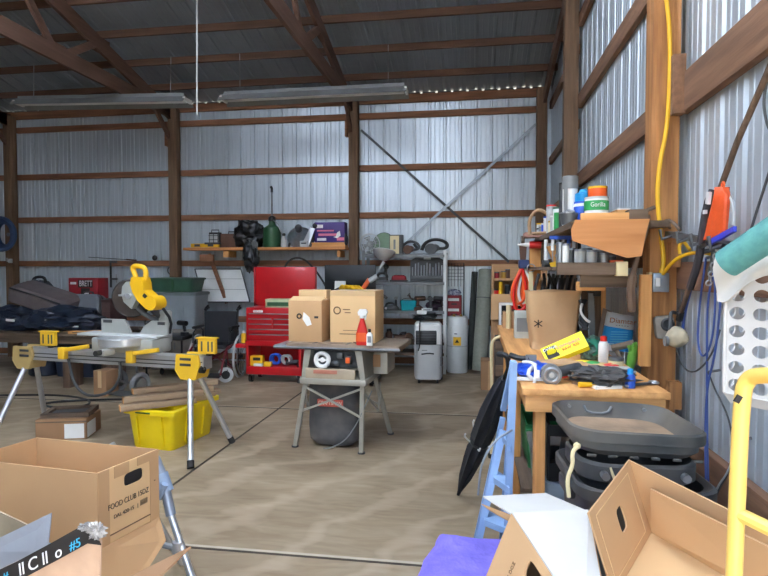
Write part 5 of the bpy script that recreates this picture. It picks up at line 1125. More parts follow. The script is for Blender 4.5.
# jars and tins on the lower shelf
LZ = 1.5065
jars = [(560, 3.3, .02, .13, STEEL, 'steel jar at the left of the lower bench shelf'), (566, 3.25, .018, .12, WHITE, 'slim white bottle at the left of the lower bench shelf'), (572, 3.4, .024, .1, DGREY, 'dark tin on the lower bench shelf'), (580, 3.3, .03, .09, LGREY, 'grey screw jar left of centre on the lower shelf'), (587, 3.45, .03, .1, STEEL, 'steel tin behind the grey screw jar'), (592, 3.28, .028, .085, LGREY, 'pale screw jar at the centre of the lower shelf'), (599, 3.4, .03, .09, GREY, 'grey tin at the centre of the lower shelf'), (604, 3.27, .026, .07, STEEL, 'short steel tin right of centre on the lower shelf'), (611, 3.38, .028, .06, DSTEEL, 'low dark tin at the right of the lower shelf')]
for px, Y, r, h, m, lab in jars: can('screw_jar', lab, px, Y, r, h, LZ, m, GALV, None, 'jar')
t = thing('small_box', 'little orange box at the right of the lower bench shelf', 'box', (at(616, 258, Y=3.24).x, 3.24, LZ)); g = B(); g.box((0, 0, .018), (.065, .05, .036), bev=.003); g.done('carton', ORG, t); g = B(); g.box((0, -.026, .018), (.05, .002, .01)); g.done('print', INK, t)
t = thing('screwdriver_rack', 'blue rack of hanging tools under the upper bench shelf', 'tool rack', (at(566, 236, Y=3.75).x, 3.75, 1.66)); g = B(); g.box((0, 0, .03), (.2, .03, .022)); g.done('rail', BLU, t)
for i in range(6): g = B(); g.cyl((-.08+.032*i, -.0, .02), (-.08+.032*i, 0, -.05), .011); g.done('grip', (WHITE, DGREY, STEEL, BLU, WHITE, BLK)[i], t); g = B(); g.cyl((-.08+.032*i, 0, -.05), (-.08+.032*i, 0, -.12), .004); g.done('blade', STEEL, t)
t = thing('clamp', 'yellow jawed clamp hanging at the left of the lower bench shelf', 'clamp', (at(560, 258, Y=3.6).x, 3.55, 1.50)); g = B(); g.prism([(-.07, .03), (.06, .06), (.06, .045), (-.02, .02), (.07, .02), (.06, .0), (-.06, .0)], -.02, .02); g.done('jaw', YEL, t); g = B(); g.cyl((-.1, 0, .02), (-.05, 0, .02), .015); g.done('handle', BLK, t)
t = thing('wood_bracket', 'tan wooden bracket below the pine upright by the hanging tools', 'bracket', (at(556, 250, Y=3.9).x, 3.9, 1.52)); g = B(); g.prism([(-.06, .12), (.05, .14), (.08, .0), (.0, -.02)], -.02, .02); g.done('bracket_board', PINE, t); g = B(); g.cyl((-.0, -.025, .06), (.0, .025, .06), .01); g.done('bolt', STEEL, t)
x = at(546, 250, Y=4.2).x
t = thing('brush', 'white handled brush hanging beside the pine upright', 'brush', (x, 4.2, 1.50)); g = B(); g.cyl((0, 0, .05), (0, 0, .2), .014); g.done('handle', WHITE, t); g = B(); g.box((0, 0, .02), (.05, .03, .07)); g.done('bristles', DGREY, t)
t = thing('power_cord', 'tangle of black cords hanging behind the paper bag', 'cords', (at(555, 280, Y=4.2).x, 4.2, 1.1))
random.seed(8)
for i in range(8):
    g = B(); x0_ = -.12+.035*i; g.tube([(x0_, .02*i-.08, .36), (x0_+random.uniform(-.06, .06), 0, .2), (x0_+random.uniform(-.08, .08), -.04, -.02), (x0_+.08, -.02, -.1), (x0_+random.uniform(-.02, .1), 0, .1), (x0_+.05, 0, .33)], .011, smooth=3, n=6); g.done('cord', BLK if i % 3 else DGREY, t)
t = thing('cord_coil', 'orange and white extension cord coil hanging on the bench shelf end', 'cord', (at(523, 270, Y=4.75).x, 4.72, 1.30))
random.seed(5)
for i in range(7):
    zl = random.uniform(-.2, -.08); xo = random.uniform(-.05, .05); g = B(); g.tube([(xo*.5, -.01*i, .2), (xo-.055, -.01*i, .05), (xo-.05, -.01*i, zl+.03), (xo, -.01*i, zl), (xo+.05, -.01*i, zl+.05), (xo+.04, -.01*i, .08), (xo*.5, -.01*i, .2)], .011, smooth=3, n=7); g.done('cord_loop', (ORG, CREAM, ORG, ORG, WHITE, ORG, REDP)[i], t)
g = B(); g.box((0, -.03, .23), (.08, .1, .07), bev=.015); g.done('blue_tie', mat('navy_strap', (50, 66, 110), .7), t)
t = thing('caulk_tube', 'red tube with a white nozzle sticking out at the shelf end', 'tube', (at(534, 236, Y=4.7).x, 4.66, 1.68), rot=(0, R(-88), 0)); g = B(); g.cyl((0, 0, -.05), (0, 0, .04), .028); g.done('tube', REDP, t); g = B(); g.cyl((0, 0, .04), (0, 0, .13), .018, .006); g.done('nozzle', WHITE, t)
t = thing('key_bunch', 'pale tags hanging beside the orange cord coil', 'tags', (at(531, 275, Y=4.6).x, 4.6, 1.3)); g = B(); g.box((0, 0, .1), (.035, .012, .14)); g.box((-.02, -.015, -.03), (.04, .012, .1), rot=(0, .2, 0)); g.done('tag', CREAM, t); g = B(); g.torus((0, 0, .2), .03, .004, (0, 1, 0)); g.done('ring', STEEL, t)
t = thing('hand_axe', 'brown leather sheath hanging at the left of the shelf tower', 'sheath', (at(523, 243, Y=4.8).x, 4.8, 1.56)); g = B(); g.prism([(-.03, .14), (.03, .12), (.02, -.02), (-.02, -.02)], -.02, .02); g.done('sheath', BROWN, t); g = B(); g.cyl((0, 0, .12), (0, 0, .2), .014); g.done('handle', OLDW, t)
# paper grocery bag
p = at(552, 357, Z=BZ)
t = thing('paper_bag', 'tall creased brown paper bag standing open on the workbench', 'paper bag', (at(552, 340, Y=3.75).x+.01, 3.83, BZ), R(3))
xa2, xb2, za, zb_ = fb(526, 291, 582, 357, 3.72); wq = (xb2-xa2)/2; hq = zb_-BZ
def bagring(z, k_, n=36):
    out = []
    for i in range(n):
        a = 2*PI*i/n; c_, s_ = math.cos(a), math.sin(a)
        x = math.copysign(abs(c_)**.35, c_)*wq*k_; y = math.copysign(abs(s_)**.35, s_)*.11*k_
        w2 = .010*noise.noise(Vector((x*9, y*9, z*8)))
        out.append((x+w2, y+w2*1.5, z+(.012*noise.noise(Vector((x*6, y*6, 3))) if z > .05 else 0)))
    return out
g = B(); lv = [(0, .80), (.03, .82), (.1, .83), (.18, .88), (.27, .93), (.35, .97), (hq, 1.0)]
g.loft([bagring(z, k_) for z, k_ in lv]+[bagring(hq-.002, .975), bagring(.2, .88), bagring(.02, .78)]); g.done('bag_wall', KRAFT, t)
g = B(); g.box((-wq*.62, -.118, hq*.45), (.06, .002, .006), rot=(0, .6, 0)); g.box((-wq*.62, -.118, hq*.45), (.06, .002, .006), rot=(0, -.6, 0)); g.box((-wq*.62, -.118, hq*.45), (.006, .002, .05)); g.done('printed_star', INK, t)
# yellow flat box leaning on the bag
A = [at(540, 349, Y=3.14), at(547, 362.5, Y=3.06), at(589, 346, Y=3.06), at(581, 331, Y=3.14)]
t = thing('product_box', 'bright yellow flat box tipped up against the paper bag', 'box', A[1].lerp(A[2], .5)-Vector((0, 0, .0)))
g = B(); g.panel([A[0], A[1], A[2], A[3]], .03); g.done('carton', YELC, t, world=True)
ex = (A[2]-A[1]); ey = (A[0]-A[1]); nn = ex.cross(ey).normalized()
if nn.y > 0: nn = -nn
def on(u, v, o_=.002): return A[1]+ex*u+ey*v+nn*o_
def patch(b, u0, v0, u1, v1, o_=.002): b.panel([on(u0, v0, o_), on(u1, v0, o_), on(u1, v1, o_), on(u0, v1, o_)], .0015); return b
g = B(); patch(g, .06, .12, .34, .88); pp = g.done('black_picture', INK, t, world=True)
g = B(); g.blob(on(.2, .45, .004), (.025, .006, .022), .1, 2, 3); g.done('pictured_tool', YELC, t, world=True)
fr = framerot(ex, ey)
def wtext(s, size, m, par, u, v, sx=1): 
    o_ = text(s, size, m, par, (0, 0, 0), fr, sx=sx); o_.location = on(u, v, .006)-par.location; return o_
wtext('DeWalt', .028, INKW, t, .2, .74, .8)
wtext('compact', .034, PINK, t, .62, .62, 1.1); wtext('saw kit', .03, INKR, t, .64, .38, 1.1)
# blue bag with white print
xa2, xb2, za, zb_ = fb(515, 363, 557, 388, 2.78)
t = thing('plastic_bag', 'blue and white plastic bag slumped at the near bench corner', 'bag', ((xa2+xb2)/2, 2.8, BZ))
g = B(); g.blob((0, 0, .032), ((xb2-xa2)/2, .13, .038), .22, 21, 4, flat=.8, freq=2.5); g.done('bag_body', mat('blue_bag_film', (36, 92, 214), .4, c2=(24, 62, 170), scale=6), t)
g = B(); g.tube([(-.03, -.132, .012), (-.05, -.132, .04), (-.01, -.08, .072)], .01, smooth=1); g.box((.05, -.12, .045), (.035, .02, .035), rot=(.3, .3, .2)); g.box((-.03, -.115, .01), (.16, .03, .012)); g.done('white_print', INKW, t)
t = thing('cable', 'white cable with plug draped over the blue bag', 'cable', (xa2+.02, 2.66, BZ)); g = B(); pts = [at(523, 362, Y=2.72), at(531, 362, Y=2.68), at(536, 366, Y=2.66), at(535, 379, Y=2.65), at(533, 390, Y=2.64)]; g.tube(pts, .007, smooth=2); g.done('cable', WHITE, t, world=True); g = B(); g.box(at(537, 374, Y=2.65), (.022, .012, .035)); g.done('plug', WHITE, t, world=True)
t = thing('pliers', 'black handled cutter lying behind the blue bag', 'pliers', at(520, 362, Y=2.85)-Vector((0, 0, .02))); g = B(); g.tube([at(510, 355, Y=2.85), at(521, 359, Y=2.82), at(530, 358, Y=2.8)], .014, smooth=1); g.done('handle', BLK, t, world=True); g = B(); g.box(at(531, 358, Y=2.8), (.05, .02, .03)); g.done('head', DSTEEL, t, world=True)
# gun like garden tool, gloves and odds along the bench front
t = thing('grinding_head', 'dusty grey angle tool with round head at the bench front edge', 'power tool', (at(560, 388, Y=2.62).x, 2.66, BZ)); o = t.location
g = B(); g.cyl((-.02, 0, .045), (.10, .09, .055), .024, .026); g.done('motor_body', DGREY, t); g = B(); g.cyl((-.035, -.03, .04), (-.035, .02, .04), .045, n=24); hd = g.done('gear_head', GREY, t); g = B(); g.torus((-.035, -.032, .04), .03, .007, (0, 1, 0)); g.cyl((-.035, -.036, .04), (-.035, -.03, .04), .012); g.done('flange', STEEL, hd); g = B(); g.cyl((.09, .0, .0), (.09, .0, .05), .034); g.done('foot', mat('tan_dust', (160, 132, 108), .9), t)
t = thing('work_glove', 'crumpled tan leather glove behind the dusty angle tool', 'glove', (at(562, 373, Y=2.9).x, 2.86, BZ)); t.scale = (1.15, 1.1, .7); g = B(); g.blob((0, 0, .05), (.12, .09, .055), .35, 15, 3, flat=.85); g.done('palm', mat('tan_leather', (206, 164, 118), .8), t)
for i in range(4): g = B(); g.tube([(.05, -.04+.025*i, .06), (.11, -.05+.03*i, .07), (.15, -.055+.03*i, .03)], .017, smooth=1); g.done('finger', mat('tan_leather', (206, 164, 118)), t)
t = thing('work_glove', 'red palmed glove lying beside the tan glove', 'glove', (at(585, 380, Y=2.75).x, 2.76, BZ)); t.scale = (.8, .7, .7); g = B(); g.blob((-.06, 0, .035), (.1, .06, .04), .3, 16, 3, flat=.85); g.done('palm', REDP, t)
for i in range(4): g = B(); g.tube([(-.0, -.03+.02*i, .04), (.05, -.035+.022*i, .045), (.08, -.04+.022*i, .015)], .013, smooth=1); g.done('finger', DGREY, t)
t = thing('plastic_bag', 'crumpled dark film bag at the middle of the bench front', 'bag', (at(603, 384, Y=2.62).x, 2.66, BZ)); t.scale = (1.05, 1.0, .72); g = B(); g.blob((0, 0, .05), (.13, .1, .06), .4, 17, 4, flat=.8, freq=3); g.done('bag_body', mat('dusty_dark_film', (74, 72, 70), .5, amt=.3), t); g = B(); g.blob((-.06, -.03, .085), (.04, .03, .03), .4, 18, 2); g.done('knot', DGREY, t)
t = thing('snack_bag', 'yellow and green packet under the yellow flat box', 'packet', (at(583, 366, Y=3.0).x, 2.94, BZ)); t.scale = (1, .7, .7); g = B(); g.blob((0, 0, .04), (.11, .08, .045), .2, 19, 3, flat=.85); g.done('packet', YELC, t); g = B(); g.blob((.03, -.04, .05), (.06, .05, .04), .2, 20, 3); g.done('green_print', GRNB, t)
t = thing('snack_bag', 'red and tan packet right of the yellow packet', 'packet', (at(600, 371, Y=2.95).x, 2.9, BZ)); t.scale = (1, .9, .8); g = B(); g.blob((0, 0, .035), (.09, .06, .04), .25, 23, 3, flat=.85); g.done('packet', mat('tan_print', (214, 180, 120), .6), t); g = B(); g.blob((.03, -.03, .04), (.05, .035, .035), .25, 24, 3); g.done('red_print', REDP, t)
t = thing('plastic_bag', 'clear crumpled bag of green line behind the packets', 'bag', (at(590, 357, Y=3.4).x, 3.38, BZ)); t.scale = (.7, .7, .75); g = B(); g.blob((0, 0, .08), (.1, .09, .09), .4, 25, 4, flat=.9, freq=3); g.done('bag_body', mat('grey_green_film', (84, 112, 96), .35, amt=.3), t)
g = B()
for i in range(5): g.torus((.0, -.05-.01*i, .09), .07-.008*i, .006, (.3*i, 1, .2))
g.done('green_line', mat('teal_cord', (40, 140, 110), .6), t)
t = thing('tool_box', 'clear lidded parts box at the right of the bench front', 'box', (at(620, 382, Y=2.66).x, 2.72, BZ)); t.scale = (.85, .8, .55); g = B(); g.box((0, 0, .05), (.15, .17, .1), bev=.006); g.done('box_body', mat('smoky_plastic', (110, 114, 122), .3), t); g = B(); g.box((0, 0, .105), (.155, .175, .012), bev=.003); g.done('lid', LGREY, t)
for i in range(3): g = B(); g.cyl((-.04+.04*i, -.088, .02), (-.04+.04*i, -.088, .08), .012); g.done('glimpsed_part', DGREY, t)
g = B(); p = at(606, 391, Y=2.58); g.box((p.x, 2.58, BZ+.006), (.12, .05, .012), rot=(0, 0, .3)); tag(g.done('paper_scrap', WHITEP), 'white paper scrap at the bench front edge', 'paper')
t = thing('spray_can', 'small bright blue can with red base at the bench front right', 'can', (at(630, 390, Y=2.6).x, 2.60, BZ)); g = B(); g.lathe([(.02, 0), (.021, .004), (.021, .05), (.014, .06)]); g.done('can_body', BLU, t); g = B(); g.lathe([(.012, .06), (.012, .08), (.006, .084)]); g.done('cap', BLUB, t)
# more odds and ends on the bench front
def bx(px, Y): return at(px, 385, Y=Y).x
t = thing('tape_roll', 'roll of brown tape lying among the packets on the bench', 'tape', (bx(573, 2.75), 2.76, BZ)); g = B(); g.lathe([(.045, 0), (.045, .045), (.028, .045), (.028, 0)], cap0=False, cap1=False); g.done('tape', mat('brown_tape', (176, 128, 78), .35), t); g = B(); g.lathe([(.028, 0), (.028, .045), (.025, .045), (.025, 0)], cap0=False, cap1=False); g.done('core', CARD, t)
t = thing('screwdriver', 'screwdriver with a yellow grip lying by the crumpled dark bag', 'screwdriver', (bx(590, 2.58), 2.575, BZ+.014), R(12)); g = B(); g.cyl((-.05, 0, 0), (.03, 0, 0), .012, .010); g.done('grip', YEL, t); g = B(); g.cyl((.03, 0, 0), (.13, 0, 0), .004); g.done('shaft', STEEL, t)
t = thing('tin_can', 'small dented steel tin behind the clear parts box', 'tin', (bx(616, 2.95), 2.96, BZ)); g = B(); g.lathe([(.035, 0), (.036, .004), (.036, .075), (.033, .078)], n=24); g.done('can_body', DSTEEL, t); g = B(); g.lathe([(.0365, .02), (.037, .022), (.037, .06), (.0365, .062)], n=24, cap0=False, cap1=False); g.done('label', CREAM, t)
t = thing('cardboard_scrap', 'torn tan cardboard scrap lying in front of the yellow flat box', 'cardboard', (bx(566, 2.72), 2.80, BZ+.004), R(-14)); g = B(); g.prism([(-.1, -.05), (.06, -.06), (.11, .0), (.08, .05), (-.08, .06)], 0, .006, 'z'); g.done('scrap', CARDL, t); g = B(); g.box((-.01, .0, .0065), (.1, .03, .002)); g.done('tape_strip', TAPE, t)
t = thing('spray_can', 'white aerosol can with a red cap standing right of the green line bag', 'can', (bx(603, 3.25), 3.25, BZ)); g = B(); g.lathe([(.026, 0), (.027, .004), (.027, .1), (.02, .12)]); g.done('can_body', WHITE, t); g = B(); g.lathe([(.017, .12), (.017, .145), (.008, .15)]); g.done('cap', REDP, t)
t = thing('wrench', 'dull steel wrench lying at the right end of the bench front', 'wrench', (bx(640, 2.62), 2.64, BZ+.003), R(30)); g = B(); g.box((0, 0, .006), (.15, .018, .01), bev=.003); g.done('shaft', DSTEEL, t); g = B(); g.torus((.085, 0, .007), .017, .007, n=16); g.done('ring_end', STEEL, t); g = B(); g.torus((-.085, 0, .007), .018, .007, n=14, a0=60, a1=300); g.done('jaw_end', STEEL, t)
# blue and white sack
A = [at(602, 357, Y=3.72), at(633, 361, Y=3.66), at(636, 317, Y=3.82), at(609, 312, Y=3.86)]
t = thing('cement_sack', 'blue and white printed paper sack standing on the bench', 'sack', (A[0].lerp(A[1], .5).x, 3.75, BZ)); A = [A[0]]+[A[1]]+[A[2]]+[A[3]]
A[0].z = BZ+.01; A[1].z = BZ+.0
def sk(u, v): return A[0].lerp(A[1], u).lerp(A[3].lerp(A[2], u), v)
def sackblock(v0, v1, off, th):
    g = B(); rings = []
    for j in range(9):
        v = v0+(v1-v0)*j/8; ring = []
        for i in range(24):
            a = 2*PI*i/24; u = .5+.5*math.copysign(abs(math.cos(a))**.5, math.cos(a))*(1+off*2); y = math.copysign(abs(math.sin(a))**.7, math.sin(a))
            p = sk(u, v); bulge = .045*math.sin(PI*min(max(v, .05), .95))**.5+.02+off
            ring.append(p+Vector((0, y*bulge+.05, 0))+Vector((0, .006*noise.noise(p*12), 0)))
        rings.append(ring)
    g.loft(rings); return g
sackblock(0, .62, 0, 0).done('blue_lower', BLUB, t, world=True); sackblock(.62, 1, .0, 0).done('white_upper', WHITEP, t, world=True)
ex2 = (A[1]-A[0]).normalized(); ey2 = (A[3]-A[0]).normalized(); fr2 = framerot(ex2, ey2)
def stext(s, size, m, u, v, sx=1):
    o_ = text(s, size, m, t, (0, 0, 0), fr2, sx=sx); o_.location = sk(u, v)+Vector((0, -.033, 0))-t.location; return o_
stext('Diamtar', .05, INKO, .5, .82, .95); stext('- - - - -', .03, INK, .5, .71, .9)
for i in range(6):
    g = B(); p = sk(.45, .2+.065*i)+Vector((0, -.028, 0)); g.box(p, (.1, .004, .006)); g.done('blue_print', mat('pale_blue_ink', (110, 200, 236), .6, bump=0), t, world=True)
g = B(); g.box(sk(.2, .1)+Vector((0, -.022, 0)), (.045, .006, .045)); g.done('white_label', WHITEP, t, world=True)
t = thing('cardboard_sheet', 'grey cardboard sheet standing left of the printed sack', 'cardboard', at(599, 355, Y=3.8)); g = B(); g.panel([at(594, 357, Y=3.85), at(604, 357, Y=3.8), at(611, 311, Y=3.9), at(603, 308, Y=3.95)], .01); g.done('sheet', mat('greyed_card', (150, 130, 114), .85), t, world=True)
g = B(); p = at(622, 314, Y=3.95); g.box((p.x, 3.97, p.z), (.25, .02, .03), rot=(0, R(14), 0)); g.done('dark_edge', DGREY, t)
bpy.data.objects.remove(bpy.data.objects[[o_.name for o_ in t.children if o_.name.startswith('dark_edge')][0]])
t = thing('garden_shears', 'dusty grey hand tool hanging in front of the printed sack', 'hand tool', at(622, 348, Y=3.3)); g = B(); g.tube([at(612, 348, Y=3.4), at(622, 346, Y=3.38), at(634, 343, Y=3.36)], .02, smooth=1); g.tube([at(616, 350, Y=3.4), at(622, 360, Y=3.36)], .014); g.done('body', mat('dusty_tool', (132, 118, 100), .8), t, world=True); g = B(); g.cyl(at(625, 352, Y=3.34), at(624, 385, Y=3.26), .006); g.done('rod', DSTEEL, t, world=True)
t = thing('garden_glove', 'lime green glove tucked against the pine upright', 'glove', at(631, 368, Y=3.3)); g = B(); g.blob(at(632, 358, Y=3.3), (.025, .02, .09), .2, 3, 3, rot=(0, .2, 0)); g.done('palm', mat('lime_rubber', (112, 176, 62), .6), t, world=True); g = B(); g.tube([at(631, 352, Y=3.3), at(629, 346, Y=3.29)], .01); g.tube([at(634, 352, Y=3.3), at(634, 345, Y=3.29)], .01); g.done('finger', mat('lime_rubber', (112, 176, 62)), t, world=True)
# dark hanging strips right of the paper bag
t = thing('hanging_tools', 'dark saws hanging on the rail right of the paper bag', 'saws', at(590, 300, Y=3.95)); 
for i, px in enumerate((584, 591, 597)):
    g = B(); p0 = at(px, 285+3*i, Y=3.95); p1 = at(px+1, 345, Y=3.95); g.panel([p0+Vector((-.02, 0, 0)), p1+Vector((-.015, 0, 0)), p1+Vector((.02, 0, 0)), p0+Vector((.025, 0, 0))], .006); g.done('saw_plate', (OLDWZ, DSTEEL, OLDWZ)[i], t, world=True)
    g = B(); g.box(p0+Vector((0, 0, -.01)), (.05, .025, .05), bev=.008); g.done('saw_handle', BLK, t, world=True)
t = thing('cable_bundle', 'black and white cables bunched right of the paper bag', 'cables', at(582, 325, Y=3.6)); g = B()
for i in range(4): g.tube([at(580+2*i, 300, Y=3.7), at(584-2*i, 312, Y=3.66), at(578+4*i, 322, Y=3.64), at(588-2*i, 330, Y=3.62)], .01, smooth=2)
g.done('black_cable', BLK, t, world=True); g = B(); g.tube([at(582, 304, Y=3.66), at(580, 312, Y=3.62), at(586, 320, Y=3.6), at(590, 322, Y=3.6)], .008, smooth=2); g.done('white_cable', WHITE, t, world=True)
# --- far shelf between bench and corner
xa2, xb2, za, zb_ = fb(493, 297, 523, 370, 6.0)
t = thing('shelf_unit', 'plain brown open shelf unit standing behind the workbench', 'shelf unit', ((xa2+.62)/2, 6.15, 0)); o = t.location; x0_ = xa2-o.x; x1_ = .72-o.x; zt_ = at(500, 264, Y=6.0).z
SHC = mat('shelf_board', (184, 142, 100), .8, kind='woodx', amt=.2)
for x in (x0_, x1_): g = B(); g.box((x, 0, zt_/2), (.02, .3, zt_)); g.done('side_board', SHC, t)
fz = [at(500, y, Y=6.0).z for y in (279.5, 297, 345)]+[.12]
for z in fz: g = B(); g.box(((x0_+x1_)/2, 0, z), (x1_-x0_, .3, .022)); g.done('shelf', SHC, t)
g = B(); g.box(((x0_+x1_)/2, .145, (fz[2]+zt_)/2), (x1_-x0_, .01, zt_-fz[2])); g.done('back_board', SHC, t)
def sp(px, i, dy=-.05): return (at(px, 290, Y=6.1+dy).x, 6.1+dy, fz[i]+.0115)
for px, i, r, h, m, lab in ((497, 0, .025, .06, DRED, 'dark red jar on the upper shelf behind the bench'), (504, 0, .03, .07, BRASS, 'brass tin on the upper shelf behind the bench'), (508, 0, .024, .09, BROWN, 'brown jar on the upper shelf behind the bench'), (496, 1, .03, .06, REDP, 'red tin on the middle shelf behind the bench'), (501, 1, .02, .15, YEL, 'tall yellow bottle on the middle shelf behind the bench'), (508, 1, .028, .11, BLK, 'black jar on the middle shelf behind the bench'), (512, 1, .03, .05, LGREY, 'low pale tin on the middle shelf behind the bench')):
    x, y, z = sp(px, i); can('jar', lab, px, y, r, h, z, m, DSTEEL, None, 'jar')
# white framed box with old machine
xa2, xb2, za, zb_ = fb(496, 302, 524, 328, 5.7)
t = thing('cardboard_box', 'brown box behind the white framed machine by the bench end', 'box', ((xa2+xb2)/2+.03, 5.86, BZ-.0)); 
t.location = ((xa2+xb2)/2+.06, 5.72, .0)
g = B(); g.box((-.04, .1, .5), (.36, .14, 1.0), bev=.003); g.done('carton', CARDD, t); g = B(); g.box((-.04, .02, 1.12), (.4, .05, .25)); g.done('top_flap', CARD, t)
t = thing('bread_machine', 'old machine in a white frame on the stack by the bench end', 'machine', ((xa2+xb2)/2+.02, 5.5, za-.06)); wq = (xb2-xa2)/2; hq = zb_-za+.06
g = B()
for s in (-1, 1): g.box((s*wq*.92, 0, hq*.55), (.02, .12, hq*.9))
g.box((0, 0, hq*.98), (wq*1.9, .12, .02)); g.done('white_frame', WHITE, t)
g = B(); g.box((0, .05, hq*.8), (wq*1.7, .1, hq*.3)); g.done('dark_recess', BLK, t)
g = B(); g.blob((.03, -.01, hq*.45), (wq*.8, .12, hq*.2), .12, 30, 3); g.done('grey_cover', LGREY, t)
g = B(); g.blob((.06, -.03, hq*.16), (wq*.8, .12, hq*.16), .3, 31, 3); g.done('dark_base', DGREY, t); g = B(); g.cyl((.1, -.16, hq*.14), (.1, -.1, hq*.14), .035); g.done('blue_knob', BLU, t); g = B(); g.box((-.02, -.13, hq*.3), (.1, .02, .025)); g.done('printed_badge', GRNB, t)
g = B(); g.box((.0, -.03, hq*.88), (.07, .02, .03)); g.done('red_light', REDP, t)
t = thing('crate_stack', 'dark crate standing under the white framed machine', 'crate', ((xa2+xb2)/2+.03, 5.5, 0)); hq = za-.062; g = B(); g.box((0, 0, hq/2), (.36, .26, hq), bev=.006); g.done('crate_body', mat('dark_crate', (72, 62, 54), .8), t)
for i in range(4): g = B(); g.box((0, -.135, .12+i*(hq-.2)/3), (.36, .014, .1)); g.done('slat', OLDW, t)
p = at(503, 335, Y=5.2)
t = thing('wood_stool', 'small wooden stool with a bottle rack left of the bench end', 'stool', (.33, 5.02+.6, 0)); bpy.data.objects.remove(t)
g = B(); pts = [at(492, 385, Y=4.6), at(491, 345, Y=4.6), at(494, 339, Y=4.6), at(501, 336, Y=4.6)]
t = thing('white_pole', 'thin bent white pole rising beside the umbrella', 'pole', at(492, 385, Y=4.6)); pts = [Vector((pts[0].x-.0, 4.6, 0))]+pts; g.tube(pts, .012, smooth=2); g.done('pole', CREAM, t, world=True); g = B(); g.cyl(Vector((pts[0].x, 4.6, 0)), Vector((pts[0].x, 4.6, .03)), .03); g.done('foot', BLK, t, world=True)
xa2, xb2, za, zb_ = fb(498, 338, 513, 356, 4.9)
t = thing('small_box', 'tan carton beside the rolled papers at the far bench end', 'box', ((xa2+xb2)/2+.06, 5.08, BZ)); g = B(); g.box((0, 0, .07), (.15, .14, .14), bev=.003); g.done('carton', CARD, t); g = B(); g.cyl((-.03, -.08, .0), (-.03, -.08, .2), .022); g.done('paper_roll', CREAM, t)
t = thing('small_box', 'white printed carton left of the paper bag foot', 'box', (at(523, 348, Y=4.3).x, 4.36, BZ)); g = B(); g.box((0, 0, .1), (.12, .1, .2), bev=.003); g.done('carton', mat('off_white_card', (196, 200, 192), .7), t); g = B(); g.box((0, -.051, .1), (.09, .002, .1)); g.done('print', GREY, t)
xa2, xb2, za, zb_ = fb(480, 361, 494, 388, 7.2)
t = thing('cardboard_box', 'upright brown carton on the floor in front of the carpet roll', 'box', (at(488, 388, Z=0).x+.02, 7.3, 0)); g = B(); g.box((0, 0, .18), (.22, .3, .36), bev=.003); g.done('carton', CARDD, t); g = B(); g.box((0, -.151, .18), (.05, .002, .36)); g.done('tape_strip', CARD, t)
# --- under the bench
t = thing('milk_crate', 'black crate of papers on the pale blue tote under the bench', 'crate', (.51, 2.82, .532)); t.scale = (.85, .9, 1); g = B(); 
for s in (-1, 1): g.box((s*.2, 0, .13), (.015, .3, .26)); g.box((0, s*.15, .04), (.4, .015, .08)); g.box((0, s*.15, .23), (.4, .015, .05))
g.box((0, 0, .008), (.4, .3, .014)); g.done('crate_wall', BLK, t)
for i in range(3): t2 = thing('file_folder', ('pale folder at the left of the black crate', 'pale folder in the middle of the black crate', 'pale folder at the right of the black crate')[i], 'folder', (.44+.07*i, 2.82, .552), 0); g = B(); g.box((0, 0, .10), (.02, .24, .2), rot=(0, .12, 0)); g.done('cover', LGREY, t2); g = B(); g.box((.014, -.0, .10), (.006, .22, .18), rot=(0, .12, 0)); g.done('sheets', WHITEP, t2)
t = thing('storage_tote', 'pale blue plastic tote on the floor under the near bench end', 'tote', (.51, 2.82, 0)); t.scale = (.78, .9, 2.65); g = B(); g.rr([(0, .2, .16), (.18, .22, .18), (.18, .235, .195), (.2, .235, .195), (.2, .21, .17), (.02, .19, .15)], rad=.03); g.done('tote_wall', mat('pale_blue_plastic', (170, 190, 206), .45), t); g = B(); g.box((0, -.2, .13), (.14, .02, .03)); g.done('handle', mat('pale_blue_plastic', (170, 190, 206)), t)
t = thing('plastic_crate', 'green crate on the bench lower shelf behind the ladder', 'crate', (.5, 3.9, .253)); g = B(); g.rr([(0, .16, .25), (.28, .18, .28), (.28, .17, .27), (.02, .15, .24)], rad=.02); g.done('crate_wall', mat('deep_green_plastic', (30, 110, 62), .5), t); g = B(); g.box((0, -.29, .24), (.36, .02, .03)); g.done('rim', mat('deep_green_plastic', (30, 110, 62)), t)
t = thing('storage_tote', 'grey green lidded tote beside the green crate', 'tote', (.5, 3.42, .253)); g = B(); g.rr([(0, .15, .14), (.22, .17, .16)], rad=.02); g.done('tote_wall', mat('sage_plastic', (128, 150, 148), .5), t); g = B(); g.rr([(.22, .18, .17), (.25, .18, .17)], rad=.02); g.done('lid', GREY, t)
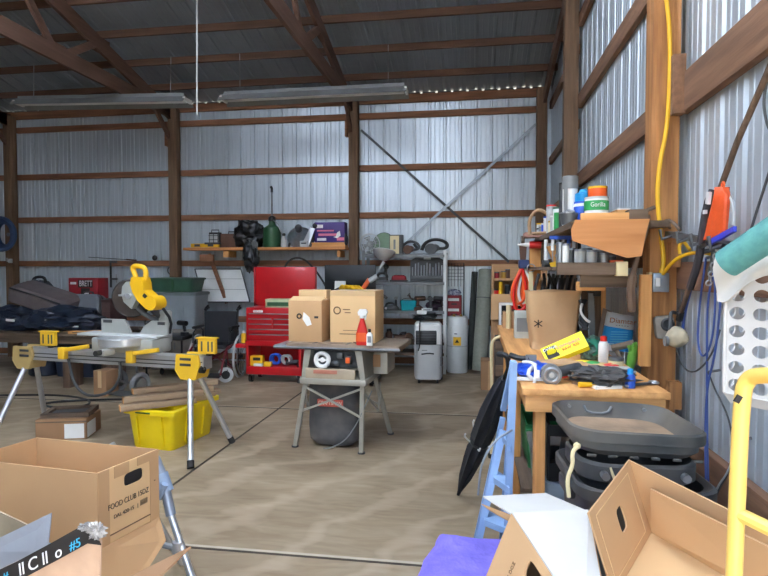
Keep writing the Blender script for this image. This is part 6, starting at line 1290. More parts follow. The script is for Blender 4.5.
# ================================================================ blue step ladder and umbrella
LB = mat('pale_blue_paint', (146, 178, 218), .5, amt=.18, scale=10)
t = thing('step_ladder', 'pale blue metal step ladder standing folded open before the bench', 'step ladder', (.08, 2.42, 0))
a1 = at(513.5, 362, Y=2.62); b1 = at(506, 560, Y=2.60); d1 = (b1-a1)/(b1.z-a1.z); b1 = a1+d1*(0-a1.z)
a2 = at(509, 400, Y=2.84); b2 = at(474, 560, Y=2.64); d2 = (b2-a2)/(b2.z-a2.z); b2 = a2+d2*(.0-a2.z)
c1 = at(503, 430, Y=2.78)
for a_, b_ in ((a1, b1), (c1, b2)):
    g = B(); g.tube([a_, b_], .023, n=4); rl = g.done('rail', LB, t, world=True)
    g = B(); g.cyl(b_, b_+Vector((0, 0, .03)), .034); g.done('rubber_foot', RUB, rl, world=True)
for f in (.02, .27, .52, .76):
    pL = c1.lerp(b2, f); zz = pL.z; k_ = (a1.z-zz)/(a1.z-b1.z); pR = a1.lerp(b1, k_)
    g = B(); dd_ = Vector((0, .09, 0)); g.panel([pL+Vector((0, -.045, 0)), pR+Vector((0, -.045, 0)), pR+dd_, pL+dd_], .028); g.done('step', LB, t, world=True)
r1 = a1+Vector((.06, .04, -.25)); 
for a_, b_ in ((a1+Vector((.0, .02, -.06)), Vector((b1.x-.01, b1.y+.26, 0))), (c1+Vector((0, .03, .05)), Vector((b2.x+.02, b2.y+.3, 0)))):
    g = B(); g.tube([a_, b_], .018, n=4); g.done('rear_leg', LB, t, world=True)
g = B(); g.tube([a1, c1+Vector((0, .0, .1))], .018, n=4); g.done('top_bar', LB, t, world=True)
g = B(); g.tube([at(512, 430, Y=2.60), at(495, 440, Y=2.56), at(481, 462, Y=2.54), at(478, 495, Y=2.54)], .005, smooth=2); g.done('spreader', GALV, t, world=True)
# umbrella: tip on the floor, handle against the ladder
tip = at(458, 495, Z=0); top = at(507, 372, Y=3.0)
t = thing('umbrella', 'closed black umbrella leaning tip down against the blue ladder', 'umbrella', tip)
ax = (top-tip).normalized(); L = (top-tip).length; u_ = ax.orthogonal().normalized(); v_ = ax.cross(u_)
g = B(); rings = []
for f, r in ((.0, .008), (.05, .012), (.2, .034), (.36, .046), (.46, .052), (.50, .04), (.54, .055), (.68, .056), (.8, .048), (.9, .036), (.96, .02)):
    rings.append([tip+ax*L*f+(u_*math.cos(2*PI*i/24)+v_*math.sin(2*PI*i/24))*r*(1+.22*(i % 3 == 0)+.15*noise.noise(Vector((i*.7, f*6, 2)))) for i in range(24)])
g.loft(rings); g.done('canopy', BLKF, t, world=True)
g = B(); g.cyl(tip+ax*.0, tip+ax*.05, .006, .01); g.done('ferrule', DSTEEL, t, world=True)
g = B(); g.torus(tip+ax*L*.5, .05, .008, ax); g.done('strap', BLK, t, world=True)
for k_ in range(5):
    a = k_*1.25; d_ = u_*math.cos(a)+v_*math.sin(a); g = B(); g.tube([tip+ax*L*.49+d_*.048, tip+ax*L*.54+d_*.10, tip+ax*L*.56+d_*.1], .005, n=6); g.done('rib_end', WHITE, t, world=True)
g = B(); g.cyl(tip+ax*L*.95, tip+ax*L*1.04, .012); g.tube([tip+ax*L*1.03, tip+ax*L*1.08+v_*.03, tip+ax*L*1.05+v_*.08], .014, smooth=2); g.done('handle', BLK, t, world=True)
# ================================================================ on the near right wall
t = thing('outlet_box', 'grey metal outlet box on the yellow post with a white switch', 'outlet box', (1.0, 3.225, 1.36)); xa2, xb2, za, zb_ = fb(652, 273, 668, 292, 3.22)
t.location = ((xa2+xb2)/2, 3.235, za); wq = xb2-xa2; hq = zb_-za
g = B(); g.box((0, -.01, hq/2), (wq, .05, hq), bev=.004); g.done('box_body', GALV, t); g = B(); g.box((-.018, -.04, hq*.52), (.022, .012, .045), bev=.003); g.done('switch', WHITE, t); g = B(); g.box((-wq/2-.012, -.01, hq*.5), (.016, .05, hq*1.1)); g.done('pale_side', CREAM, t); g = B(); g.box((-wq/2-.035, -.012, hq*.55), (.03, .02, .012)); g.done('latch', WHITE, t)
t = thing('extension_cord', 'yellow extension cord hanging down the face of the yellow post', 'cord', (.99, 3.2, 1.5)); g = B()
pts = [at(665, -12, Y=3.22), at(670, 30, Y=3.22), at(670, 80, Y=3.22), at(667, 130, Y=3.22), at(659, 165, Y=3.22), at(657, 200, Y=3.22), at(661, 235, Y=3.22), at(664, 262, Y=3.22), at(661, 273, Y=3.22)]
g.tube(pts, .011, smooth=3); g.done('cord', YEL, t, world=True)
g = B(); g.tube([at(663, 274, Y=3.2), at(672, 262, Y=3.1), at(685, 254, Y=3.0), at(700, 252, Y=2.9), at(712, 254, Y=2.8)], .009, smooth=3); g.done('cord_branch', YEL, t, world=True)
g = B(); g.tube([at(680, 254, Y=3.05), at(679, 246, Y=3.05), at(683, 240, Y=3.05), at(690, 250, Y=3.0)], .008, smooth=2); g.done('cord_loop', YEL, t, world=True)
# wall bar with hangers
A = at(668, 234, X=1.0); C_ = at(742, 246, X=.98)
t = thing('tool_hanger', 'grey metal tool hanger bar on the near right wall', 'tool hanger', (A+C_)/2); g = B(); g.tube([A, C_], .02, n=4); g.done('bar', DSTEEL, t, world=True)
for f in (.12, .4, .62, .85): g = B(); p = A.lerp(C_, f); g.tube([p, p+Vector((-.06, 0, -.02)), p+Vector((-.07, 0, .03))], .008); g.done('hook', DSTEEL, t, world=True)
g = B(); g.tube([at(670, 228, X=1.0), at(664, 221, X=1.0), at(671, 220, X=.98), at(680, 230, X=.98)], .008, smooth=1); g.done('bent_wire', OLDW, t, world=True)
# long pole
t = thing('long_handle', 'long grey wooden handle slanting across the near right wall', 'handle', at(700, 260, X=1.0)); g = B(); g.tube([at(782, 40, X=1.03), at(738, 140, X=1.02), at(718, 195, X=1.01), at(690, 285, X=1.0), at(681, 312, X=1.0)], .012, n=10); g.done('shaft', OLDWZ, t, world=True); g = B(); g.tube([at(681, 312, X=1.0), at(679, 320, X=1.0)], .017); g.done('end_cap', BLK, t, world=True)
t = thing('strap', 'dark strap with white lettering hanging over the hanger bar', 'strap', at(700, 250, X=.96)); g = B(); P = [at(713, 190, X=.99), at(707, 205, X=.97), at(702, 235, X=.96), at(699, 260, X=.96), at(690, 288, X=.97)]
g.tube(P, .016, n=6, smooth=1); st_ = g.done('webbing', mat('dark_webbing', (62, 58, 62), .8), t, world=True); g = B(); g.box(at(708.5, 198, X=.952), (.012, .028, .05), rot=(R(12), 0, 0)); g.done('white_mark', INKW, t, world=True)
g = B(); g.box(at(705, 212, X=.95), (.012, .018, .016)); g.done('white_mark', INKW, t, world=True)
ORGB = mat('orange_film', (240, 92, 40), .45, amt=.2, scale=10, bump=.2)
t = thing('plastic_bag', 'orange plastic sleeve hanging from the wall tool hanger', 'bag', at(715, 240, X=.97)); g = B(); rings = []
for py, xa_, xb_ in ((187, 721, 725), (193, 719, 727), (205, 715, 727), (220, 710, 726), (232, 707, 725), (240, 705, 722)):
    pa = at(xa_, py, X=.985); pb = at(xb_, py, X=.985); c_ = (pa+pb)/2; hw_ = (pa-pb).length/2
    rings.append([c_+(pa-pb).normalized()*hw_*math.cos(2*PI*i/16)+Vector((-.025*math.sin(2*PI*i/16)*(1+.3*math.sin(5*i)), 0, 0)) for i in range(16)])
g.loft(rings); g.done('sleeve', ORGB, t, world=True); g = B(); g.torus(at(723, 185, X=.98), .012, .004, (1, 0, 0)); g.done('tie', ORG, t, world=True)
t = thing('putty_knife', 'bright blue flat tool lying over the hanger bar', 'tool', at(720, 238, X=.93)); g = B(); a_ = at(708, 243, X=.94); b_ = at(733, 229, X=.9); n_ = Vector((0, .0, .012)); g.panel([a_-n_, b_-n_*.8, b_+n_*.8, a_+n_], .012); g.done('blade', mat('cobalt_plastic', (50, 70, 220), .4), t, world=True); g = B(); g.tube([a_, a_+(a_-b_)*.35], .009); g.done('handle', BLK, t, world=True)
t = thing('wire_hook', 'pale curved wire hanging right of the orange sleeve', 'wire', at(735, 215, X=1.0)); g = B(); g.tube([at(724, 190, X=1.0), at(731, 197, X=1.0), at(734, 210, X=1.0), at(733, 225, X=1.0)], .006, smooth=2); g.done('wire', LGREY, t, world=True)
t = thing('pliers', 'dark pliers hanging from the hanger bar behind the blue tool', 'pliers', at(720, 255, X=.98)); g = B(); g.tube([at(712, 246, X=.97), at(725, 246, X=.97), at(735, 252, X=.97)], .013, smooth=1); g.done('handle', BLK, t, world=True); g = B(); g.tube([at(714, 252, X=.98), at(713, 262, X=.98), at(710, 272, X=.98)], .012, smooth=1); g.done('jaw', DSTEEL, t, world=True)
t = thing('chain', 'short steel chain hanging below the hanger bar', 'chain', at(711, 268, X=.98)); g = B()
for i in range(7): p = at(716-1.2*i, 256+4.5*i, X=.97); g.torus(p, .011, .0035, (i % 2, (i+1) % 2, .2), n=12, k=5)
g.done('links', STEEL, t, world=True)
# wooden hand plane / brown block behind cord
g = B(); p = at(677, 255, X=1.05); g.box((1.03, p.y, p.z), (.05, .1, .13)); tag(g.done('wood_block', POSTN), 'short orange brown block nailed beside the yellow post', 'block')
# blue cords
BC = mat('blue_cord', (60, 86, 156), .5)
def wc(label, pts, r=.0045, m=BC, X=1.02, nm='cord'):
    P = [at(x, y, X=X) for x, y in pts]; t = thing(nm, label, 'cord', min(P, key=lambda p: p.z)); g = B(); g.tube(P, r, smooth=3, n=6); g.done('cord', m, t, world=True)
    g = B(); p = P[0]; g.tube([p, p+Vector((.05, 0, .01))], r*1.6, n=6); g.done('peg', DSTEEL, t, world=True); return t
wc('blue cord falling from the hanger bar nearest the yellow post', [(702, 252), (694, 278), (685, 310), (682, 335)], .007)
wc('blue cord in a long U loop beside the padlock boxes', [(706, 258), (700, 300), (697, 340), (702, 360), (712, 345), (716, 300), (713, 262)], .0045)
wc('long blue cord dropping to the floor right of the loop', [(716, 262), (707, 300), (707, 360), (707, 420), (708, 480), (710, 520)], .0045)
wc('blue cord curving in from the laundry basket edge', [(722, 282), (718, 330), (714, 360), (707, 385), (705, 430), (706, 490)], .0045, X=1.0)
wc('thin dark wire bowing out below the laundry basket', [(708, 372), (716, 392), (728, 415), (733, 440), (730, 470), (718, 490), (713, 505)], .004, DGREY)
wc('thin pale wire crossing low behind the yellow handle', [(737, 440), (730, 470), (716, 488), (713, 505)], .004, LGREY, .99)
wc('thin grey wire sagging in a wide arc below the padlock boxes', [(676, 345), (680, 365), (692, 374), (704, 366), (714, 350), (720, 330)], .004, DGREY)
wc('thin dark cable slanting behind the teal roll', [(770, 170), (757, 210), (748, 240)], .005, DGREY, 1.03)
wc('dark cable bowing down at the upper right edge', [(768, 78), (763, 100), (766, 122), (772, 135)], .005, DGREY, 1.04)
# padlock boxes
t = thing('hose_bracket', 'round grey bracket with a dark hole fixed to the yellow post', 'bracket', at(663, 329, Y=3.2)); t.rotation_euler = (R(0), 0, 0); PMset(t); c_ = at(664, 327, Y=3.2)
g = B(); g.box(c_, (.1, .05, .12), rot=(0, R(-8), 0), bev=.02); g.done('casting', mat('weathered_plastic', (156, 148, 136), .7), t, world=True); g = B(); g.torus(c_+Vector((.01, -.028, .015)), .026, .009, (0, 1, 0)); g.cyl(c_+Vector((.01, -.03, .015)), c_+Vector((.01, -.02, .015)), .024); g.done('dark_hole', DGREY, t, world=True)
t = thing('hose_bracket', 'cream rounded bracket hanging lower right of the grey bracket', 'bracket', at(677, 341, Y=3.0)); c_ = at(677, 337, X=.98)
g = B(); g.blob(c_, (.05, .06, .05), .15, 4, 3); g.done('casting', mat('cream_grey_plastic', (200, 184, 152), .7, c2=(160, 150, 130)), t, world=True); g = B(); g.tube([c_+Vector((-.03, 0, .03)), c_+Vector((-.02, .04, .10)), c_+Vector((.0, .08, .12)), c_+Vector((.05, .1, .10))], .009, smooth=2); g.done('loop', DGREY, t, world=True); g = B(); g.cyl(c_+Vector((-.045, -.01, -.02)), c_+Vector((-.06, -.01, -.02)), .025); g.done('boss', GREY, t, world=True)
# white laundry basket hung on the wall: real shell with oval openings
t = thing('laundry_basket', 'white plastic laundry basket with oval holes hung on the right wall', 'basket', (1.0, 1.95, 1.06))
BW = mat('basket_white', (212, 208, 202), .4, amt=.04)
C0_ = at(724, 392, Y=1.98); xb0 = C0_.x; YN = C0_.y; ZB0 = C0_.z; ZB1 = at(730, 268, Y=1.98).z
g = B()
def hole_panel(org, U, V, W_, H_, nc, nr, Nn, mgx=.02, mgy=.02, th=.004):
    U = Vector(U).normalized(); V = Vector(V); Nn = Vector(Nn).normalized(); N_ = 20
    for c in range(nc):
        for r_ in range(nr):
            x0_, x1_ = W_*c/nc, W_*(c+1)/nc; y0_, y1_ = H_*r_/nr, H_*(r_+1)/nr; cx, cy = (x0_+x1_)/2, (y0_+y1_)/2; rx, ry = (x1_-x0_)/2-mgx*.5, (y1_-y0_)/2-mgy*.5
            out = []; inn = []
            for i in range(N_):
                a = 2*PI*i/N_+PI/4; ca, sa = math.cos(a), math.sin(a); k_ = 1/max(abs(ca), abs(sa))
                out.append((cx+(x1_-x0_)/2*ca*k_, cy+(y1_-y0_)/2*sa*k_)); inn.append((cx+rx*ca, cy+ry*sa))
            pt = lambda p, d: Vector(org)+U*p[0]+V*p[1]+Nn*d
            vo = [g.bm.verts.new(pt(p, 0)) for p in out]; vi = [g.bm.verts.new(pt(p, 0)) for p in inn]; vk = [g.bm.verts.new(pt(p, -th)) for p in inn]; vb = [g.bm.verts.new(pt(p, -th)) for p in out]
            for i in range(N_):
                j = (i+1) % N_
                g.bm.faces.new((vo[i], vo[j], vi[j], vi[i])); g.bm.faces.new((vi[i], vi[j], vk[j], vk[i])); g.bm.faces.new((vk[i], vk[j], vb[j], vb[i]))
UF = Vector((.60, -.80, 0)); US = Vector((.63, .78, 0)); WF = .36; hZ = ZB1-ZB0
cF = Vector((xb0, YN, ZB0))
hole_panel(cF, UF, (0, 0, 1), WF, hZ, 5, 7, (-.8, -.6, 0), .022, .018); g.done('front_wall', BW, t, world=True)
g = B(); hole_panel(cF, US, (0, 0, 1), .20, hZ, 2, 7, (-.78, .63, 0), .03, .018); g.done('side_wall', BW, t, world=True)
eF = cF+UF*WF; eS = cF+US*.2
g = B(); dz = Vector((0, 0, -.03)); ins = Vector((.02, .0, 0))
g.panel([cF, eF, eF+dz+ins, cF+dz+ins], .004); g.panel([eS, cF, cF+dz+ins, eS+dz], .004); g.panel([cF+dz+ins, eF+dz+ins, eS+dz], .004); g.done('base_edge', BW, t, world=True)
g = B(); up = Vector((0, 0, hZ)); g.tube([eF+up, cF+up, eS+up], .01, n=8); g.done('rim', BW, t, world=True)
g = B(); g.tube([cF+Vector((0, 0, .0)), cF+up], .006, n=8); g.done('corner_bead', BW, t, world=True)
g = B()
def rag(u, v):
    p = cF+up+UF*(u*.34-.02)+Vector((-.8, -.6, 0))*(.02+.012*math.sin(v*5+u*11)); return (p.x, p.y, p.z+.035-.10*v*(1+.3*math.sin(u*9+.6))*(1.2-u))
g.cloth(rag, 24, 8, .006); tag(g.done('white_cloth', mat('white_cloth', (204, 200, 192), .9, amt=.1)), 'white crumpled cloth hanging over the laundry basket top', 'cloth')
# teal roll on top of the basket
TEALR = mat('teal_foam', (96, 158, 150), .9, c2=(84, 142, 140), scale=40, bump=.15)
a_ = at(727, 270, Y=1.86); b_ = at(800, 222, Y=1.70)
t = thing('foam_roll', 'thick teal foam roll lying across the top of the laundry basket', 'foam roll', a_.lerp(b_, .5)-Vector((0, 0, .045))); g = B(); ax = (b_-a_).normalized(); g.cyl(a_+Vector((0, 0, .02)), b_+Vector((0, 0, .02)), .044, n=28); g.done('roll', TEALR, t, world=True); g = B(); g.torus(a_-ax*.001+Vector((0, 0, .02)), .030, .005, ax); g.torus(a_-ax*.001+Vector((0, 0, .02)), .018, .005, ax); g.done('spiral_end', TEAL, t, world=True)
# ================================================================ yellow tube handle of a hand truck
t = thing('hand_truck', 'yellow tubular hand truck handle rising at the right edge', 'hand truck', (.46, .92, 0)); PY = mat('truck_yellow', (236, 196, 100), .4, amt=.1)
p0 = at(733, 600, Y=.96); p1 = at(737, 500, Y=.96); p2 = at(742, 392, Y=.96); p3 = at(748, 379, Y=.955); p4 = at(757, 375, Y=.94); p5 = at(800, 376, Y=.86); dn = (p0-p1)/(p0.z-p1.z); pf = p1+dn*(0.02-p1.z)
g = B(); g.tube([pf, p0, p1, p2, p3, p4, p5, p5+Vector((.06, -.09, -.02)), p5+Vector((.08, -.12, -.3)), Vector((p5.x+.09, p5.y-.13, .02))], .012, smooth=2, n=14); g.done('tube_frame', PY, t, world=True)
q0 = at(737, 513, Y=.96); g = B(); g.tube([q0, q0+Vector((.08, -.11, -.015)), q0+Vector((.16, -.22, -.04))], .011, n=10); g.done('cross_tube', PY, t, world=True)
g = B(); g.box((pf.x+.08, pf.y-.12, .012), (.3, .3, .012)); g.done('toe_plate', PY, t, world=True)
g = B(); g.box(at(738, 399, Y=.945), (.008, .004, .012), rot=(0, .5, 0)); g.done('paint_chip', INK, t, world=True)
# ================================================================ black bins with dish lid
BIN = mat('dusty_black_plastic', (52, 55, 58), .5, c2=(84, 80, 74), scale=4, bump=.05)
BIND = mat('dusty_lid_plastic', (66, 67, 66), .6, c2=(112, 104, 92), scale=3, bump=.08)
BCX = (at(568, 468, Y=2.1).x+at(708, 468, Y=2.1).x)/2; BHW = (at(708, 468, Y=2.1).x-at(568, 468, Y=2.1).x)/2
t = thing('storage_bin', 'large black rounded plastic bin in front of the workbench', 'bin', (BCX, 2.2, 0), R(4))
def lv(z, a, b): return (z, a, b)
g = B(); g.rr([(0, BHW-.06, .17), (.02, BHW-.05, .18), (.72, BHW-.025, .215), (.73, BHW, .24), (.765, BHW, .24), (.77, BHW-.01, .23), (.76, BHW-.03, .21), (.04, BHW-.06, .165)], rad=.09, q=5); g.done('bin_wall', BIN, t)
for s in (-1, 1): g = B(); g.box((s*(BHW-.01), 0, .70), (.03, .16, .05), bev=.01); g.done('handle', BIN, t)
t = thing('bucket', 'black lipped tub sitting inside the large black bin', 'tub', (BCX-.01, 2.19, .3), R(4))
g = B(); g.rr([(.0, .13, .12), (.46, .17, .155), (.48, .20, .175), (.53, .20, .175), (.54, .19, .165), (.50, .165, .15), (.02, .12, .11)], rad=.1, q=6); g.done('tub_wall', BIN, t)
for x in (-.13, .13): g = B(); g.cyl((x, -.165, .505), (x, -.195, .505), .014, n=10); g.done('rivet', STEEL, t)
g = B(); g.tube([(-.11, -.17, .53), (-.09, -.182, .47), (-.06, -.184, .45), (-.03, -.182, .46), (-.03, -.17, .52)], .005, smooth=2); g.done('wire_bail', CREAM, t)
LW = (at(703, 432, Y=2.05).x-at(560, 432, Y=2.05).x)/2; LX = (at(703, 432, Y=2.05).x+at(560, 432, Y=2.05).x)/2
t = thing('bin_lid', 'dusty black lid lying upside down across the black bins', 'lid', (LX+.025, 2.265, .855), rot=(R(0), R(2.0), R(4)))
q_ = LW-.318
g = B(); g.rr([(0, LW-.07, .17), (.0, LW-.035, .205), (.02, LW-.015, .222), (.045, LW-.015, .222), (.05, LW, .238), (.085, LW, .238), (.09, LW-.008, .23), (.05, LW-.04, .195), (.035, LW-.05, .18)], rad=.1, q=7); g.done('lid_shell', BIND, t)
g = B(); g.rr([(.035, LW-.05, .18), (.04, LW-.07, .16)], rad=.09, q=6); g.done('dirt_layer', mat('dry_dirt', (170, 142, 114), .95, c2=(128, 108, 88), scale=8, bump=.3), t)
g = B(); g.tube([(-.09, .205, .075), (-.08, .19, .05), (.0, .19, .05), (.02, .205, .075)], .005, smooth=1); g.done('clip', GREY, t)
for s in (-1, 1): g = B(); g.cyl((s*.15, .215, .07), (s*.15, .195, .07), .007); g.done('rivet', STEEL, t)
for i in range(6): g = B(); g.box((-.17+.07*i, -.224, .002), (.03, .008, .01), bev=.003); g.done('catch', BIND, t)
t = thing('rope', 'frayed white rope hanging down the left side of the black bin', 'rope', at(568, 495, Y=1.9)); g = B(); g.tube([at(577, 447, Y=1.86), at(572, 452, Y=1.84), at(573, 465, Y=1.84), at(567, 478, Y=1.84), at(569, 497, Y=1.84)], .0065, smooth=2); g.done('rope', CREAM, t, world=True); g = B(); g.blob(at(577, 446, Y=1.87), (.012, .012, .012), .2, 1, 2); g.done('knot', CREAM, t, world=True)
# ================================================================ cartons at the lower right
def panelbox(nm, label, cat, O, U, V, W_, m, walls, th=.005, par=None):
    """open carton: corner O at the bottom, U and V along the floor of the box, W_ up its walls"""
    t = thing(nm, label, cat, O)
    return t
def D3(px, py, d): return at(px, py, d=d)
A = D3(628, 460, 1.7); Dn = D3(650, 532, 1.7); Bp = D3(587, 513, 1.46); E_ = D3(768, 530, 1.4)
up_ = (A-Dn); eU = (Bp-A); eV = (E_-A).normalized()*.62
t = thing('cardboard_box', 'large open brown carton with a hand hole tilted at the lower right', 'box', Dn+(eU+eV)*.5)
def pn(g, pts, th=.005):
    c = sum(pts, Vector())/len(pts); g.panel(pts, th); return g
G_ = Dn+eU; H_ = Dn+eV; 
def wall_hole(g, O, U, V, u0, u1, v0, v1, th):
    """wall from O with sides U, V and a rounded slot between (u0,v0) and (u1,v1)"""
    N_ = 24; nn_ = U.cross(V).normalized()*th; cx_, cy_ = (u0+u1)/2, (v0+v1)/2; out = []; inn = []
    for i in range(N_):
        a = 2*PI*i/N_+PI/4; ca, sa = math.cos(a), math.sin(a); k_ = 1/max(abs(ca), abs(sa))
        ex_, ey_ = ca*k_, sa*k_
        out.append(((1 if ex_ > .999 else 0 if ex_ < -.999 else .5+.5*ex_), (1 if ey_ > .999 else 0 if ey_ < -.999 else .5+.5*ey_)))
        inn.append((cx_+(u1-u0)/2*math.copysign(abs(ca)**.5, ca), cy_+(v1-v0)/2*math.copysign(abs(sa)**.5, sa)))
    P = lambda p: O+U*p[0]+V*p[1]
    vo = [g.bm.verts.new(P(p)) for p in out]; vi = [g.bm.verts.new(P(p)) for p in inn]; wo = [g.bm.verts.new(P(p)-nn_) for p in out]; wi = [g.bm.verts.new(P(p)-nn_) for p in inn]
    for i in range(N_):
        j = (i+1) % N_
        g.bm.faces.new((vo[i], vo[j], vi[j], vi[i])); g.bm.faces.new((wo[j], wo[i], wi[i], wi[j])); g.bm.faces.new((vi[i], vi[j], wi[j], wi[i])); g.bm.faces.new((vo[j], vo[i], wo[i], wo[j]))
    return g
g = B(); wall_hole(g, Dn, eU, up_, .42, .56, .40, .70, .005); g.done('end_wall', CARD, t, world=True)
g = B()
for a_, b_ in (((.12, .1), (.12, .9)), ((.12, .9), (.9, .9)), ((.9, .1), (.9, .9)), ((.12, .1), (.9, .1))):
    nn_ = eU.cross(up_).normalized(); s_ = 1 if nn_.dot(eV) > 0 else -1
    g.tube([Dn+eU*a_[0]+up_*a_[1]+nn_*s_*.004, Dn+eU*b_[0]+up_*b_[1]+nn_*s_*.004], .0022, n=4)
g.done('glued_panel_edge', CARDL, t, world=True)
g = B(); g.panel([Dn, H_, H_+up_, A], .005); g.done('side_wall', CARD, t, world=True)
g = B(); g.panel([G_, G_+eV, G_+eV+up_*.62, G_+up_*.62], .005); sw_ = g.done('side_wall', CARD, t, world=True); bpy.data.objects.remove(sw_)
g = B(); g.panel([Dn, G_, G_+eV, H_], .005); g.done('floor_panel', CARDL, t, world=True)
fl0 = Dn+eU*.10+eV*.03; f1_ = D3(650, 489, 1.62); f2_ = D3(768, 547, 1.30)
g = B(); g.panel([D3(651, 531, 1.66), D3(768, 592, 1.34), f2_, f1_], .005); g.done('loose_flap', CARD, t, world=True)
g = B(); g.blob(Dn+eV*.55+up_*.62+eU*.02, (.03, .012, .012), .5, 4, 2); sm = g.done('scuff', CARDL, t, world=True); bpy.data.objects.remove(sm)
# support under both cartons
zsup = .0
low = min((G_+eV).z, G_.z, H_.z)
t = thing('footlocker', 'plain brown footlocker carrying the two open cartons', 'footlocker', (.46, 1.28, 0)); g = B(); g.box((0, 0, .23), (.62, .62, .46), bev=.01); g.done('locker_body', CARDD, t); g = B(); g.box((0, 0, .475), (.64, .64, .03), bev=.006); g.done('lid', CARDD, t)
# white lined carton
P1 = D3(512, 514, 1.65); P3 = D3(588, 511, 1.70); P4 = D3(553, 577, 1.40); P2 = D3(489, 571, 1.62)
uu = P3-P1; vv = (P4-P1)*1.6; ww_ = (P2-P1)*1.15
P5 = D3(600, 578, 1.43); P5 = P3+(P5-P3)*1.6; P4x = P1+vv
t = thing('cardboard_box', 'tilted carton with a white top panel and brown hand hole end', 'box', P1+ww_+(uu+vv)*.5)
g = B(); g.panel([P1, P1+vv, P5, P3][::-1], .005); g.done('white_panel', mat('white_lined_card', (208, 206, 200), .8, amt=.03), t, world=True)
g = B(); wall_hole(g, P1+ww_*1.0, vv, -ww_, .36, .60, .62, .86, .005); g.done('end_wall', CARD, t, world=True)
g = B(); g.panel([P1+ww_, P1+ww_+uu, P3, P1], .005); g.done('back_wall', CARD, t, world=True); g = B(); g.panel([P3+ww_, P5+ww_, P5, P3], .005); g.done('end_wall', CARD, t, world=True)
g = B(); g.panel([P1+vv, P1+vv+ww_, P5+ww_, P5], .005); g.done('front_wall', CARD, t, world=True)
g = B(); g.panel([P1+ww_, P1+ww_+vv, P5+ww_, P1+ww_+uu], .005); g.done('floor_panel', CARD, t, world=True)
F1 = D3(483, 496, 1.86); F2 = D3(546, 493, 1.98)
g = B(); g.panel([P1, P3, F2, F1], .004); g.done('white_flap', mat('white_lined_card', (208, 206, 200)), t, world=True)
g = B(); g.panel([P1.lerp(F1, .38)+(uu*.1), P1.lerp(F1, .9)+uu*.18+Vector((0, 0, .002)), F2.lerp(P3, .16)-uu*.12+Vector((0, 0, .002)), F2.lerp(P3, .5)-uu*.12+Vector((0, 0, .002))], .002); fl_ = g.done('dusty_patch', mat('dusty_white', (214, 198, 176), .85), t, world=True); bpy.data.objects.remove(fl_)
g = B(); K1 = D3(481, 504, 1.84); K2 = D3(500, 506, 1.8); g.panel([P1+Vector((0, 0, -.005)), K1, K1.lerp(K2, .5)+Vector((0, 0, -.02)), P1+Vector((-.01, .02, -.03))], .004); g.done('brown_flap', CARD, t, world=True)
nn_ = vv.cross(-ww_).normalized(); nn_ = nn_ if nn_.dot(uu) < 0 else -nn_
fr3 = framerot(vv, -ww_)
if (fr3.to_matrix() @ Vector((0, 0, 1))).dot(nn_) < 0: fr3 = framerot(-vv, -ww_)
for i, s_ in enumerate(('EGGS 15 DOZ', 'KEEP COLD', 'LARGE')):
    o_ = text(s_[:11], .016, INKB, t, (0, 0, 0), framerot(-ww_, -vv) if (framerot(-ww_, -vv).to_matrix() @ Vector((0, 0, 1))).dot(nn_) > 0 else framerot(-ww_, vv), sx=.9); o_.location = P1+ww_*.62+vv*(.24-.05*i)+nn_*.004-t.location
    if i: bpy.data.objects.remove(o_)
# purple padded bag
PB = mat('violet_blue_cloth', (140, 128, 226), .8, c2=(108, 96, 196), scale=7, bump=.5)
t = thing('moving_blanket', 'folded violet blue padded blanket on the floor', 'blanket', (.0, 2.27, 0), R(-5)); g = B()
def pb(z, k_):
    out = []
    for i in range(40):
        a = 2*PI*i/40; c_, s_ = math.cos(a), math.sin(a); x = math.copysign(abs(c_)**.28, c_)*.20*k_; y = math.copysign(abs(s_)**.28, s_)*.26*k_
        q_ = .035*noise.noise(Vector((x*9, y*9, z*14))); out.append((x+q_, y+q_, z+.04*noise.noise(Vector((x*9, y*9, 2)))*(z > .05)))
    return out
g.loft([pb(0, .95), pb(.02, 1.0), pb(.1, 1.03), pb(.13, .99), pb(.22, 1.0), pb(.29, .98), pb(.318, .92), pb(.33, .7), pb(.336, .35)]); g.done('folded_layers', PB, t)
g = B(); g.tube([(-.21, .3, .03), (-.25, .2, .035), (-.25, .05, .035), (-.22, -.1, .03)], .03, smooth=2); g.done('fold_roll', PB, t)
# ================================================================ cartons at the lower left
N = at(98, 473, Z=.75); Rr = at(158, 449, Z=.75); F_ = at(33, 437, Z=.75)
eu = Rr-N; ev = (F_-Rr); ev = ev*(.62/ev.length); hb = .285
dwn = Vector((0, 0, -hb))
t = thing('cardboard_box', 'open brown egg carton box with a hand hole at the lower left', 'box', N+(eu+ev)*.5+dwn)
P_ = lambda u, v, z: N+eu*u+ev*v+Vector((0, 0, z-0))
ab = N+dwn
tilt = (at(152, 530, d=2.26)-(Rr+dwn))
g = B(); wall_hole(g, ab, eu, Vector((0, 0, hb)), .40, .72, .66, .84, .005); g.done('end_wall', CARDL, t, world=True)  # end wall in lighter card: light from the right put into its colour
g = B(); g.panel([ab+eu, ab+eu+ev, P_(1, 1, 0), P_(1, 0, 0)], .005); g.done('side_wall', CARD, t, world=True)
g = B(); g.panel([ab+ev, ab+eu+ev, P_(1, 1, 0), P_(0, 1, 0)], .005); g.done('end_wall', CARD, t, world=True)
g = B(); g.panel([ab, ab+ev, P_(0, 1, 0), P_(0, 0, 0)], .005); g.done('side_wall', CARD, t, world=True)
g = B(); g.panel([ab+Vector((0, 0, .004)), ab+eu+Vector((0, 0, .004)), ab+eu+ev+Vector((0, 0, .004)), ab+ev+Vector((0, 0, .004))], .005); g.done('floor_panel', CARD, t, world=True)
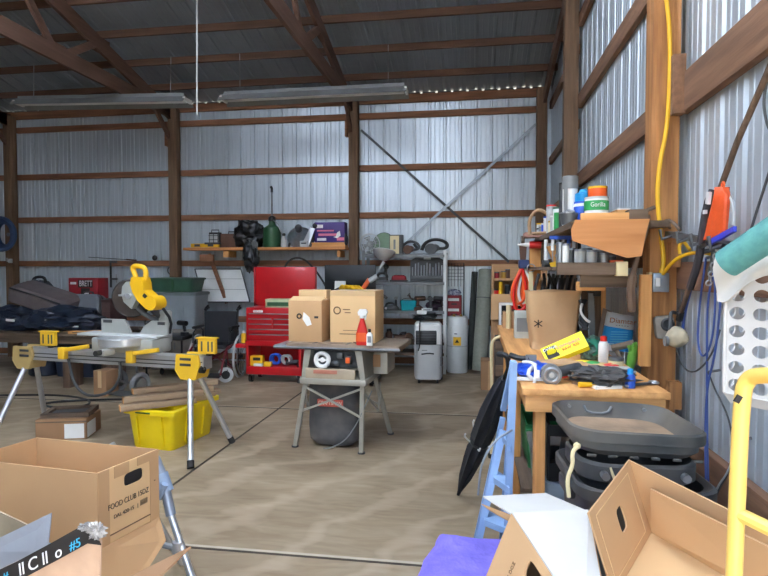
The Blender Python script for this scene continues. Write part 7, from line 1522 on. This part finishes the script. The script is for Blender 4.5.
hp = ab+eu*.36+ev*.02+Vector((0, 0, hb*.60)); g = B(); g.panel([hp, hp+eu*.40, hp+eu*.40+Vector((0, 0, hb*.3)), hp+Vector((0, 0, hb*.3))], .003); label_part(g.done('hole_dark_sheet', BLK, t, world=True), 'added dark sheet that gives the hand hole its shade')  # black sheet added so the hole looks dark inside
en = eu.cross(Vector((0, 0, 1))).normalized(); en = en if en.dot(ev) < 0 else -en
fr4 = framerot(eu, (0, 0, 1))
def etext(s_, size, u, v, sx=1):
    o_ = text(s_, size, INK, t, (0, 0, 0), fr4, sx=sx); o_.location = ab+eu*u+Vector((0, 0, hb*v))+en*.003-t.location
etext('FOOD CLUB 15DZ', .03, .47, .48, .82); etext('DAL 420-15   |', .02, .42, .33, 1.0); etext('IIIIIII', .032, .72, .34, .7); etext('-', .03, .92, .58)
def strip(u0, v0, u1, v1, m, nm, o_=.0025):
    g = B(); a_ = ab+en*o_; g.panel([a_+eu*u0+Vector((0, 0, hb*v0)), a_+eu*u1+Vector((0, 0, hb*v0)), a_+eu*u1+Vector((0, 0, hb*v1)), a_+eu*u0+Vector((0, 0, hb*v1))], .002); return g.done(nm, m, t, world=True)
strip(0, -.02, .16, 1.0, CARD, 'wrapped_edge'); strip(.84, -.02, 1.0, 1.0, CARD, 'wrapped_edge'); strip(.24, .84, .48, 1.0, CARD, 'wrapped_edge'); strip(.62, .88, .84, 1.0, CARD, 'wrapped_edge'); strip(.16, .10, .84, .115, INKB, 'panel_cut')
# bottom flap hanging outwards
fo = ab+en*.004; fd = Vector((0, 0, -.12))+en*.05
g = B(); g.panel([fo, fo+fd*1.2-eu*.25+Vector((0, 0, -.17)), fo+eu*.98+fd*.75, fo+eu], .005); g.done('bottom_flap', CARD, t, world=True)
# low stool of the box: pale blue bin
cB = N+(eu+ev)*.5
t = thing('storage_bin', 'light blue plastic bin under the open egg carton', 'bin', (cB.x, cB.y, 0), math.atan2(ev.y, ev.x)); hz = cB.z-hb-.002
g = B(); g.rr([(0, .22, .11), (hz-.03, .27, .125), (hz-.03, .285, .135), (hz, .285, .135), (hz-.002, .26, .12), (.03, .2, .1)], rad=.04); g.done('bin_wall', mat('sky_blue_plastic', (150, 196, 226), .4), t); g = B(); g.box((.29, 0, hz-.05), (.02, .1, .03)); g.done('handle', mat('sky_blue_plastic', (150, 196, 226)), t)
# grey folding stand at right of the box
MG = mat('painted_grey_blue', (150, 160, 174), .4, .4, amt=.12)
t = thing('folding_stand', 'grey metal folding work stand behind the open egg carton', 'work stand', (-1.5, 2.5, 0))
T0 = at(155, 458, Y=2.36); T1 = at(163, 478, Y=2.34); T2 = at(171, 515, Y=2.32); T3 = at(190, 572, Y=2.27); sl = (T3-T2)/(T3.z-T2.z); T4 = T2+sl*(.0-T2.z)
g = B(); g.tube([T0, T1, T2], .022, n=14); g.done('upper_leg', MG, t, world=True)
g = B(); g.tube([T2, T4], .016, n=14); lg = g.done('lower_leg', ALU, t, world=True); g = B(); g.cyl(T4, T4+Vector((0, 0, .03)), .022); g.done('rubber_foot', RUB, lg, world=True)
g = B(); g.cyl(at(160, 474, Y=2.345), at(166, 492, Y=2.335), .034, n=16); g.tube([at(165, 484, Y=2.3), at(158, 498, Y=2.3)], .016); g.done('collar', mat('pale_blue_joint', (150, 170, 196), .5), t, world=True)
C0 = at(176, 548, Y=2.29); C1 = at(120, 542, Y=2.34)
g = B(); g.tube([C0, C1+Vector((-.2, .1, 0))], .013); g.cyl(C0+Vector((.01, 0, -.02)), C0+Vector((.01, 0, .03)), .024); g.done('rung', ALU, t, world=True)
L4 = T4+Vector((-.72, .16, 0)); L0 = T0+Vector((-.56, .16, -.14))
g = B(); g.tube([L0, L4], .016, n=12); lg = g.done('lower_leg', ALU, t, world=True); g = B(); g.cyl(L4, L4+Vector((0, 0, .03)), .022); g.done('rubber_foot', RUB, lg, world=True)
g = B(); L5 = T4+Vector((-.36, .46, 0)); g.tube([T0+Vector((-.28, .1, .02)), L5], .016, n=12); g.done('rear_leg', ALU, t, world=True)
g = B(); g.tube([T0, L0], .02, n=12); g.done('top_bar', MG, t, world=True)
# small open carton on the floor behind the bin
t = thing('cardboard_box', 'small open carton on the floor behind the light blue bin', 'box', (-1.22, 1.95, 0), R(10)); g = B()
for s in (-1, 1): g.box((s*.13, 0, .14), (.006, .2, .28)); g.box((0, s*.1, .14), (.26, .006, .28))
g.box((0, 0, .004), (.26, .2, .006)); g.done('carton', CARD, t); g = B(); g.panel([(-.13, -.1, .28), (.13, -.1, .28), (.13, -.16, .22), (-.13, -.16, .22)], .004); g.done('flap', CARD, t)
# grey lined carton with a black printed edge at the far lower left
K0 = at(-40, 588, Y=1.22); K1 = at(92, 526, Y=1.22); K2 = at(101, 541, Y=1.22); K3 = at(98, 640, Y=1.2); K4 = at(-60, 720, Y=1.2)
t = thing('cardboard_box', 'torn carton with a black printed rim at the lower left corner', 'box', Vector((-1.25, 1.25, .4)))
g = B(); g.panel([K0, K4, K3, K2, K1], .005); g.done('front_flap', mat('pinkish_card', (206, 170, 140), .85), t, world=True)
ek = (K1-K0).normalized(); dk = Vector((-ek.z, 0, ek.x))*-1; dk = dk if dk.z < 0 else -dk
Wd = .043; nrm = Vector((0, -1, 0))
bend = [K0, K0.lerp(K1, .45), K0.lerp(K1, .72)+Vector((0, 0, .006)), K0.lerp(K1, .92)+Vector((0, 0, .012)), K1+Vector((.005, 0, -.004))]
g = B()
for a_, b_ in zip(bend, bend[1:]): g.panel([a_+nrm*.004, a_+dk*Wd+nrm*.004, b_+dk*Wd+nrm*.004, b_+nrm*.004], .003)
bnd = g.done('black_band', INK, t, world=True)
fr5 = framerot(ek, -dk)
def ktext(s_, size, m, f, sx=1, sh=0, v=.5):
    o_ = text(s_, size, m, t, (0, 0, 0), fr5, sx=sx, shear=sh); o_.location = K0.lerp(K1, f)+dk*Wd*v+nrm*.009-t.location
for s_, f, m, sz in (('#', .34, INKC, .03), ('ll', .46, INKW, .04), ('C', .545, INKW, .04), ('ll', .635, INKW, .04), ('o', .735, INKW, .036), ('#5', .86, INKC, .028)): ktext(s_, sz, m, f, 1.1, .35)
g = B(); g.blob(K1+Vector((.015, -.004, -.008)), (.018, .012, .016), .9, 12, 4, freq=4); g.blob(K1+Vector((-.008, -.006, .0)), (.018, .009, .008), .8, 14, 4, freq=4); g.done('torn_paper', mat('torn_grey_paper', (196, 192, 186), .85, c2=(90, 86, 84), scale=40, amt=.3), t, world=True)
g = B(); q1 = at(-30, 552, Y=1.42); q2 = at(51, 513, Y=1.42); q3 = at(47, 552, Y=1.38); q4 = at(-30, 610, Y=1.38); g.panel([q1, q4, q3, q2], .004); g.done('grey_flap', mat('grey_coated_card', (150, 154, 160), .5, amt=.1), t, world=True)
g = B(); g.panel([K4, K4+Vector((0, .5, 0)), K3+Vector((0, .45, 0)), K3], .005); g.done('floor_panel', CARDD, t, world=True)
g = B(); g.panel([at(-40, 640, Y=1.75), at(38, 600, Y=1.68), at(38, 530, Y=1.68), at(-30, 498, Y=1.75)], .005); g.done('tan_flap', mat('dull_tan_card', (170, 156, 130), .85), t, world=True)
t = thing('footlocker', 'dark footlocker on the floor under the torn carton', 'footlocker', (-1.3, 1.42, 0)); g = B(); g.box((0, 0, .14), (.5, .5, .28), bev=.01); g.done('locker_body', BLK, t); g = B(); g.box((0, 0, .295), (.52, .52, .03), bev=.006); g.done('lid', DGREY, t)
